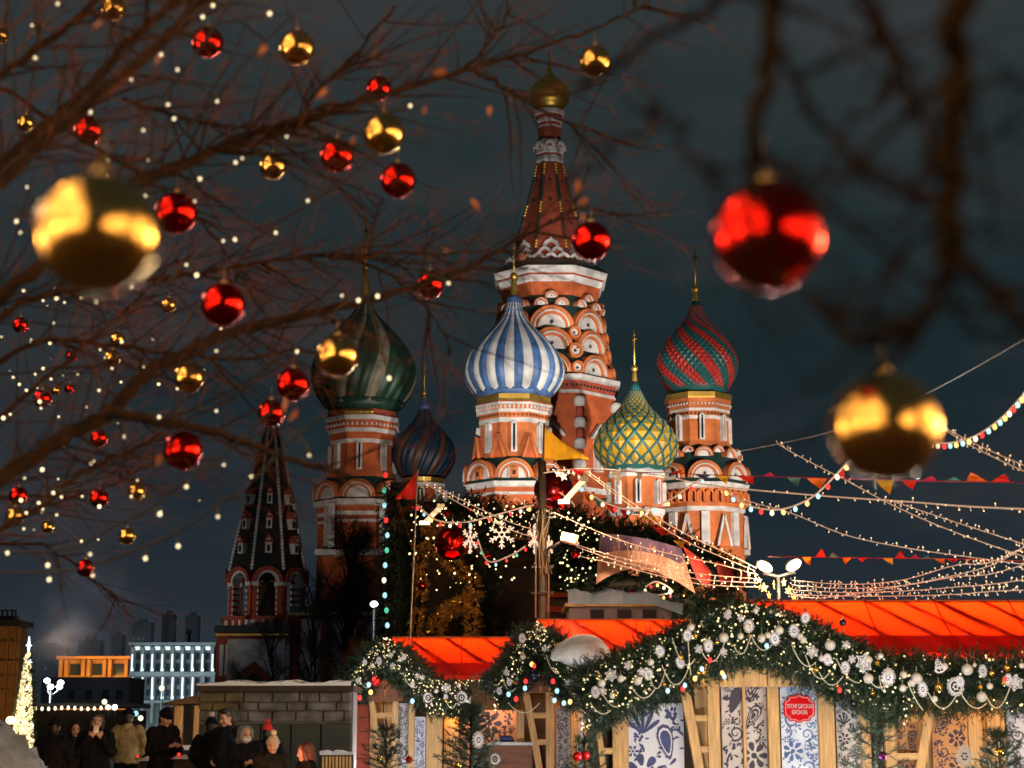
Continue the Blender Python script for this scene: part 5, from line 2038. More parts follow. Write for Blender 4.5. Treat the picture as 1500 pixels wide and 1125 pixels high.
# snow lump in the valley and on the gable slopes
mb = MB()
n_ = 26
Ys = S2.Y - 1.15
cx_, cz_ = P(852, 964, Ys).x, P(852, 964, Ys).z
k_ = M(960, Ys)
rows = []
for j in range(14):
    t = j / 13
    a = pi * t
    row_ = []
    for i in range(n_ + 1):
        u = -1 + 2 * i / n_
        w = 46 * k_
        top = (33 * k_) * max(0, 1 - abs(u) ** 2.6) ** 0.5 * (1 + 0.10 * math.sin(3 * u + 1))
        bot = -(14 * k_) * (0.35 + 0.65 * math.sin((u + 0.9) * 1.7) ** 2) * max(0, 1 - u * u) ** 0.5
        zz = (top if math.cos(a) > 0 else -bot) * math.cos(a)
        yy = -math.sin(a) * 0.42 * max(0, 1 - u * u) ** 0.5
        row_.append(Vector((cx_ + u * w, Ys + 0.3 + yy + 0.02 * rnd.random(), cz_ + zz + rnd.uniform(-0.012, 0.012))))
    rows.append(row_)
for a, b in zip(rows[:-1], rows[1:]):
    mb.strip(a, b, 0)
mb.s = [True] * len(mb.s)
o = mb.build('snow_lump', SNOW)
tag(o, 'rounded lump of snow caught where the two stall roofs meet', 'snow')
def snow_strip(pts, Y, wd, label):
    mb = MB()
    A, B, C_ = [], [], []
    pp = smooth_path([P(a, b, Y) for a, b in pts], 5)
    k = M(950, Y)
    for i, q in enumerate(pp):
        t = i / (len(pp) - 1)
        h = wd * k * math.sin(pi * min(0.97, max(0.04, t))) ** 0.5 * (0.85 + 0.3 * rnd.random())
        A.append(q + Vector((0, 0, -0.02)))
        B.append(q + Vector((0, 0.10, h)))
        C_.append(q + Vector((0, 0.5, h * 0.8)))
    mb.strip(A, B, 0)
    mb.strip(B, C_, 0)
    mb.s = [True] * len(mb.s)
    o = mb.build('snow_strip', SNOW)
    tag(o, label, 'snow')
snow_strip([(892, 978), (930, 962), (970, 942), (1003, 926)], S3.Y - 0.3, 13, 'long strip of snow on the left slope of the broad gable')
snow_strip([(1170, 908), (1215, 928), (1255, 946), (1284, 958)], S3.Y - 0.3, 8, 'thin strip of snow on the right slope of the broad gable')

# lamps inside the roofs and under the eaves
OR = (1.0, 0.55, 0.22)
for s_, n_, pw in ((S3, 4, 150), (S2, 2, 110), (S1, 2, 115)):
    for i_ in range(n_ + 1):
        x = s_.xl + (s_.xr - s_.xl) * (i_ + 0.15) / (n_ + 0.3)
        lamp('roof_lamp', 'POINT', (x, s_.Y + 2.15, s_.ze + 0.10), pw * 1.35, OR, 0.28)
for s_, px, py, dy, pw in ((S3, 1030, 985, -0.35, 26), (S3, 1108, 950, -0.25, 16), (S3, 1330, 1022, -0.3, 21), (S3, 1440, 1018, -0.2, 28), (S2, 797, 985, -0.3, 19), (S1, 562, 998, -0.3, 21), (S2, 870, 1035, -0.2, 16), (S1, 665, 1048, 0.2, 14), (S2, 735, 1035, 0.4, 21)):
    lamp('eave_lamp', 'POINT', P(px, py, s_.Y + dy), pw, (1.0, 0.40, 0.08), 0.04)

# ================================================================ fir garlands and their ornaments
def garland(label, pts, Y, radpx, n, seed):
    wp = smooth_path([P(a, b, Y) for a, b in pts], 5)
    k = M(980, Y)
    o = thing('fir_garland', label, 'garland', wp[0])
    mb = MB()
    mb.tube(wp, radpx * k * 0.45, 8)
    mb.build('stem', NEEDLED, o)
    a, b, c_ = fir_path(wp, Y, radpx * k, n, seed, (0.13, 0.26))
    fz = np.random.default_rng(seed + 50).random(n) < 0.10
    mesh_obj('needles', scatter_mesh('needles', *sprig(14, 1.0, 0.40, 0.030, seed), a[~fz], b[~fz], c_[~fz], NEEDLE, np.random.default_rng(seed)), o, kind='stuff')
    mesh_obj('frosted_tips', scatter_mesh('frosted_tips', *sprig(10, 1.0, 0.34, 0.024, seed), a[fz] + np.array([0, -0.05, 0]), b[fz], c_[fz] * 0.7, FROST, np.random.default_rng(seed)), o, kind='stuff')
    return wp, k
G = {}
G['3l'] = garland('thick fir garland on the long left slope of the broad gable', [(850, 1028), (900, 1008), (960, 980), (1030, 944), (1085, 922)], S3.Y - 0.5, 45, 4600, 1)
G['3r'] = garland('thick fir garland on the long right slope of the broad gable', [(1085, 922), (1140, 935), (1200, 962), (1260, 990), (1330, 1020)], S3.Y - 0.5, 44, 4600, 2)
G['3e'] = garland('level fir garland under the red eave at the right edge', [(1310, 1000), (1370, 1002), (1440, 1000), (1530, 996), (1620, 992)], S3.Y - 0.35, 42, 3200, 3)
G['2l'] = garland('fir garland on the left slope of the middle steep gable', [(724, 1020), (747, 988), (770, 952), (788, 935)], S2.Y - 0.5, 25, 1700, 4)
G['2r'] = garland('fir garland on the right slope of the middle steep gable', [(788, 935), (812, 960), (835, 992), (858, 1024)], S2.Y - 0.5, 27, 1900, 5)
G['2e'] = garland('level fir garland along the eave between the two steep gables', [(630, 1020), (665, 1022), (700, 1020), (735, 1016)], S1.Y - 0.6, 24, 1700, 6)
G['1l'] = garland('fir garland on the left slope of the farthest gable', [(515, 1012), (532, 986), (551, 966), (566, 955)], S1.Y - 0.5, 22, 1500, 7)
G['1r'] = garland('fir garland on the right slope of the farthest gable', [(566, 955), (590, 974), (610, 997), (630, 1018)], S1.Y - 0.5, 24, 1600, 8)

LOC = [(509, 640, 'farthest gable'), (640, 722, 'garland by the counter'), (722, 868, 'middle steep gable'), (868, 1060, 'broad gable left slope'), (1060, 1120, 'broad gable peak'), (1120, 1325, 'broad gable right slope'), (1325, 1700, 'right edge garland')]
def where(px):
    for a, b, n in LOC:
        if a <= px < b:
            return n
    return 'fir garlands'
def yof(px):
    return (S1.Y - 0.98) if px < 722 else ((S2.Y - 1.0) if px < 868 else S3.Y - 1.08)

BALLMESH = {}
def ball(px, py, d, m, cname, Y=None, tail=''):
    Y = Y or yof(px)
    r = d / 2 * M(py, Y) * 0.88
    c = P(px, py, Y)
    t = thing('hanging_ball', '%s ball on the %s' % (cname, where(px)) if not tail else '%s ball %s' % (cname, tail), 'ornament ball', c, group='balls hanging in the stall garlands')
    key = (m.name, round(d))
    if key not in BALLMESH:
        BALLMESH[key] = (MB().sphere((0, 0, 0), r, 20, 14).mesh('globe', m), MB().lathe((0, 0, 0), [(r * 0.93, r * 0.22), (r * 1.16, r * 0.2), (r * 1.2, 0.0)], 10).mesh('cap', SILV), MB().tube([(0, 0, r * 1.15), (0, 0.01, r * 2.2)], 0.003, 4).mesh('thread', BEAD))
    a, b, c_ = BALLMESH[key]
    for nme, me in (('globe', a), ('cap', b), ('thread', c_)):
        inst(me, nme, t, I4)
    return t
def place_of(px):
    return where(px)
white = [(1012, 919, 13), (1060, 934, 17), (1116, 935, 15), (934, 997, 15), (881, 1001, 13), (953, 970, 12), (1067, 896, 10), (1107, 894, 10), (1141, 923, 16), (1216, 945, 18), (1272, 994, 17), (1290, 961, 10), (1343, 994, 19), (1417, 981, 19), (1438, 1021, 17), (1450, 1005, 11), (1497, 975, 10), (672, 1004, 11), (639, 1012, 11), (587, 966, 9), (766, 962, 9), (812, 957, 10), (545, 975, 8)]
gold = [(997, 963, 11), (901, 1018, 10), (877, 990, 8), (1019, 931, 9), (1195, 981, 10), (1285, 971, 9), (1375, 1006, 15), (1453, 986, 11), (1475, 978, 13), (1436, 1006, 9), (653, 1026, 11), (1470, 1000, 9), (1098, 931, 8), (755, 1000, 8), (805, 1010, 8)]
for a, b, d in white:
    ball(a, b, d, WBALL, 'pearl white')
for a, b, d in gold:
    ball(a, b, d, GBALL, 'matt gold')
for a, b, d, m, n, tl_ in ((687, 1051, 11, BLUEBALL, 'cobalt blue', 'hanging below the level garland by the middle stall'), (550, 998, 17, REDBALL, 'dark red', 'hanging under the farthest gable'), (783, 990, 25, DKBALL, 'big glossy black', 'hanging under the middle steep gable'), (1000, 948, 14, DKBALL, 'glossy dark', 'on the left slope of the broad gable above a gold one'), (1250, 1030, 13, DKBALL, 'grey', 'hanging low beside the striped panel at the right'), (1235, 912, 12, DKBALL, 'small dark', 'near the top of the right slope of the broad gable')):
    ball(a, b, d, m, n, None, tl_)

def lace_star(mb, R, n=6):
    pts = []
    for i in range(2 * n):
        r_ = R if i % 2 == 0 else R * 0.62
        pts.append((r_ * math.sin(pi * i / n), r_ * math.cos(pi * i / n)))
    for f, w in ((1.0, 0.10), (0.62, 0.10)):
        for i in range(2 * n):
            a, b = pts[i], pts[(i + 1) % (2 * n)]
            mb.beam((a[0] * f, 0, a[1] * f), (b[0] * f, 0, b[1] * f), R * w, R * 0.08)
    for i in range(n):
        a = pts[2 * i]
        mb.beam((0, 0, 0), (a[0], 0.003, a[1]), R * 0.08, R * 0.06)
    mb.ring((0, -R * 0.04, 0), R * 0.22, R * 0.32, 0, 2 * pi, R * 0.08, 12)
def lace_oval(mb, R, sz=1.35):
    mb.ring((0, 0, 0), R * 0.58, R * 0.72, 0, 2 * pi, 0.01, 20, 0, sz)
    for i in range(14):
        a = 2 * pi * i / 14
        mb.ring((R * 0.84 * math.cos(a), 0.001, R * 0.84 * math.sin(a) * sz), R * 0.09, R * 0.18, 0, 2 * pi, 0.008, 8, 0)
    mb.ring((0, 0.004, 0), 0.001, R * 0.585, 0, 2 * pi, 0.004, 18, 1, sz)
    for i in range(6):
        a = 2 * pi * i / 6
        mb.ring((R * 0.27 * math.cos(a), 0.0015, R * 0.27 * math.sin(a) * sz), 0.001, R * 0.13, 0, 2 * pi, 0.002, 8, 2)
LST = {}
def lace(px, py, d, kind, Y=None, extra=''):
    Y = Y or yof(px) - 0.03
    R = d / 2 * M(py, Y) * 0.88
    key = (kind, round(d))
    if key not in LST:
        mb = MB()
        if kind == 'star':
            lace_star(mb, R)
        elif kind == 'tree':
            for i in range(4):
                w = R * (0.3 + 0.22 * i)
                z = R * (0.9 - 0.45 * i)
                mb.ring((0, 0, z), w * 0.55, w * 0.85, 0, 2 * pi, 0.01, 10, 0, 0.6)
            mb.beam((0, 0.004, -R), (0, 0.004, R), R * 0.1, 0.006)
        else:
            lace_oval(mb, R, 1.0 if kind == 'round' else 1.35)
        LST[key] = mb.mesh('lace', [LACE, PANEL if kind == 'oval' else DKBALL, PRINT if kind == 'oval' else LACE])
    nm = {'star': 'white lace snowflake', 'oval': 'oval blue flowered lace pendant', 'round': 'round lace wreath pendant', 'tree': 'little lace tree'}[kind]
    o = bpy.data.objects.new({'star': 'lace_snowflake', 'oval': 'lace_pendant', 'round': 'lace_wreath', 'tree': 'lace_tree'}[kind], LST[key])
    COL.objects.link(o)
    o.location = P(px, py, Y)
    o.rotation_euler = (rnd.uniform(-.1, .1), rnd.uniform(-.3, .3), rnd.uniform(-.45, .45))
    tag(o, nm + (' on the ' + where(px) if not extra else ' ' + extra), 'lace ornament', 'lace ornaments on the stall garlands')
for a, b, d, k in ((895, 989, 22, 'star'), (654, 1008, 17, 'star'), (700, 1029, 24, 'star'), (1190, 955, 22, 'star'), (1266, 971, 24, 'star'), (1376, 976, 24, 'tree'), (1487, 1000, 28, 'star'),
                   (872, 1014, 16, 'oval'), (950, 988, 16, 'oval'), (967, 954, 16, 'oval'), (1007, 931, 16, 'oval'), (1038, 946, 17, 'oval'), (1097, 917, 18, 'oval'), (1135, 936, 18, 'oval'), (1163, 924, 18, 'oval'), (1238, 978, 17, 'oval'), (1301, 992, 24, 'oval'), (1400, 1006, 32, 'round'), (1440, 983, 17, 'oval'),
                   (627, 1022, 17, 'round'), (676, 1022, 21, 'round'), (705, 1005, 14, 'round'), (765, 935, 13, 'oval'), (798, 950, 12, 'star'), (509, 1012, 14, 'oval'), (575, 975, 12, 'star'), (555, 968, 11, 'oval'), (833, 1000, 13, 'star'), (1085, 905, 14, 'star'), (920, 975, 15, 'star'), (1180, 905, 13, 'oval'), (1240, 945, 15, 'star'), (1352, 1010, 14, 'oval'), (742, 985, 12, 'star'), (1060, 955, 14, 'star')):
    lace(a, b, d, k)

# more small ornaments filling the garlands
def on_garland(key, t, off):
    wp, k = G[key]
    q = t * (len(wp) - 1)
    i = min(len(wp) - 2, int(q))
    p = wp[i].lerp(wp[i + 1], q - i)
    # back to photo pixels
    d = p - Vector((0, 0, CAMZ))
    yc = d.y * CA + d.z * SA
    zc = -d.y * SA + d.z * CA
    return 750 + F * d.x / yc, 562.5 - F * zc / yc + off
orn = random.Random(12)
for key, n_, h_ in (('3l', 15, 30), ('3r', 15, 30), ('3e', 12, 28), ('2l', 6, 16), ('2r', 7, 17), ('2e', 6, 14), ('1l', 6, 14), ('1r', 7, 15)):
    for q in range(n_):
        px, py = on_garland(key, (q + orn.random()) / n_, orn.uniform(-h_, h_))
        big = key[0] == '3'
        if px > 1497:
            continue
        kk = orn.random()
        if kk < 0.40:
            ball(px, py, orn.choice((7, 8, 9)) if big else orn.choice((5, 6)), WBALL, 'small pearl white')
        elif kk < 0.55:
            ball(px, py, 8 if big else 6, GBALL, 'small matt gold')
        elif kk < 0.70:
            ball(px, py, 8 if big else 6, DKBALL, 'small dark glass')
        else:
            lace(px, py, 13 if big else 10, orn.choice(('star', 'oval')))

# bead chains
def beads(px0, py0, px1, py1, sag, Y, label):
    n = 14
    pts = []
    for i in range(n + 1):
        t = i / n
        pts.append(P(px0 + (px1 - px0) * t, py0 + (py1 - py0) * t + sag * 4 * t * (1 - t), Y))
    mb = MB()
    mb.tube(pts, 0.0045, 5)
    mb2 = along(pts, 0.026)
    o = mb.build('bead_chain', BEAD)
    tag(o, label, 'bead chain', 'bead chains looped on the stall garlands')
    WM[o.as_pointer()] = I4
    dots('beads', mb2, 0.0085, BEAD, o)
for (a, b, c_, d, s_) in ((985, 935, 1018, 965, 22), (1026, 950, 1062, 940, 24), (950, 985, 975, 980, 26), (970, 975, 1010, 975, 28), (925, 1005, 960, 1008, 16), (1008, 940, 1012, 990, 4), (880, 1010, 905, 1035, 8), (865, 1030, 895, 1040, 10), (1160, 945, 1195, 970, 16), (1180, 960, 1215, 985, 20), (1200, 985, 1235, 990, 16), (1225, 965, 1260, 1000, 10), (1268, 985, 1300, 1000, 14), (1288, 990, 1300, 985, 24), (1360, 1015, 1400, 1020, 20), (1405, 1010, 1445, 1030, 16), (1445, 1020, 1480, 1005, 24), (1330, 1000, 1352, 1040, 4),
                            (650, 1015, 668, 1030, 14), (690, 1020, 720, 1035, 8), (735, 990, 755, 1008, 12), (525, 990, 545, 1000, 12), (590, 985, 612, 1005, 10), (800, 960, 820, 985, 10), (510, 1005, 520, 1010, 16), (1100, 930, 1130, 945, 14), (1075, 945, 1100, 930, 20), (745, 1030, 790, 1030, 14)):
    beads(a, b, c_, d, s_, yof((a + c_) / 2) - 0.04, 'loop of pearl beads on the %s' % where((a + c_) / 2))

# tiny warm bulbs in every garland, and larger coloured ones below
for key, (wp, k) in G.items():
    r = np.random.default_rng(len(key) + ord(key[0]) * 7 + ord(key[1]))
    rad = {'3': 44, '2': 26, '1': 24}[key[0]] * k
    L = sum((b - a).length for a, b in zip(wp[:-1], wp[1:]))
    n = int(L * (120 if key != '3e' else 26))
    pts = []
    for i in range(n):
        j = min(len(wp) - 2, int(r.random() * (len(wp) - 1)))
        c = wp[j].lerp(wp[j + 1], r.random())
        a = r.uniform(pi * 0.95, 2.05 * pi)
        q = rad * (0.88 + 0.22 * r.random())
        pts.append(c + Vector((0, q * math.sin(a), q * math.cos(a) * 0.9)))
    t = thing('fairy_lights', 'tiny warm fairy lights threaded through the fir of the ' + {'3l': 'left slope of the broad gable', '3r': 'right slope of the broad gable', '3e': 'level garland at the right edge', '2l': 'left slope of the middle gable', '2r': 'right slope of the middle gable', '2e': 'level garland beside the middle gable', '1l': 'left slope of the farthest gable', '1r': 'right slope of the farthest gable'}[key], 'fairy lights', wp[0])
    mb = MB()
    off = Vector((0, -rad * 0.95, 0))
    mb.tube([q + off + Vector((0, 0, rad * 0.5 * math.sin(i * 1.9))) for i, q in enumerate(wp)], 0.004, 4)
    mb.build('wire', CABLE, t)
    dots('bulbs', pts, 0.0115, MINIB, t, size_var=1.1)
for i_, (px, py, m, cn) in enumerate(((1040, 967, BULBR, 'red'), (1230, 1011, BULBR, 'red'), (978, 1012, BULBC, 'cold blue'), (1028, 980, BULBC, 'cold blue'), (1003, 1004, BULBC, 'cold blue'), (1018, 994, BULBY, 'amber'), (1000, 1009, BULBR, 'red'), (1058, 986, BULBY, 'amber'), (1061, 991, BULBC, 'cold blue'), (527, 1022, BULBR, 'red'), (540, 1003, BULBC, 'cold blue'), (543, 1014, BULBY, 'amber'), (548, 995, BULBR, 'red'), (604, 1027, BULBC, 'cold blue'), (745, 1017, BULBC, 'cold blue'), (756, 1024, BULBR, 'red'), (769, 1008, BULBC, 'cold blue'), (770, 998, BULBR, 'red'), (779, 973, BULBY, 'amber'), (782, 975, BULBR, 'red'), (810, 998, BULBR, 'red'), (816, 1012, BULBC, 'cold blue'), (812, 1026, BULBC, 'cold blue'), (826, 1030, BULBC, 'cold blue'), (835, 1028, BULBY, 'amber'), (1123, 946, BULBC, 'cold blue'), (518, 1022, BULBC, 'cold blue'), (1472, 995, BULBR, 'red'))):
    Y = yof(px) - 0.06
    c = P(px, py, Y)
    t = thing('festoon_bulb', '%s glowing festoon bulb below the %s' % (cn, where(px)), 'light bulb', c, group='coloured festoon bulbs below the stall garlands')
    mb = MB()
    mb.sphere((0, 0, 0), 3.1 * M(py, Y), 12, 9, 0, (1, 1, 1.25))
    mb.build('glass', m, t, local=True)
    mb = MB()
    mb.tube([(0, 0, 0.04), (0, 0, 0.075), (0.01, 0.1, 0.16)], [0.016, 0.014, 0.005], 6)
    mb.build('socket', CABLE, t, local=True)

# ================================================================ little fir trees in front of the stalls
def little_fir(px, py_top, Y, hwpx, label, seed, dens=1.0, balls_=()):
    r = random.Random(seed)
    ng = np.random.default_rng(seed)
    top = P(px, py_top, Y)
    t = thing('little_fir', label, 'fir tree', (top.x, Y, 0), group='little fir trees before the stalls')
    H = top.z
    mb = MB()
    mb.tube([(top.x, Y, 0), (top.x, Y, H)], [0.035, 0.008], 8)
    mb.build('trunk', BARK, t)
    hw = hwpx * M(1100, Y)
    pos, dr, sc = [], [], []
    mb = MB()
    z = 0.25
    while z < H - 0.08:
        f = (H - z) / (H - 0.25)
        n = r.randint(4, 6)
        L = hw * (0.22 + 0.95 * min(1, f * 1.9)) * r.uniform(0.85, 1.1)
        a0 = r.random() * 6
        for i in range(n):
            a = a0 + 2 * pi * i / n + r.uniform(-.2, .2)
            d = Vector((math.cos(a), math.sin(a), 0.55 - 0.35 * f))
            s = Vector((top.x, Y, z))
            e = s + d * L * r.uniform(0.7, 1.1)
            mid = s.lerp(e, 0.5) + Vector((0, 0, -0.03 * L))
            mb.tube([s, mid, e], [0.008, 0.006, 0.003], 4)
            for q in range(int(13 * dens)):
                u = 0.12 + 0.9 * q / (13 * dens)
                p = s.lerp(e, u)
                dd = d.normalized() + Vector(ng.normal(size=3)) * 0.5
                pos.append(p)
                dr.append(dd)
                sc.append(r.uniform(0.07, 0.13))
        z += r.uniform(0.09, 0.13) / max(0.6, dens)
    for q in range(16):
        pos.append(Vector((top.x, Y, H - 0.02 * q)))
        dr.append(Vector((0, 0, 1)) + Vector(ng.normal(size=3)) * 0.35)
        sc.append(0.10)
    mb.build('branches', BARK, t, kind='stuff')
    mesh_obj('needles', scatter_mesh('needles', *sprig(12, 1.0, 0.5, 0.05, seed), pos, dr, sc, NEEDLE, ng), t, kind='stuff')
little_fir(566, 1058, 30, 34, 'little fir before the farthest stall with a gold ball', 1)
little_fir(690, 1030, 26, 46, 'dense little fir before the counter with lace ornaments', 2, 1.3)
little_fir(856, 1078, 22, 38, 'sparse little fir with two red balls between the middle and nearest stall', 3, 0.8)
little_fir(1276, 1034, 21, 50, 'sparse little fir with a purple ball right of the plaque', 4, 0.8)
little_fir(1462, 1070, 20.5, 42, 'little fir with a gold ball at the right edge', 5, 1.0)
ball(846, 1108, 16, REDBALL, 'left red', 21.6, 'on the sparse little fir between two stalls')
ball(858, 1106, 15, REDBALL, 'right red', 21.7, 'on the sparse little fir between two stalls')
ball(1293, 1107, 14, PURPBALL, 'purple', 20.6, 'on the sparse little fir right of the plaque')
ball(1464, 1101, 14, GBALL, 'gold', 20.1, 'on the little fir at the right edge')
ball(555, 1111, 10, GBALL, 'gold', 29.6, 'on the little fir before the farthest stall')
ball(599, 1113, 12, REDBALL, 'dark red', 30.5, 'low in front of the farthest stall')
ball(671, 1121, 11, GBALL, 'gold', 25.6, 'low on the dense little fir before the counter')
lace(701, 1084, 22, 'oval', 25.5, 'on the dense little fir before the counter')
lace(725, 1112, 18, 'round', 25.6, 'low on the dense little fir before the counter')
lace(1413, 1108, 30, 'oval', 20.4, 'hanging large at the bottom right corner by the last fir')
lace(1178, 1130, 14, 'star', 21.0, 'below the plaque')
# ================================================================ lit shopping arcade behind the camera (seen in the baubles)
FACW = mat('arcade_stone', (0.34, 0.27, 0.18), 0.8, var=0.15, scale=0.6)
ARCW = glow('arcade_window', (1.0, 0.70, 0.38), 2.6)
ARCG = glow('arcade_globes', (1.0, 0.62, 0.24), 70.0)
ARCL = glow('arcade_bulbs', (1.0, 0.80, 0.50), 9.0)
def arcade(label, x, y0, y1, H, face, bays, floors):
    """long facade along y at x; face = +1 looks to +x, -1 looks to -x"""
    t = thing('arcade_building', label, 'building', (x, (y0 + y1) / 2, 0))
    mb = MB()
    mb.box((x - face * 1.5, (y0 + y1) / 2, H / 2), (3, abs(y1 - y0), H), 0)
    mb.box((x - face * 1.2, (y0 + y1) / 2, H + 0.25), (3.6, abs(y1 - y0) + 0.4, 0.5), 0)
    mb.build('wall', FACW, t)
    wb, lb, pb = MB(), MB(), MB()
    for b in range(bays):
        yc = y0 + (b + 0.5) * (y1 - y0) / bays
        w = abs(y1 - y0) / bays
        pb.box((x + face * 0.12, y0 + b * (y1 - y0) / bays, H / 2), (0.3, 0.5, H), 0)
        for f in range(floors):
            h = H / floors
            zc = (f + 0.48) * h
            wb.box((x + face * 0.02, yc, zc), (0.06, w * 0.72, h * 0.70), 0)
            for q in range(12):
                lb.box((x + face * 0.2, yc - w * 0.36 + q * w * 0.72 / 11, (f + 0.86) * h), (0.08, 0.08, 0.08), 0)
    gb = MB()
    for b in range(0, bays, 2):
        yc = y0 + (b + 0.5) * (y1 - y0) / bays
        for zq in (2.6, H * 0.55):
            gb.sphere((x + face * 0.9, yc, zq), 0.36, 10, 8)
    gb.build('lamp_globes', ARCG, t, kind='stuff')
    wb.build('windows', ARCW, t, kind='stuff')
    lb.build('bulbs', ARCL, t, kind='stuff')
    pb.build('pilasters', FACW, t, kind='stuff')
arcade('tall lit shopping arcade on the left side of the square behind the camera', -9.5, -34, 8.0, 23, 1, 11, 5)
arcade('low lit pavilion row on the right side of the square behind the camera', 13, -24, 13, 8.0, -1, 9, 2)

# ================================================================ pole with flag, lamps and wires in the middle
Yp = 33
pole = thing('light_pole', 'dark wooden pole carrying wires and a yellow pennant between the stalls', 'pole', (P(795, 900, Yp).x, Yp, 0))
mb = MB()
q0, q1 = P(795, 905, Yp), P(795, 676, Yp)
mb.tube([(q0.x, Yp, 0), (q0.x, Yp, q1.z)], [0.10, 0.08], 10)
mb.build('post', DARKW, pole)
mb = MB()
for py in (758, 830, 868):
    c = P(795, py, Yp)
    mb.lathe((c.x, Yp, c.z), [(-0.03, 0.14), (0.03, 0.14)], 12)
    for s in (-1, 1):
        mb.box((c.x + s * 0.16, Yp, c.z), (0.10, 0.06, 0.05), 0)
mb.build('clamps', IRON, pole, kind='stuff')
mb = MB()
for k, (dx, sag) in enumerate(((-9, 3), (10, 5), (14, -2), (6, 2), (-5, 6))):
    pp = [P(795 + dx * (0.5 + 0.5 * math.sin(i * 0.9 + k)), 745 + i * 16, Yp - 0.15 - 0.02 * k) for i in range(7)]
    mb.tube(smooth_path(pp, 4), 0.013, 5)
for xx in (785, 804):
    mb.tube([P(xx, 800, Yp - 0.1), P(xx - 0.5, 905, Yp - 0.1)], 0.018, 5)
mb.build('cable_bundle', mat('pale_cable', (0.12, 0.085, 0.045), 0.6), pole, kind='stuff')

def pennant(pts, Y, col, label, fold=0.15, group=None, polepts=None, name='pennant'):
    m = MAT.get(col) if isinstance(col, str) else col
    mb = MB()
    a, b, c = [Vector((x, y, 0)) for x, y in pts]
    n = 6
    rows = []
    for i in range(n + 1):
        t = i / n
        u, v = a.lerp(c, t), b.lerp(c, t)
        row = []
        for j in range(4):
            q = u.lerp(v, j / 3)
            w = P(q.x, q.y, Y)
            w.y += fold * math.sin(t * 5 + j * 0.4) * t
            row.append(w)
        rows.append(row)
    for r0, r1 in zip(rows[:-1], rows[1:]):
        mb.strip(r0, r1, 0)
    mb.s = [True] * len(mb.s)
    o = mb.build('pennant_cloth' if polepts else name, m)
    return o
FY = cloth('yellow_cloth', (0.80, 0.42, 0.015), 0.35, 0.6)
FR = cloth('red_cloth', (0.75, 0.02, 0.012), 0.35, 0.6)
FO = cloth('orange_cloth', (0.80, 0.16, 0.01), 0.35, 0.6)
FG = cloth('teal_cloth', (0.05, 0.22, 0.20), 0.35, 0.6)
FN = cloth('navy_cloth', (0.03, 0.05, 0.16), 0.35, 0.6)
FP = cloth('pink_cloth', (0.55, 0.03, 0.10), 0.35, 0.6)
FW = cloth('white_cloth', (0.60, 0.60, 0.58), 0.35, 0.6)
o = pennant([(797, 626), (797, 673), (862, 674)], Yp, FY, '', 0.2)
o.name = 'yellow_pennant'
tag(o, 'large yellow triangular pennant flying at the top of the wooden pole', 'pennant')
mb = MB()
mb.tube([P(797, 620, Yp), P(795, 690, Yp)], 0.02, 6)
WM[o.as_pointer()] = I4
mb.build('staff', IRON, o)
Y2 = 35.4
o = pennant([(611, 690), (609, 731), (579, 732)], Y2, FR, '', 0.15)
o.name = 'red_pennant'
tag(o, 'red triangular pennant on a thin leaning pole above the farthest stall', 'pennant')
WM[o.as_pointer()] = I4
mb = MB()
e = P(601, 934, Y2)
mb.tube([P(612, 688, Y2), e, (e.x - 0.02, Y2, 0)], 0.016, 6)
mb.build('staff', mat('pale_pole', (0.5, 0.42, 0.34), 0.5), o)

# large hanging balls
for (px, py, d, lab, Y, m) in ((662, 795, 52, 'large glossy red ball hanging in front of the fir gate', 36.5, REDGL), (811, 718, 58, 'dark red ball wrapped in lights at the top of the wooden pole', 34, mat('deep_red_foil', (0.16, 0.008, 0.012), 0.2, 0.9)), (806, 712, 0, '', 0, None)):
    if not d:
        continue
    r = d / 2 * M(py, Y)
    c = P(px, py, Y)
    t = thing('giant_bauble', lab, 'bauble', c)
    mb = MB()
    mb.sphere(c, r, 32, 20)
    mb.build('ball', m, t)
    mb = MB()
    mb.lathe(c, [(r * 0.96, r * 0.2), (r * 1.12, r * 0.18), (r * 1.15, 0)], 12)
    mb.tube([c + Vector((0, 0, r * 1.12)), c + Vector((0.02, 0, r * 1.6))], 0.02, 5)
    mb.build('cap', SILV, t)
    if d > 55:
        mb = MB()
        mb.tube([c + Vector((r * 1.04 * math.cos(a * 0.5), -r * 1.04 * abs(math.sin(a * 0.5)) * 0.9, r * 0.9 * math.sin(a * 0.35 - 1.2))) for a in np.linspace(0, 6.2, 24)], 0.012, 5)
        mb.build('light_wrap', GLOWCABLE, t)
# LED snowflakes
def led_snowflake(px, py, hw, hh, Y, label, turn=0.0):
    c = P(px, py, Y)
    k = M(py, Y)
    R = hh * k * 0.80
    t = thing('led_snowflake', label, 'snowflake light', c, turn, 'lit snowflakes hung by the wooden pole')
    mb = MB()
    for i in range(6):
        a = pi / 2 + i * pi / 3
        u = Vector((math.cos(a), 0, math.sin(a)))
        v = Vector((-math.sin(a), 0, math.cos(a)))
        mb.beam(u * R * 0.12, u * R, R * 0.09, R * 0.07)
        for f, l in ((0.42, 0.22), (0.68, 0.26)):
            for s in (-1, 1):
                mb.beam(u * R * f, u * R * (f + l * 0.7) + v * s * R * l * 0.75, R * 0.075, R * 0.06)
    mb.ring((0, 0, 0), R * 0.16, R * 0.24, 0, 2 * pi, 0.02, 12)
    mb.build('tubes', LEDW, t, local=True)
    mb = MB()
    mb.tube([(0, 0, R), (0, 0, R * 1.7)], 0.008, 5)
    mb.build('cord', CABLE, t, local=True)
led_snowflake(735, 783, 12, 26, 35, 'lit snowflake hanging face on left of the wooden pole')
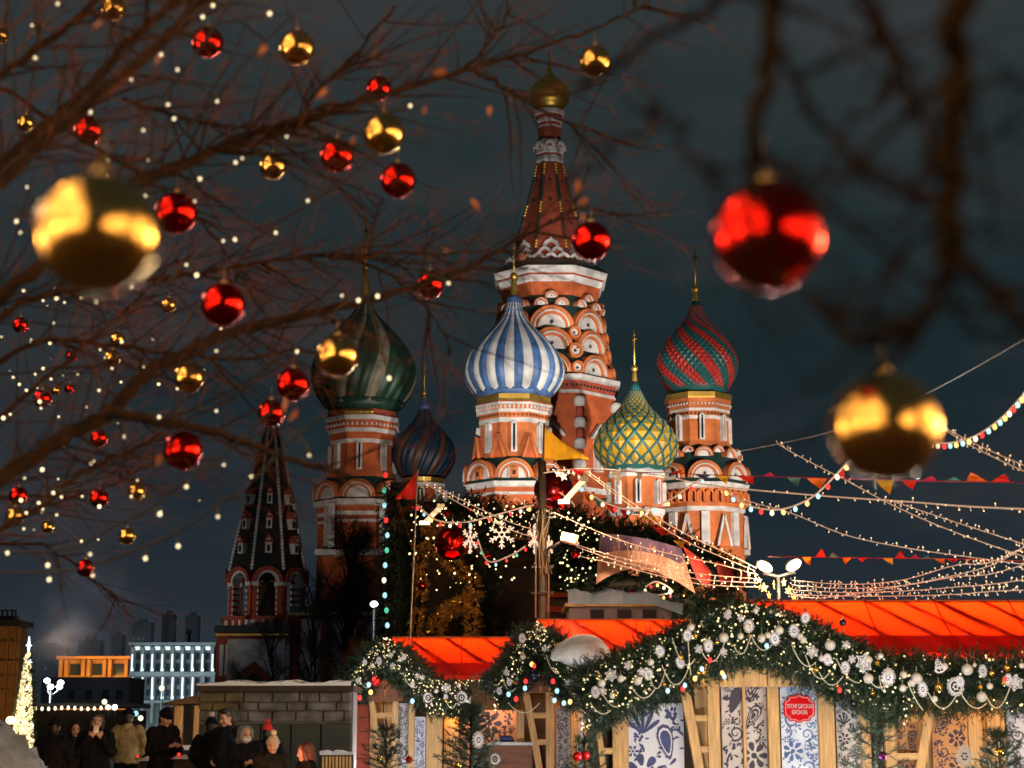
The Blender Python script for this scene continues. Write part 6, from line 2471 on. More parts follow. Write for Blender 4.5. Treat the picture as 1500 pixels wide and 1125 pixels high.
led_snowflake(689, 790, 12, 26, 36, 'lit snowflake half hidden by the large red ball', 1.0)
led_snowflake(783, 790, 6, 27, 34.5, 'lit snowflake seen edge on against the wooden pole', 1.1)
led_snowflake(804, 800, 6, 20, 34.4, 'small lit snowflake turned aside just right of the wooden pole', 1.15)
# light tubes and lamp boxes
for i_, (a, b, Y, lab) in enumerate((((622, 766), (646, 742), 36, 'slanting lit tube lamp above the large red ball'), ((826, 735), (856, 702), 33, 'slanting lit tube lamp right of the wooden pole'))):
    t = thing('tube_lamp', lab, 'tube lamp', P(*a, Y))
    mb = MB()
    mb.tube([P(*a, Y), P(*b, Y)], 0.055, 8)
    mb.build('tube', glow('tube_warm', (1.0, 0.62, 0.36), 1.0) if i_ == 0 else MAT['tube_warm'], t)
    for q in (a, b):
        mb = MB()
        mb.box(P(*q, Y), (0.16, 0.12, 0.10), 0)
        mb.build('end_cap', SILV, t)
    mb = MB()
    mb.box(P(*a, Y - 0.05), (0.22, 0.10, 0.07), 0)
    mb.build('lamp_foot', glow('foot_light', (1.0, 0.85, 0.6), 3.0) if i_ == 0 else MAT['foot_light'], t)
Y = 32.2
t = thing('floodlight', 'boxy pale floodlight fixed to the right of the wooden pole', 'floodlight', P(832, 790, Y))
mb = MB()
c = P(834, 789, Y)
mb.box(c, (26 * M(789, Y), 0.28, 14 * M(789, Y)), 0, Matrix.Rotation(0.25, 3, 'Y'), 0.02)
mb.build('housing', mat('cream_metal', (0.62, 0.55, 0.40), 0.4, emit=(1, 0.8, 0.4), es=0.0), t)
mb = MB()
mb.box(c + Vector((0.0, -0.15, -0.03)), (18 * M(789, Y), 0.03, 7 * M(789, Y)), 0, Matrix.Rotation(0.25, 3, 'Y'))
mb.build('face', glow('floodlight_cream', (1, 0.85, 0.5), 1.6), t)
mb = MB()
mb.tube([c + Vector((-0.1, 0.1, 0)), P(812, 800, Y), P(798, 806, Y + 0.5)], 0.025, 6)
mb.build('bracket', IRON, t)
lamp('pole_fill', 'POINT', P(812, 745, 31.4), 300, (1.0, 0.70, 0.40), 0.1)  # added fill without a fixture, brightens the pennants and fir gate

# twin floodlights on a short mast behind the nearest stall
Y = 31
fm = thing('floodlight_mast', 'mast with two blazing oval floodlights above the nearest stall roof', 'floodlight', (P(1140, 880, Y).x, Y, 0))
mb = MB()
c = P(1140, 845, Y)
mb.tube([(c.x, Y, 0), (c.x, Y, c.z)], 0.035, 8)
mb.tube([P(1118, 840, Y), c, P(1165, 838, Y)], 0.035, 6)
mb.build('mast', IRON, fm)
for px, py, tl_ in ((1120, 830, 0.5), (1163, 828, -0.6)):
    c = P(px, py, Y)
    mb = MB()
    mb.sphere(c, 11.5 * M(py, Y), 18, 12, 0, (1.05, 0.45, 0.62), Matrix.Rotation(tl_, 3, 'Y'))
    hd = mb.build('lamp_head', FLOODE, fm)
    mb = MB()
    mb.sphere(c + Vector((0, 0.11, 0.02)), 12.5 * M(py, Y), 16, 10, 0, (1.05, 0.42, 0.66), Matrix.Rotation(tl_, 3, 'Y'))
    mb.build('shell', IRON, hd)
    lamp('mast_light', 'POINT', c + Vector((0, -0.45, 0)), 240, (1.0, 0.78, 0.45), 0.12)
t = thing('star_cluster', 'cluster of golden stars under the twin floodlights', 'star decoration', P(1138, 862, Y - 0.3))
for k in range(9):
    mb = MB()
    r_ = rnd.uniform(4, 8) * M(860, Y)
    pts = []
    for i in range(10):
        q = r_ if i % 2 == 0 else r_ * 0.45
        pts.append((q * math.sin(pi * i / 5), q * math.cos(pi * i / 5)))
    c = P(1112 + (k * 7.3) % 56, 850 + (k * 11) % 26, Y - 0.3 - 0.03 * k)
    mb.prism(pts, c, (math.cos(0.4 * k), math.sin(0.4 * k), 0), (0, 0, 1), (0, 0.03, 0), 0)
    mb.build('star', glow('star_gold', (1.0, 0.62, 0.16), 0.8) if k == 0 else MAT['star_gold'], t)

# ================================================================ light strings
def sagpath(pts, Y0, Y1, n=10):
    """smooth wire through pixel points, distance going from Y0 to Y1"""
    pp = smooth_path([Vector((a, b, 0)) for a, b in pts], n)
    k = len(pp) - 1
    return [P(q.x, q.y, Y0 + (Y1 - Y0) * i / k) for i, q in enumerate(pp)]

def micro_string(label, pts, Y0, Y1, rad=0.0058, step=0.105, bulbs=True, m=GLOWCABLE):
    wp = sagpath(pts, Y0, Y1)
    sc = (Y0 + Y1) / 2 / 22
    t = thing('light_string', label, 'light string', wp[0], group='glowing wires strung over the market')
    mb = MB()
    mb.tube(wp, rad * sc, 5)
    mb.build('cable', m, t)
    if bulbs:
        bp = along(wp, step * sc)
        mb = MB()
        r = random.Random(len(label))
        ends = []
        for q in bp:
            a = r.uniform(0, 2 * pi)
            e = q + Vector((math.cos(a) * 0.022, -0.02, math.sin(a) * 0.04)) * sc * 1.15
            mb.tube([q, e], 0.006 * sc, 4, 0, False)
            ends.append(e)
        mb.build('bulb_stems', m, t, kind='stuff')
        dots('bulbs', ends, 0.0080 * sc, WIREB, t, size_var=0.8)
    return wp
R_ = 'at the right'
micro_string('double glowing wire falling from below the gold bauble to the right edge, upper strand', [(1310, 735), (1400, 765), (1500, 797)], 23, 20)
micro_string('glowing wire falling from the high thin line to the right edge, lower strand', [(1139, 650), (1170, 668), (1240, 704), (1310, 741), (1400, 780), (1520, 822)], 24, 20)
micro_string('short glowing wire from behind the gold bauble to the right edge, upper strand', [(1372, 620), (1430, 651), (1510, 686)], 18, 16)
micro_string('short glowing wire from behind the gold bauble to the right edge, lower strand', [(1372, 622), (1430, 657), (1510, 695)], 18, 16)
micro_string('glowing wire from the red and green dome tower down to the yellow star knot', [(1060, 722), (1110, 738), (1160, 752), (1240, 784), (1330, 803), (1420, 816), (1510, 828)], 26, 21)
for k, (ym, ye) in enumerate(((856, 812), (862, 836), (868, 856), (873, 868))):
    micro_string('glowing wire fanning from the floodlight mast to the right edge, number %s from the top' % ('one', 'two', 'three', 'four')[k], [(1160, 850 + k * 7), (1240, ym), (1320, ym - 6 + k * 2), (1400, (ym + ye) / 2 - 6 + k * 2), (1450, (ym + ye) / 2 - 10 + k * 2), (1510, ye - 16 + k * 4)], 30, 22)
micro_string('glowing wire dipping low over the red roof at the right', [(1150, 868), (1200, 876), (1300, 862), (1440, 832), (1510, 795)], 30, 22)
micro_string('smooth bright cable from the pole top across the sky to the right edge', [(795, 693), (860, 686), (950, 694), (1050, 712), (1200, 726), (1330, 735), (1420, 742), (1510, 746)], 33, 20, 0.010, 0.3)
micro_string('glowing wire sloping from the pole top to the floodlight mast, upper strand', [(858, 688), (905, 722), (945, 748), (1010, 785), (1060, 808), (1108, 832)], 32, 31, 0.007)
micro_string('glowing wire sloping from the pole top to the floodlight mast, lower strand', [(858, 692), (905, 727), (945, 755), (1000, 790), (1055, 815), (1106, 836)], 32, 31)
micro_string('glowing wire from the lamp box across the banner top to the mast', [(815, 752), (860, 772), (920, 795), (985, 812), (1050, 826), (1110, 842)], 32.5, 31)
micro_string('glowing wire across the middle of the banner to the mast, upper one', [(845, 798), (890, 812), (950, 826), (1020, 840), (1110, 848)], 32.5, 31)
micro_string('glowing wire across the middle of the banner to the mast, lower one', [(845, 801), (890, 817), (950, 833), (1020, 848), (1110, 854)], 32.5, 31)
micro_string('glowing wire along the lower edge of the banner to the mast', [(850, 815), (900, 826), (960, 842), (1030, 856), (1110, 860)], 32.5, 31)
micro_string('double glowing wire from the red pennant down to the pole, upper strand', [(622, 704), (660, 724), (700, 744), (745, 764), (788, 778)], 35.5, 33.2)
micro_string('double glowing wire from the red pennant down to the pole, lower strand', [(622, 707), (660, 730), (700, 752), (745, 775), (786, 788)], 35.5, 33.2)
micro_string('short glowing wire above the face on snowflake', [(742, 722), (758, 731), (770, 740)], 34, 33.5)
micro_string('wire crossing the wooden pole below the dark red ball', [(788, 748), (812, 752), (860, 772)], 33.2, 32.6)
# festoons with coloured bulbs
def festoon(label, pts, Y0, Y1, cols, step, r=3.0, drop=5):
    wp = sagpath(pts, Y0, Y1)
    t = thing('festoon_string', label, 'festoon lights', wp[0], group='festoons with coloured bulbs')
    sc = (Y0 + Y1) / 2
    mb = MB()
    mb.tube(wp, 0.0004 * sc + 0.003, 5)
    mb.build('cable', GLOWCABLE, t)
    k = M(700, sc)
    for i, q in enumerate(along(wp, step * k)[:60]):
        mb = MB()
        c = q + Vector((0, -0.01, -drop * k))
        mb.sphere(c, r * k, 10, 8, 0, (1, 1, 1.3))
        b = mb.build('bulb', cols[i % len(cols)], t)
        mb = MB()
        mb.tube([q, c + Vector((0, 0, r * k))], r * 0.45 * k, 5)
        mb.build('socket', SILV, b)
CYC = [BULBC, BULBY, BULBW, BULBR, BULBC, BULBY]
festoon('festoon of coloured bulbs swinging up to the top right edge', [(1360, 648), (1390, 649), (1425, 640), (1460, 618), (1485, 594), (1505, 570)], 18, 15, CYC, 24, 3.4)
festoon('festoon of coloured bulbs hanging in a loop right of the red and green dome tower', [(1250, 668), (1225, 695), (1190, 728), (1150, 745), (1115, 745), (1085, 735), (1062, 716)], 22, 24, CYC, 22, 3.2)
festoon('festoon of coloured bulbs from the pole over the fir gate', [(852, 712), (880, 733), (915, 745), (950, 745), (985, 730), (1010, 712), (1030, 700)], 30, 29, CYC, 21, 2.6)
festoon('festoon of coloured bulbs from the red pennant to the snowflakes', [(612, 740), (640, 762), (680, 765), (720, 756), (760, 745), (782, 740)], 35, 33.5, [BULBR, BULBC, BULBY, BULBR, BULBW], 17, 2.3)
festoon('festoon of bulbs in the dark behind the large red ball', [(700, 790), (715, 822), (745, 815), (770, 800)], 36, 35, [BULBR, BULBG, BULBR, BULBC], 20, 2.0)
festoon('cluster of red and warm bulbs on the fir below the banner', [(945, 860), (962, 852), (985, 866), (960, 872), (948, 868)], 43, 43, [BULBW, BULBR, BULBY, BULBW], 10, 2.0)
# thin high line
o = MB()
o.tube(sagpath([(1083, 661), (1140, 650), (1230, 628), (1360, 575), (1510, 492)], 30, 16), 0.008, 5)
o = o.build('guy_wire', mat('grey_wire', (0.35, 0.38, 0.38), 0.5, emit=(0.5, 0.5, 0.45), es=0.0))
tag(o, 'thin grey wire rising to the upper right past the gold bauble', 'wire')

# bunting
def bunting(label, pts, Y0, Y1, flags, rope):
    wp = sagpath(pts, Y0, Y1)
    t = thing('bunting', label, 'bunting', wp[0])
    mb = MB()
    mb.tube(wp, 0.007, 5)
    mb.build('rope', rope, t)
    xs = [pts[0][0], pts[-1][0]]
    r = random.Random(len(label))
    for (px, w, h, up, m) in flags:
        f = (px - xs[0]) / (xs[1] - xs[0])
        Y = Y0 + (Y1 - Y0) * f
        # pixel row of the rope at px
        py = np.interp(px, [a for a, b in pts], [b for a, b in pts])
        s = -1 if up else 1
        lean = r.uniform(-0.35, 0.5) * w
        o_ = pennant([(px - w / 2, py), (px + w / 2, py), (px + lean, py + s * h)], Y, m, '', 0.05)
        o_.parent = t
        o_.matrix_parent_inverse = WM[t.as_pointer()].inverted()
bunting('bunting of coloured pennants stretched from the pole across the sky to the right edge', [(815, 686), (900, 690), (1000, 694), (1090, 697), (1200, 700), (1330, 704), (1510, 707)], 31, 19,
        [(850, 24, 10, False, FR), (903, 18, 26, False, FW), (938, 12, 16, False, FW), (990, 22, 6, True, FR), (998, 14, 7, True, FO), (1030, 24, 8, False, FN), (1058, 20, 14, False, FY), (1092, 26, 13, False, FR), (1125, 22, 6, True, FP), (1163, 22, 14, False, FG), (1197, 32, 17, False, FO), (1228, 20, 14, True, FR), (1262, 26, 9, True, FN), (1296, 28, 22, False, FY), (1332, 22, 14, False, FR), (1362, 26, 7, True, FP), (1396, 28, 6, True, FG), (1432, 32, 14, True, FO), (1466, 30, 12, True, FR), (1494, 14, 8, False, FN)], FP)
bunting('lower bunting of small pennants from the floodlight mast to the right edge', [(1125, 815), (1250, 817), (1350, 818), (1420, 819), (1510, 822)], 30, 23,
        [(1181, 14, 14, False, FO), (1202, 16, 12, True, FR), (1222, 14, 8, True, FG), (1241, 14, 11, False, FO), (1263, 13, 7, False, FR), (1281, 8, 11, False, FN), (1300, 16, 10, False, FY), (1319, 15, 11, True, FR), (1340, 14, 6, True, FP), (1357, 14, 5, True, FG), (1376, 16, 9, False, FO), (1396, 18, 6, False, FR), (1418, 10, 5, False, FO), (1440, 12, 6, False, FR)], FR)
bunting('crumpled bunting slanting down over the fir gate from the pole top', [(838, 705), (865, 722), (900, 740), (935, 752), (960, 768), (985, 785), (1010, 800)], 36, 40,
        [(848, 16, 12, True, FR), (862, 20, 16, False, FO), (880, 22, 14, False, FG), (898, 22, 15, False, FR), (918, 22, 12, False, FR), (936, 20, 12, True, FG), (950, 22, 13, True, FY), (966, 22, 14, False, FR), (982, 18, 14, True, FO), (996, 20, 12, False, FY), (1006, 16, 12, True, FR)], FR)

# baubles, stars and glints on the fir gate and round the pole
for i_, (px, py, d, red, lab) in enumerate((
        (618, 858, 14, 1, 'red bauble hanging by the thin tinsel strand on the gate'), (655, 752, 11, 1, 'red bauble under the slanting tube lamp on the gate'),
        (690, 745, 10, 1, 'red bauble at the top of the gate left of the face on snowflake'), (604, 742, 9, 1, 'small red bauble beside the red pennant pole'),
        (715, 814, 10, 1, 'red bauble low behind the face on snowflake'), (762, 752, 11, 1, 'red bauble just left of the wooden pole top'),
        (600, 913, 9, 0, 'gold bauble low by the leaning pennant pole'), (648, 768, 10, 0, 'gold bauble above the large red ball'),
        (824, 742, 10, 1, 'red bauble under the right tube lamp'), (843, 812, 12, 1, 'red bauble below the boxy floodlight'),
        (925, 868, 10, 1, 'red bauble on the fir under the banner at the left'), (1002, 872, 10, 0, 'gold bauble on the fir under the banner at the right'))):
    Y = 44.2 if py > 700 and px < 780 or px > 900 else 33
    r = d / 2 * M(py, Y)
    t = thing('gate_bauble', lab, 'bauble', P(px, py, Y), group='baubles on the fir gate')
    MB().sphere((0, 0, 0), r, 18, 12).build('ball', REDGL if red else GOLDGL, t, local=True)
    MB().lathe((0, 0, 0), [(r * 0.95, r * 0.2), (r * 1.15, r * 0.18), (r * 1.2, 0)], 8).build('cap', SILV, t, local=True)
gl = np.random.default_rng(77)
pts = []
for a, b in (((690, 740), (1080, 835)), ((600, 745), (790, 770)), ((820, 760), (880, 860)), ((600, 760), (790, 860))):
    for q in range(60):
        f = gl.random()
        pts.append(P(a[0] + (b[0] - a[0]) * f, a[1] + (b[1] - a[1]) * (f if a[1] < 745 else gl.random()) + gl.normal() * 8, 44.0 + gl.random()))
t = thing('fairy_lights', 'scattered warm pin lights twinkling over the dark fir gate', 'fairy lights', pts[0])
mb = MB()
mb.tube([pts[0], pts[20], pts[40]], 0.004, 4)
mb.build('wire', CABLE, t)
dots('bulbs', pts, 0.022, MINIB, t, size_var=1.2)
t = thing('star_garland', 'bunch of white lit stars beside the top of the wooden pole', 'star decoration', P(835, 696, 32.6))
for k in range(6):
    r_ = (5.5 + 2 * math.sin(k * 2.1)) * M(695, 32.6)
    pq = []
    for i in range(10):
        q = r_ if i % 2 == 0 else r_ * 0.45
        pq.append((q * math.sin(pi * i / 5 + k), q * math.cos(pi * i / 5 + k)))
    mb = MB()
    mb.prism(pq, P(818 + k * 7.5, 694 + 4 * math.sin(k * 1.9), 32.6 - 0.02 * k), (math.cos(0.3 * k), math.sin(0.3 * k), 0), (0, 0, 1), (0, 0.03, 0), 0)
    mb.build('star', MAT['led_white'], t)
# ================================================================ bare tree hung with baubles, near left
def bare_tree(label, limbs, trunk, seed, twig, mats, tw_len, tw_rad, cname, wobble=0.0026):
    """limbs: list of (pixel polyline, start radius px, end radius px, Y0, Y1)"""
    r = random.Random(seed)
    ng = np.random.default_rng(seed)
    c0 = trunk[0]
    t = thing(cname, label, 'tree', c0)
    mb = MB()
    mb.tube(smooth_path(trunk, 4), list(np.linspace(0.17, 0.10, 4 * (len(trunk) - 1) + 1)), 10)
    mb.build('trunk', mats[0], t)
    TV = []
    tw = MB()
    br_ = MB()
    def grow(p, d, L, rad, lev):
        n = 7
        pts = [p]
        dd = d.copy()
        for i in range(n):
            dd = (dd + Vector(ng.normal(size=3)) * (0.08 if lev == 0 else 0.13) + Vector((0.01, 0, 0.015))).normalized()
            pts.append(pts[-1] + dd * L / n)
        (tw if lev else br_).tube(pts, [rad * (1 if lev else 1.55) * (1 - 0.78 * i / n) for i in range(n + 1)], 4 if lev else 5, 0, False)
        if lev < 2:
            for i in range(r.randint(2, 4)):
                k = r.randint(1, n - 1)
                a = r.choice((-1, 1)) * r.uniform(0.4, 0.95)
                ax = Vector((0, 1, 0)) + Vector(ng.normal(size=3)) * 0.35
                nd = Matrix.Rotation(a, 3, ax.normalized()) @ (pts[k + 1] - pts[k]).normalized()
                grow(pts[k], nd, L * r.uniform(0.35, 0.65), rad * 0.55, lev + 1)
    for li, (pl, r0, r1, Y0, Y1) in enumerate(limbs):
        wp = sagpath(pl, Y0, Y1, 7)
        k = len(wp) - 1
        wob = [Vector(ng.normal(size=3)) * wobble * Y0 * 0.3 for _ in wp]
        wp = [q + w if 0 < i < k else q for i, (q, w) in enumerate(zip(wp, wob))]
        rad = [max(0.0025, (r0 + (r1 - r0) * i / k) * M(500, Y0 + (Y1 - Y0) * i / k) * (1 + 0.16 * math.sin(i * 2.3 + li) * math.sin(i * 0.9))) for i in range(k + 1)]
        mb = MB()
        mb.tube(wp, rad, 9)
        mb.build('limb', mats[0], t)
        L = sum((b - a).length for a, b in zip(wp[:-1], wp[1:]))
        for q in range(int(L * twig)):
            i = r.randint(1, k - 1)
            d = (wp[i + 1] - wp[i]).normalized()
            a = r.choice((-1, 1)) * r.uniform(0.35, 1.0)
            ax = (Vector((0, 1, 0)) + Vector(ng.normal(size=3)) * 0.35).normalized()
            nd = Matrix.Rotation(a, 3, ax) @ d
            grow(wp[i].lerp(wp[i + 1], r.random()), nd, tw_len * r.uniform(0.4, 1.2), min(rad[i] * 0.6, tw_rad * r.uniform(0.7, 1.3)), 0)
    tw.build('twigs', mats[1], t, kind='stuff')
    br_.build('branches', mats[0], t, kind='stuff')
    return t
LIMBS = [
    ([(-60, 330), (0, 268), (60, 210), (140, 142), (200, 95), (250, 50), (310, -10)], 12, 7, 5.40, 6.60),
    ([(-50, 290), (30, 215), (120, 140), (180, 70), (235, 20), (290, -30)], 9, 6, 5.85, 6.90),
    ([(-40, 140), (40, 80), (100, 40), (150, -10)], 7, 5, 6.00, 6.60),
    ([(-60, 470), (60, 390), (130, 320), (200, 268), (280, 238), (360, 200), (460, 172), (560, 140), (680, 103), (740, 86), (850, 50), (950, 8)], 11, 2.0, 6.30, 7.80),
    ([(190, 270), (300, 225), (390, 205), (450, 165), (520, 150)], 6, 2.5, 6.75, 7.20),
    ([(-60, 740), (0, 700), (80, 650), (160, 603), (215, 545), (270, 520), (330, 490), (420, 468), (520, 445), (610, 418), (690, 390), (770, 345), (860, 300)], 14, 2.0, 6.90, 8.40),
    ([(160, 603), (230, 618), (300, 628), (380, 655), (440, 678), (500, 690)], 8, 3, 7.20, 7.80),
    ([(-60, 500), (40, 440), (110, 425), (200, 410), (300, 400), (380, 385), (470, 375), (560, 370), (640, 372), (720, 368)], 5, 1.5, 7.50, 9.00),
    ([(-50, 560), (60, 500), (150, 505), (260, 520), (360, 525), (440, 512)], 5, 2, 8.10, 9.00),
    ([(430, 190), (470, 130), (510, 90), (545, 50), (580, 10)], 4, 2, 7.05, 7.50),
    ([(680, 103), (720, 60), (750, 10)], 3, 1.6, 7.50, 7.80),
    ([(690, 100), (740, 128), (800, 165), (860, 190), (890, 200)], 4, 1.5, 7.50, 7.95),
    ([(540, 372), (545, 330), (560, 290)], 3, 1.5, 8.10, 8.40),
    ([(0, 130), (130, 210), (210, 260), (300, 330), (360, 420)], 3.5, 1.5, 7.80, 9.30),
    ([(180, 145), (260, 170), (350, 185), (420, 190)], 4, 2, 6.75, 7.50),
    ([(480, 375), (560, 395), (640, 470), (660, 520)], 3, 1.2, 8.40, 8.85),
    ([(-40, 790), (30, 760), (110, 700), (180, 665), (250, 630)], 5, 1.8, 9.75, 10.80),
    ([(-40, 640), (60, 560), (130, 500), (200, 440), (260, 380)], 4, 1.6, 10.20, 11.40),
    ([(-40, 730), (60, 727), (140, 722), (200, 690), (250, 660)], 3.2, 1.2, 12.00, 13.20),
    ([(-40, 800), (60, 800), (130, 845), (180, 880)], 2.5, 1.0, 12.75, 13.80),
]
TR0 = [(-4.6, 6.9, 0), (-4.5, 6.9, 1.2), (-4.3, 6.8, 2.4), (-4.0, 6.7, 3.6)]
TWIGR = mat('red_brown_twigs', (0.060, 0.018, 0.011), 0.85, var=0.5, scale=12, col2=(0.18, 0.052, 0.024), spec=0.2)
tree_l = bare_tree('big bare tree hung with baubles and bulbs reaching in from the left', LIMBS, TR0, 21, 16.5, [BARK, TWIGR], 0.66, 0.0036, 'bare_tree')
# roots of the limbs meet the trunk outside the frame
mb = MB()
for li, (pl, r0, r1, Y0, Y1) in enumerate(LIMBS):
    if pl[0][0] < 0 and li < 8:
        a = P(pl[0][0], pl[0][1], Y0)
        mb.tube(smooth_path([Vector((-4.3, 6.8, min(2.6, max(1.0, a.z - 0.9)))), a.lerp(Vector((-4.2, 6.7, a.z)), 0.35) + Vector((0, 0, -0.15)), a], 4), [0.07] * 5 + [0.05] * 4, 7)
mb.build('fork', BARK, tree_l)
# dry leaves
LEAFM = mat('dry_leaf', (0.30, 0.09, 0.025), 0.6, var=0.4, scale=20)
lmb = MB()
lmb.add([(0, 0, 0), (0.016, 0.004, -0.02), (0.02, -0.004, -0.045), (0.006, 0.003, -0.075), (0, 0, -0.09), (-0.008, 0.006, -0.07), (-0.018, -0.003, -0.04), (-0.014, 0.004, -0.018), (0, 0.012, -0.045)], [(0, 1, 8), (1, 2, 8), (2, 3, 8), (3, 4, 8), (4, 5, 8), (5, 6, 8), (6, 7, 8), (7, 0, 8)], 0, True)
leafme = lmb.mesh('leaf', LEAFM)
for (px, py, Y, s, a) in ((480, 128, 4.4, 0.75, 0.7), (655, 103, 4.6, 0.7, 1.4), (718, 155, 4.8, 0.55, 0.1), (624, 155, 4.8, 0.5, 0.3), (847, 262, 4.6, 0.75, 0.1), (862, 290, 4.6, 0.6, 1.0), (855, 312, 4.6, 0.5, 0.2), (390, 65, 4.2, 0.6, 0.5), (236, 78, 4.0, 0.55, 0.4), (420, 580, 5.0, 1.0, 0.1), (436, 600, 5.1, 0.7, 0.6), (150, 30, 4.0, 0.5, 0.8), (660, 365, 5.4, 0.5, 1.2), (235, 665, 4.9, 0.6, 0.2), (520, 200, 4.6, 0.45, 0.5), (690, 290, 5.0, 0.9, -0.6), (770, 372, 5.2, 0.5, 0.9)):
    o = inst(leafme, 'leaf', tree_l, Matrix.Identity(4))
    o.matrix_parent_inverse = WM[tree_l.as_pointer()].inverted()
    o.matrix_basis = Matrix.Translation(P(px, py, Y)) @ Matrix.Rotation(a, 4, 'Y') @ Matrix.Rotation(rnd.uniform(0, 3), 4, 'Z') @ Matrix.Scale(s * 0.72, 4)

# ================================================================ blurred bare branches, very near right
LIM2 = [
    ([(1135, -60), (1122, 60), (1112, 160), (1105, 270)], 17, 12, 1.59, 1.59),
    ([(1398, -60), (1396, 120), (1393, 260), (1388, 400)], 24, 19, 1.44, 1.44),
    ([(1388, 390), (1370, 440), (1330, 480), (1285, 498), (1235, 478), (1195, 440)], 13, 9, 1.51, 1.59),
    ([(1390, 300), (1420, 400), (1460, 440), (1540, 500)], 13, 9, 1.51, 1.51),
    ([(1140, 60), (1180, 140), (1235, 215), (1270, 260), (1330, 290), (1385, 300)], 7, 6, 1.66, 1.51),
    ([(1255, -40), (1290, 60), (1330, 150), (1375, 260)], 8, 7, 1.66, 1.44),
    ([(960, 150), (990, 190), (1030, 240), (1070, 275)], 5, 4, 1.73, 1.59),
    ([(1390, 150), (1440, 120), (1540, 130)], 5, 4, 1.51, 1.66),
    ([(1280, 50), (1310, 100), (1270, 170), (1240, 180)], 5, 3, 1.73, 1.66),
    ([(1405, 290), (1370, 330), (1310, 380), (1290, 420)], 5, 3, 1.51, 1.73),
    ([(830, 265), (890, 225), (950, 180), (965, 150)], 2.5, 2, 2.31, 2.02),
    ([(850, 130), (950, 60), (1050, 10), (1110, -30)], 8, 5, 1.88, 1.80),
    ([(1395, 400), (1410, 470), (1470, 490), (1540, 495)], 5, 4, 1.51, 1.59),
]
tree_r = bare_tree('blurred dark branches of a second bare tree hanging in at the upper right', LIM2, [(1.75, 1.5, 0), (1.75, 1.5, 1.4), (1.65, 1.5, 2.2), (1.5, 1.5, 3.0)], 33, 7.0, [BARKD, BARKD], 0.26, 0.0040, 'bare_tree', 0.010)
mb = MB()
for pl, r0, r1, Y0, Y1 in LIM2[:2] + LIM2[5:6] + LIM2[11:12]:
    a = P(*(pl[0] if pl[0][1] < 0 else pl[-1]), Y0)
    mb.tube(smooth_path([a, a.lerp(Vector((1.5, 1.5, 3.0)), 0.5) + Vector((0, 0, 0.15)), Vector((1.5, 1.5, 2.95))], 4), 0.012, 6)
mb.build('fork', BARKD, tree_r)

# ================================================================ baubles
D = 0.175
CAPM = mat('dull_gold_cap', (0.45, 0.30, 0.12), 0.4, 0.9, var=0.2)
BB = {}
def bauble(px, py, d, red, label, D_=None):
    Dm = D_ or (D if d < 100 else 0.15)
    # distance at which a ball of this size shows d pixels across
    Y = Dm * F / d * 0.985
    c = P(px, py, Y)
    t = thing('bauble', label, 'bauble', c, rnd.uniform(0, 6), 'red and gold baubles hung in the trees')
    R = Dm / 2
    key = (red, round(Dm, 3))
    if key not in BB:
        s = MB().sphere((0, 0, 0), R, 40, 26)
        cp = MB()
        cp.lathe((0, 0, 0), [(R * 0.96, R * 0.15), (R * 1.09, R * 0.14), (R * 1.11, R * 0.08), (R * 1.115, 0)], 14)
        hk = MB()
        hk.tube([(R * 0.10 * math.sin(a), 0, R * (1.16 + 0.06 * math.cos(a))) for a in np.linspace(-2.8, 2.8, 12)], R * 0.018, 5)
        hk.tube([(0, 0, R * 1.21), (0.01 * R, 0, R * 1.5), (0, 0, R * 1.9)], R * 0.010, 4)
        BB[key] = (s.mesh('ball', REDGL if red else GOLDGL), cp.mesh('cap', CAPM), hk.mesh('hook', CAPM))
    for n, me in zip(('ball', 'cap', 'hook'), BB[key]):
        inst(me, n, t, I4)
    return t
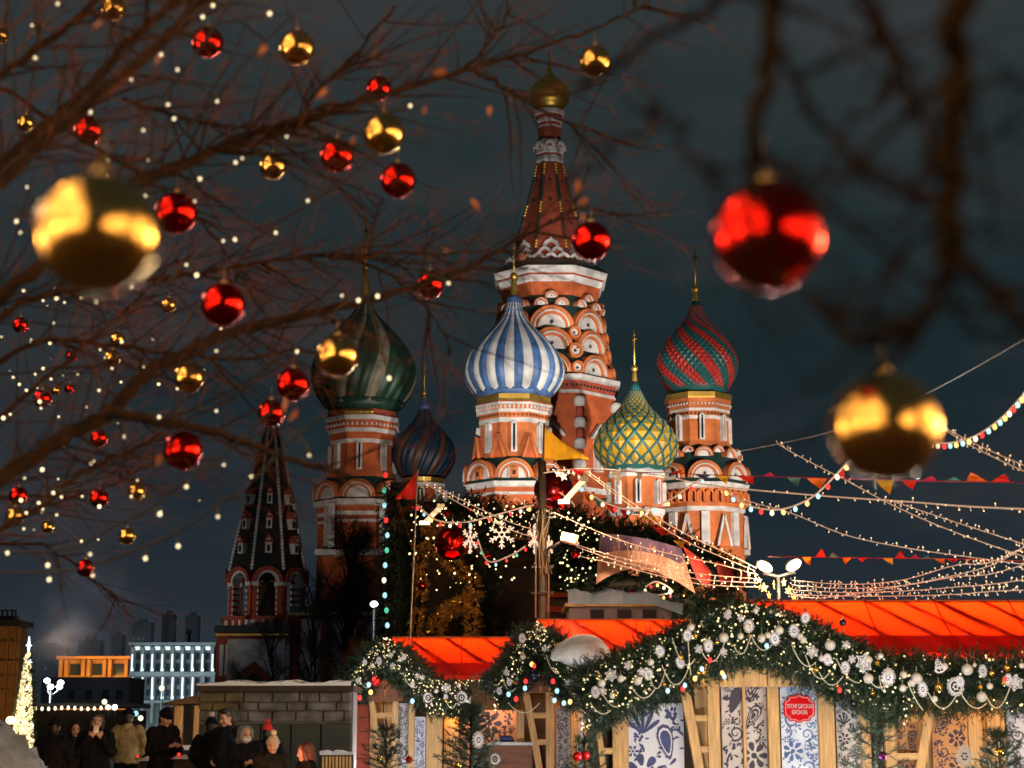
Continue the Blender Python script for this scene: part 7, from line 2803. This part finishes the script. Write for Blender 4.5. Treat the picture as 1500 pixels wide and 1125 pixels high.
for q in [
    (144, 342, 184, 0, 'very large out of focus gold bauble in the left part of the view'),
    (1297, 625, 162, 0, 'very large out of focus gold bauble above the bunting at the right'),
    (1125, 345, 170, 1, 'very large out of focus red bauble hanging at the upper right'),
    (435, 70, 55, 0, 'gold bauble near the top edge right of the uppermost red one'),
    (166, 12, 40, 0, 'gold bauble cut by the top edge above the crossing limbs'),
    (872, 90, 49, 0, 'lone gold bauble right of the gilded spire tip'),
    (562, 196, 63, 0, 'gold bauble between three red ones left of the spire'),
    (400, 243, 42, 0, 'gold bauble low on the long limb left of the red pair'),
    (494, 521, 63, 0, 'gold bauble in front of the green swirl dome'),
    (277, 553, 46, 0, 'gold bauble behind the limb left of the green swirl dome'),
    (200, 720, 26, 0, 'small gold bauble below the large red one left of the bell tower', 0.125),
    (186, 785, 25, 0, 'small gold bauble just above the lowest string of bulbs', 0.125),
    (165, 524, 25, 0, 'lower one of two touching small gold baubles', 0.125),
    (172, 497, 23, 0, 'upper one of two touching small gold baubles', 0.125),
    (247, 447, 24, 0, 'small gold bauble left of the red bauble in the left centre', 0.125),
    (38, 180, 26, 0, 'small gold bauble under the thick limb near the left edge', 0.125),
    (70, 772, 19, 0, 'tiny gold bauble left of the lowest small gold one', 0.115),
    (22, 756, 28, 0, 'small gold bauble low at the left edge below a red one', 0.125),
    (1, 52, 26, 0, 'gold bauble cut by the left edge near the top', 0.125),
    (82, 572, 15, 0, 'tiny gold bauble between two small red ones at the left', 0.115),
    (304, 62, 49, 1, 'uppermost red bauble near the top edge'),
    (130, 191, 45, 1, 'red bauble above the very large gold one'),
    (555, 130, 40, 1, 'red bauble directly above the gold one left of the spire'),
    (494, 228, 52, 1, 'red bauble on the long limb left of the gold one'),
    (583, 264, 54, 1, 'red bauble directly below the gold one left of the spire'),
    (866, 353, 60, 1, 'red bauble touching the right foot of the tent spire'),
    (630, 417, 42, 1, 'red bauble above the gap between green and blue domes'),
    (327, 446, 66, 1, 'biggest red bauble of the left tree, left of the green dome'),
    (429, 563, 50, 1, 'red bauble at the left edge of the green swirl dome'),
    (397, 605, 41, 1, 'red bauble sitting over the tip of the bell tower'),
    (258, 312, 64, 1, 'red bauble right beside the very large gold one'),
    (268, 660, 58, 1, 'red bauble in the open sky left of the bell tower'),
    (145, 642, 26, 1, 'small red bauble under the thick lower limb', 0.125),
    (145, 730, 28, 1, 'small red bauble on a thin twig left of a small gold one', 0.125),
    (125, 832, 26, 1, 'lowest small red bauble just above the lit skyline', 0.125),
    (62, 584, 27, 1, 'small red bauble left of a tiny gold one at the left', 0.125),
    (102, 569, 16, 1, 'tiny red bauble right of a tiny gold one at the left', 0.115),
    (104, 522, 18, 1, 'tiny red bauble left of the two touching gold ones', 0.115),
    (27, 726, 27, 1, 'small red bauble low at the left edge', 0.125),
    (30, 476, 24, 1, 'small red bauble on the left below the very large gold one', 0.125),
    (11, 457, 13, 1, 'tiny red bauble at the left edge above another red one', 0.115)]:
    bauble(*q)

# ================================================================ black cables with white bulbs in the tree
BULBT = glow('tree_bulb', (1.0, 0.90, 0.58), 1.5)
def bulb_cable(label, pts, bulbs, Y0, Y1, r=2.9):
    wp = sagpath(pts, Y0, Y1)
    t = thing('bulb_cable', label, 'light string', wp[0], group='black cables with white bulbs in the bare tree')
    mb = MB()
    k = M(500, (Y0 + Y1) / 2)
    mb.tube(wp, 1.8 * k, 6)
    mb.build('cable', CABLE, t)
    for px, py in bulbs:
        # nearest point of the cable
        best = min(wp, key=lambda q: (q - P(px, py - 8, q.y)).length)
        c = P(px, py, best.y - 0.01)
        mb = MB()
        mb.sphere(c, r * rnd.uniform(0.55, 1.05) * M(py, best.y), 12, 9, 0, (1, 1, 1.12))
        b = mb.build('bulb', BULBT, t)
        mb = MB()
        mb.tube([best, best.lerp(c, 0.5) + Vector((0, 0, 0.01)), c + Vector((0, 0, r * k))], 1.7 * k, 6)
        mb.build('socket', CABLE, b)
bulb_cable('lowest black cable of white bulbs curving before the bell tower', [(470, 610), (420, 650), (370, 705), (310, 745), (260, 780), (200, 805), (140, 828), (70, 838), (-20, 838)], [(453, 667), (368, 698), (319, 757), (261, 800), (213, 818), (136, 843), (72, 849)], 6.34, 7.49)
bulb_cable('second lowest black cable of white bulbs', [(400, 600), (350, 645), (310, 680), (260, 712), (220, 745), (170, 770), (120, 796), (60, 808), (-20, 806)], [(328, 681), (273, 713), (234, 753), (132, 812), (70, 828), (11, 810)], 6.77, 7.78)
bulb_cable('black cable of white bulbs slanting down from the top at the left', [(345, -10), (300, 60), (240, 140), (190, 195), (140, 240), (80, 285), (-10, 330)], [(318, 148), (260, 102), (246, 153), (210, 191), (159, 234), (40, 274), (24, 324), (30, 341)], 6.05, 7.20)
bulb_cable('black cable of white bulbs slanting down right of the first one', [(430, 20), (370, 80), (310, 150), (250, 210), (200, 235), (150, 260), (90, 300)], [(318, 149), (255, 174), (218, 235), (158, 256), (133, 164), (312, 8)], 6.19, 7.20)
bulb_cable('black cable of white bulbs wound along the long upper limb', [(620, 150), (560, 165), (480, 195), (420, 212), (350, 238), (290, 265), (210, 285), (140, 300)], [(601, 155), (420, 200), (345, 238), (355, 232), (293, 262), (285, 295), (214, 286)], 6.34, 6.91)
bulb_cable('black cable of white bulbs crossing behind the red baubles', [(560, 215), (510, 260), (450, 300), (390, 330), (340, 345), (280, 380), (240, 420)], [(451, 294), (404, 341), (344, 351), (327, 353), (273, 388), (288, 403)], 6.91, 7.49)
bulb_cable('black cable of white bulbs in front of the green swirl dome', [(600, 395), (560, 425), (500, 450), (440, 500), (380, 545), (330, 590), (280, 600), (200, 610), (120, 640)], [(657, 415), (553, 434), (525, 440), (435, 515), (317, 514), (501, 433), (570, 554), (317, 602), (233, 611), (181, 640), (133, 680)], 7.06, 8.06)
bulb_cable('black cable of small white bulbs far back at the left', [(300, 440), (240, 500), (150, 530), (90, 560), (30, 600), (-20, 640)], [(211, 537), (224, 497), (145, 572), (114, 548), (75, 555), (60, 598), (52, 548), (147, 512)], 10.08, 11.52, 2.4)
bulb_cable('black cable of white bulbs low at the left edge', [(200, 640), (150, 690), (90, 718), (40, 690), (-20, 700)], [(90, 728), (36, 701), (62, 688), (78, 722)], 9.36, 10.80, 3.0)
bulb_cable('black cable of white bulbs at the upper left corner', [(150, -10), (90, 20), (50, 50), (0, 110), (-20, 130)], [(85, 5), (47, 37), (52, 85), (2, 108)], 6.34, 7.20, 2.8)
bulb_cable('short black cable of white bulbs above the upper red bauble', [(400, 5), (350, 0), (300, 10), (240, 60), (190, 100)], [(395, 20), (297, 25), (236, 80), (194, 94), (192, 118)], 6.05, 6.62, 3.0)
lamp('unseen_lamp', 'POINT', (-5.5, 0.5, 5.5), 60, (1.0, 0.50, 0.22), 0.3)  # unseen fill added for warm light on the branches

# far tiny lights deep in the tree
fr = np.random.default_rng(5)
pts = []
for q in range(75):
    px, py = 150 * abs(fr.normal()) , fr.uniform(420, 800)
    if px < 360 and py < 860 - px * 0.4:
        pts.append(P(px, py, fr.uniform(9.0, 13.0)))
t = thing('fairy_lights', 'tiny warm pin lights glinting deep among the twigs at the left', 'fairy lights', pts[0])
mb = MB()
pp = sorted(pts, key=lambda q: q.z)
mb.tube(pp[::2], 0.0022, 4)
mb.build('wire', CABLE, t)
dots('bulbs', pts, 0.0075, glow('pin_lights', (1.0, 0.86, 0.50), 2.2), t, size_var=1.2)
# ================================================================ people
SKIN = mat('skin', (0.48, 0.26, 0.17), 0.5, var=0.08, scale=20)
HAIRD = mat('dark_hair', (0.012, 0.009, 0.007), 0.5, var=0.4, scale=40)
HAIRB = mat('brown_hair', (0.07, 0.028, 0.014), 0.5, var=0.4, scale=40)
EYE = mat('eye_dark', (0.01, 0.01, 0.012), 0.2)
LIP = mat('lips', (0.30, 0.07, 0.06), 0.5)
TANC = mat('tan_cloth', (0.33, 0.25, 0.11), 0.85, var=0.2, scale=10, bump=0.4, bscale=22)
NAVYC = mat('navy_cloth_coat', (0.012, 0.014, 0.020), 0.9, var=0.4, scale=14, bump=0.4, bscale=26, spec=0.05)
OLIVEC = mat('olive_cloth', (0.016, 0.017, 0.014), 0.9, var=0.3, scale=12, bump=0.4, bscale=20, spec=0.05)
GREYK = mat('grey_knit', (0.17, 0.18, 0.19), 0.95, var=0.25, scale=40, bump=0.6, bscale=90)
CREAMK = mat('cream_knit', (0.40, 0.34, 0.25), 0.95, var=0.3, scale=60, bump=0.8, bscale=90)
PINKF = mat('pink_fluff', (0.55, 0.40, 0.38), 0.95, var=0.25, scale=50, bump=0.8, bscale=110)
CREAMF = mat('cream_fluff', (0.55, 0.48, 0.38), 0.95, var=0.25, scale=50, bump=0.8, bscale=110)
REDK = mat('red_knit', (0.55, 0.015, 0.015), 0.9, var=0.2, scale=40, bump=0.5, bscale=90)
BROWNF = mat('brown_fur', (0.10, 0.035, 0.022), 0.95, var=0.4, scale=50, bump=0.8, bscale=110)
MASKW = mat('white_mask', (0.60, 0.63, 0.66), 0.8, var=0.1)
JEAN = mat('dark_trousers', (0.010, 0.012, 0.018), 0.9, var=0.3, spec=0.05)
PHONE = mat('phone_black', (0.01, 0.01, 0.012), 0.2)
SCREEN = glow('phone_screen', (0.75, 0.85, 1.0), 0.9)

FOLDS = bpy.data.textures.new('folds', 'CLOUDS')
FOLDS.noise_scale = 0.11
FOLDS.noise_depth = 2

def remesh(name, mb, m, voxel, smooth_it=6):
    """one continuous skin over overlapping closed pieces"""
    tmp = bpy.data.objects.new('tmp', mb.mesh('tmp', m))
    COL.objects.link(tmp)
    md = tmp.modifiers.new('r', 'REMESH')
    md.mode = 'VOXEL'
    md.voxel_size = voxel
    md.use_smooth_shade = True
    sm = tmp.modifiers.new('s', 'SMOOTH')
    sm.factor = 0.5
    sm.iterations = smooth_it
    if name in ('coat', 'trousers'):
        dp = tmp.modifiers.new('d', 'DISPLACE')
        dp.texture = FOLDS
        dp.strength = 0.075
        dp.mid_level = 0.45
    dg = bpy.context.evaluated_depsgraph_get()
    me = bpy.data.meshes.new_from_object(tmp.evaluated_get(dg))
    me.name = name
    old = tmp.data
    bpy.data.objects.remove(tmp)
    bpy.data.meshes.remove(old)
    if not me.materials:
        me.materials.append(m)
    return me

def limb(mb, pts, rad, n=10):
    pts = [Vector(p) for p in pts]
    mb.tube(pts, rad, n)
    for p, r in zip(pts, rad):
        mb.sphere(p, r * 0.99, 10, 8)

def hand(mb, w, d, nrm, side, curl=0.9, s=1.0):
    """palm, four bent fingers of unequal length and a thumb; nrm is the way the palm looks"""
    d = Vector(d).normalized()
    nrm = (Vector(nrm) - d * Vector(nrm).dot(d)).normalized()
    x = d.cross(nrm) * side
    R = Matrix((x, nrm, d)).transposed()
    w = Vector(w)
    mb.sphere(w + d * 0.045 * s, 0.045 * s, 10, 8, 0, (0.95, 0.42, 1.15), R)
    for i, (o, L) in enumerate(((-0.030, 0.075), (-0.010, 0.085), (0.011, 0.080), (0.030, 0.062))):
        p0 = w + x * o * s + d * 0.078 * s
        a1, a2 = curl * 0.55, curl * 1.25
        d1 = d * math.cos(a1) + nrm * math.sin(a1)
        d2 = d * math.cos(a2) + nrm * math.sin(a2)
        p1 = p0 + d1 * L * 0.5 * s
        p2 = p1 + d2 * L * 0.5 * s
        limb(mb, [p0 - d * 0.03 * s, p0, p1, p2], [0.010 * s, 0.0100 * s, 0.0092 * s, 0.0078 * s], 8)
    p0 = w + x * -0.034 * s + d * 0.025 * s
    d1 = (d * 0.65 - x * 0.6 + nrm * 0.45).normalized()
    limb(mb, [p0, p0 + d1 * 0.04 * s, p0 + (d1 + d * 0.5).normalized() * 0.07 * s], [0.013 * s, 0.0115 * s, 0.009 * s], 8)

POSES = {
    # side: shoulder offset fixed; elbow, wrist, finger direction, palm normal (x given for the +x side)
    'down': (((0.25, 0.02, 1.13), (0.26, -0.05, 0.88), (0.0, -0.15, -1), (-1, 0, 0)),) * 2,
    'pockets': (((0.30, 0.05, 1.16), (0.21, -0.10, 1.00), (-0.4, -0.5, -0.7), (-1, 0, 0)),) * 2,
    'face': (((0.25, -0.14, 1.18), (0.09, -0.30, 1.385), (-0.65, -0.1, 0.75), (-0.2, 1, 0)),) * 2,
    'low': (((0.25, -0.04, 1.13), (0.08, -0.31, 1.17), (-0.6, -0.55, 0.35), (0, 0.4, 1)),) * 2,
    'one_low': (((0.25, -0.04, 1.13), (0.10, -0.30, 1.20), (-0.5, -0.5, 0.45), (0, 0.5, 1)), ((0.26, 0.03, 1.13), (0.25, -0.12, 0.92), (0.0, -0.4, -1), (-1, 0, 0))),
}

def person(label, px, py_top, Y, yaw, pose, coat, head=(0, 0, 0), cover='beanie', cover_mat=None, hair=HAIRD, extra_top=0.02, coat_len=0.72, trousers=JEAN, girth=1.0, mask=None, fur=None, phone=None, collar=True):
    """standing figure; height follows from the pixel row of the top of the head"""
    ztop = P(px, py_top, Y).z - extra_top
    s = ztop / 1.75
    loc = Vector((P(px, py_top + 60, Y).x, Y, 0))
    q = lambda x, y, z: (x * s, y * s, z * s)
    body = MB()
    # head in its own frame about the neck
    HM = Matrix.Translation(q(0, 0.0, 1.50)) @ Matrix.Rotation(math.radians(head[0]), 4, 'Z') @ Matrix.Rotation(math.radians(head[1]), 4, 'X') @ Matrix.Rotation(math.radians(head[2]), 4, 'Y')
    R3 = HM.to_3x3()
    h = lambda x, y, z: HM @ Vector(q(x, y, z))
    body.sphere(h(0, -0.005, 0.135), 0.1 * s, 18, 14, 0, (0.76, 0.96, 1.14), R3)
    body.sphere(h(0, -0.035, 0.065), 0.1 * s, 14, 10, 0, (0.60, 0.62, 0.66), R3)
    body.sphere(h(0, -0.085, 0.025), 0.024 * s, 10, 8)
    limb(body, [h(0, -0.094, 0.135), h(0, -0.118, 0.092)], [0.011 * s, 0.017 * s], 8)
    body.sphere(h(0, -0.088, 0.150), 0.03 * s, 10, 8, 0, (1.9, 0.6, 0.5), R3)
    for e in (-1, 1):
        body.sphere(h(e * 0.050, -0.070, 0.085), 0.026 * s, 10, 8)
        body.sphere(h(e * 0.078, 0.005, 0.115), 0.03 * s, 10, 8, 0, (0.4, 0.7, 1.1), R3)
    limb(body, [q(0, 0.01, 1.38), q(0, 0.0, 1.50), tuple(h(0, 0, 0.06))], [0.066 * s, 0.058 * s, 0.058 * s])
    body.lathe(q(0, 0, 0), [(z * s, r * s) for z, r in ((0.84, 0.12), (0.95, 0.165), (1.08, 0.15), (1.25, 0.165), (1.40, 0.16), (1.46, 0.08))], 18, 0, 0, True, True, 1.0, 0.62)
    cm = MB()
    g = girth
    cm.lathe(q(0, 0, 0), [(z * s, r * s * g) for z, r in ((coat_len, 0.215), (0.86, 0.225), (0.97, 0.222), (1.10, 0.215), (1.25, 0.218), (1.36, 0.212), (1.43, 0.165), (1.475, 0.105), (1.505, 0.085))], 22, 0, 0, True, True, 1.0, 0.68)
    hands = []
    for i, sd in enumerate((1, -1)):
        el, wr, fd, pn = POSES[pose][i]
        f3 = lambda v: (v[0] * sd, v[1], v[2])
        sh = (0.185 * sd, 0.0, 1.40)
        limb(body, [q(*sh), q(*f3(el)), q(*f3(wr))], [0.050 * s, 0.040 * s, 0.029 * s])
        hand(body, q(*f3(wr)), f3(fd), f3(pn), sd, 1.0, s)
        limb(cm, [q(*sh), q(*f3(el))], [0.088 * s * g, 0.070 * s * g])
        a = Vector(q(*f3(el)))
        b = Vector(q(*f3(wr)))
        limb(cm, [a, a.lerp(b, 0.5), a.lerp(b, 0.94)], [0.070 * s * g, 0.062 * s * g, 0.052 * s * g])
        hands.append(b + Vector(f3(fd)).normalized() * 0.08 * s)
        limb(body, [q(0.095 * sd, 0, 0.90), q(0.10 * sd, -0.01, 0.50), q(0.10 * sd, 0.02, 0.10)], [0.090 * s, 0.060 * s, 0.042 * s])
        limb(body, [q(0.10 * sd, 0.04, 0.045), q(0.11 * sd, -0.12, 0.035)], [0.042 * s, 0.034 * s])
    if collar:
        limb(cm, [q(0.075 * math.cos(a), 0.07 * math.sin(a) + 0.005, 1.485) for a in np.linspace(-2.4 + pi / 2, 2.4 + pi / 2, 9)], [0.028 * s] * 9, 8)
    o = link(bpy.data.objects.new('person', remesh('person', body, SKIN, 0.0125 * s, 3)))
    o.location = loc
    o.rotation_euler = (0, 0, math.radians(yaw))
    tag(o, label, 'person')
    def child(name, me):
        c = bpy.data.objects.new(name, me)
        return link(c, o, True)
    child('coat', remesh('coat', cm, coat, 0.018 * s, 4))
    tm = MB()
    for sd in (1, -1):
        limb(tm, [q(0.095 * sd, 0, 0.92), q(0.10 * sd, -0.01, 0.50), q(0.10 * sd, 0.02, 0.09)], [0.108 * s, 0.078 * s, 0.062 * s])
    child('trousers', remesh('trousers', tm, trousers, 0.02 * s, 3))
    for sd in (1, -1):
        sm_ = MB()
        limb(sm_, [q(0.10 * sd, 0.05, 0.055), q(0.105 * sd, -0.05, 0.055), q(0.11 * sd, -0.15, 0.042)], [0.054 * s, 0.052 * s, 0.041 * s])
        child('shoe', sm_.mesh('shoe', IRON))
    # face
    for e in (-1, 1):
        em = MB()
        em.sphere(h(e * 0.033, -0.089, 0.128), 0.0115 * s, 10, 8, 0, (1.3, 0.6, 0.75), R3)
        child('eye', em.mesh('eye', EYE))
        em = MB()
        em.tube([h(e * 0.018, -0.103, 0.150), h(e * 0.035, -0.101, 0.155), h(e * 0.052, -0.089, 0.149)], 0.0045 * s, 6)
        child('eyebrow', em.mesh('eyebrow', hair))
    if not mask:
        em = MB()
        em.tube([h(-0.024, -0.094, 0.056), h(0, -0.104, 0.054), h(0.024, -0.094, 0.056)], [0.003 * s, 0.0065 * s, 0.003 * s], 6)
        child('mouth', em.mesh('mouth', LIP))
    else:
        em = MB()
        em.sphere(h(0, -0.055, 0.068), 0.1 * s, 16, 12, 0, (0.70, 0.68, 0.56), R3)
        child('mask', em.mesh('mask', mask))
    # hair
    hm = MB()
    hm.sphere(h(0, 0.016, 0.150), 0.1 * s, 16, 12, 0, (0.86, 1.0, 1.10), R3)
    hm.sphere(h(0, 0.050, 0.08), 0.1 * s, 14, 10, 0, (0.76, 0.62, 0.95), R3)
    if cover in ('long_hair', 'hood_hair'):
        for e in (-1, 1):
            limb(hm, [h(e * 0.060, -0.010, 0.20), h(e * 0.088, -0.020, 0.12), h(e * 0.086, -0.01, 0.02), h(e * 0.07, -0.02, -0.06)], [0.035 * s, 0.036 * s, 0.034 * s, 0.02 * s], 8)
        hm.sphere(h(0, -0.03, 0.215), 0.06 * s, 12, 8, 0, (1.3, 1.0, 0.7), R3)
    if cover == 'short_hair':
        for k in range(14):
            a = k * 0.7
            hm.sphere(h(0.06 * math.cos(a), -0.03 + 0.05 * math.sin(a), 0.235 + 0.012 * math.sin(k * 2.3)), 0.028 * s, 8, 6)
    child('hair', remesh('hair', hm, hair, 0.013 * s, 3))
    # head cover
    if cover in ('beanie', 'pom', 'fur_hat'):
        bm_ = MB()
        bm_.sphere(h(0, 0.008, 0.172), 0.1 * s, 18, 12, 0, (0.93, 1.08, 1.05), R3)
        child('hat', remesh('hat', bm_, cover_mat, 0.014 * s, 2))
        cu = MB()
        cu.tube([h(0.090 * math.cos(a), 0.008 + 0.104 * math.sin(a), 0.165 + 0.018 * math.sin(a)) for a in np.linspace(0, 2 * pi, 21)], 0.021 * s, 8)
        child('hat_cuff', cu.mesh('hat_cuff', cover_mat))
        if cover == 'pom':
            pv = MB().sphere((0, 0, 0), 1, 14, 10)
            vs = []
            r = random.Random(4)
            for v in pv.v:
                vs.append(tuple(h(0, 0.01, 0.305) + Vector(v) * 0.046 * s * r.uniform(0.88, 1.12)))
            pm_ = MB()
            pm_.add(vs, pv.f, 0, True)
            child('pompom', pm_.mesh('pompom', fur or cover_mat))
    if cover in ('hood', 'hood_hair'):
        bm_ = MB()
        bm_.sphere(h(0, 0.048, 0.135), 0.1 * s, 18, 12, 0, (1.12, 1.16, 1.32), R3)
        bm_.sphere(h(0, 0.06, 0.02), 0.1 * s, 14, 10, 0, (1.2, 1.05, 0.9), R3)
        for k in np.linspace(-0.75 * pi, 0.75 * pi, 13):
            bm_.sphere(h(0.098 * math.sin(k), -0.045, 0.128 + 0.118 * math.cos(k)), 0.026 * s, 8, 6)
        child('hood', remesh('hood', bm_, cover_mat or coat, 0.015 * s, 3))
    if fur and cover != 'pom':
        fm_ = MB()
        limb(fm_, [q(0.11 * math.cos(a), 0.10 * math.sin(a), 1.47) for a in np.linspace(-3.6 + pi / 2, 3.0 + pi / 2, 14)], [0.042 * s] * 14, 8)
        child('fur_collar', remesh('fur_collar', fm_, fur, 0.016 * s, 2))
    return o, hands, s

def hold_phone(pos, label, tilt=0.4, screen_back=True, owner=None):
    t = bpy.data.objects.new('phone', MB().box((0, 0, 0), (0.075, 0.009, 0.15), 0, None, 0.003).mesh('phone', PHONE))
    COL.objects.link(t)
    t.location = pos
    t.rotation_euler = (tilt, 0, 0.2)
    tag(t, label, 'phone')
    mb = MB()
    mb.box((0, 0.0055, 0), (0.066, 0.001, 0.138), 0)
    mb.build('screen', SCREEN, t, local=True)

def world_hand(o, v):
    return Matrix.Translation(o.location) @ Matrix.Rotation(o.rotation_euler.z, 4, 'Z') @ v

p1, h1, s1 = person('person in a black coat and black beanie seen from behind by the snow heap', 78, 1050, 25, 172, 'pockets', BLACKC, (12, -6, 0), 'beanie', BLACKC, girth=1.08)
p2, h2, s2 = person('dark haired person in black raising a phone to the face with both hands', 139, 1042, 25.5, 14, 'face', BLACKC, (-6, 4, 6), 'long_hair', hair=HAIRD)
p3, h3, s3 = person('person in a tan jacket and dark cap seen from behind', 186, 1037, 31, 186, 'pockets', TANC, (0, 6, 0), 'beanie', BLACKC, coat_len=0.86, girth=1.02)
p4, h4, s4 = person('person in a long black coat and black beanie looking down at a phone', 238, 1036, 27.5, 42, 'low', BLACKC, (10, 22, 0), 'beanie', BLACKC, coat_len=0.55)
p5, h5, s5 = person('person in a black coat and dark hat with a pale pink pompom turned away', 308, 1043, 27, 190, 'pockets', BLACKC, (0, 0, 0), 'pom', BLACKC, fur=PINKF, extra_top=0.09)
p6, h6, s6 = person('bareheaded dark haired person in a navy coat beside the pompom hat', 334, 1036, 26.5, -30, 'pockets', NAVYC, (-20, 16, 0), 'short_hair')
p7, h7, s7 = person('masked person with a grey hood and dark jacket holding a phone', 357, 1060, 23.5, 26, 'low', BLACKC, (8, 12, 0), 'hood', GREYK, mask=MASKW, extra_top=0.03)
p8, h8, s8 = person('person in a red pompom hat mostly hidden behind the cream hat', 391, 1056, 27, 170, 'pockets', BLACKC, (0, 0, 0), 'pom', REDK, fur=REDK, extra_top=0.06)
p9, h9, s9 = person('smiling person in a cream knitted pompom hat and dark quilted jacket', 398, 1068, 21, 4, 'low', OLIVEC, (0, 6, 3), 'pom', CREAMK, fur=CREAMF, extra_top=0.085, girth=1.05)
p10, h10, s10 = person('person in a brown hood turned to the left in a dark coat', 448, 1086, 20, -62, 'pockets', BLACKC, (-6, 14, 0), 'hood_hair', BROWNF, hair=HAIRB)
p11, h11, s11 = person('dim person in an olive coat behind the two at the left', 108, 1056, 28, 20, 'pockets', OLIVEC, (0, 8, 0), 'hood', OLIVEC)
hold_phone((world_hand(p2, h2[0]) + world_hand(p2, h2[1])) / 2 + Vector((0, 0.0, 0.06)), 'black phone held up before the face of the dark haired person', 0.15)
hold_phone((world_hand(p4, h4[0]) + world_hand(p4, h4[1])) / 2 + Vector((0.0, 0.0, 0.03)), 'phone in the hands of the person in the long black coat', 1.0)
hold_phone((world_hand(p7, h7[0]) + world_hand(p7, h7[1])) / 2 + Vector((0.0, 0.0, 0.03)), 'phone in the hands of the masked person', 1.0)
# warm reflected market light on the faces: two unseen fill lamps added below the frame
lamp('face_fill', 'POINT', (-2.75, 19.3, 0.78), 75, (1.0, 0.36, 0.20), 0.12)
lamp('face_fill_left', 'POINT', (-5.7, 23.6, 0.9), 22, (1.0, 0.55, 0.30), 0.12)

# ================================================================ last: labels of look-alikes get their place in the row
ORD = ['leftmost'] + [w + ' from the left' for w in 'second third fourth fifth sixth seventh eighth ninth tenth eleventh twelfth thirteenth fourteenth fifteenth sixteenth seventeenth eighteenth nineteenth twentieth'.split()]
groups = {}
for o in SC.objects:
    if o.get('category') and o.get('group') and o.get('label'):
        groups.setdefault(o['label'], []).append(o)
for lab, L in groups.items():
    if len(L) > 1:
        L.sort(key=lambda o: (o.location.x if o.location.length > 0.01 else sum(v.co.x for v in o.data.vertices) / len(o.data.vertices)))
        for i, o in enumerate(L):
            o['label'] = '%s, %s' % (lab, 'rightmost' if i == len(L) - 1 else ORD[min(i, 19)])
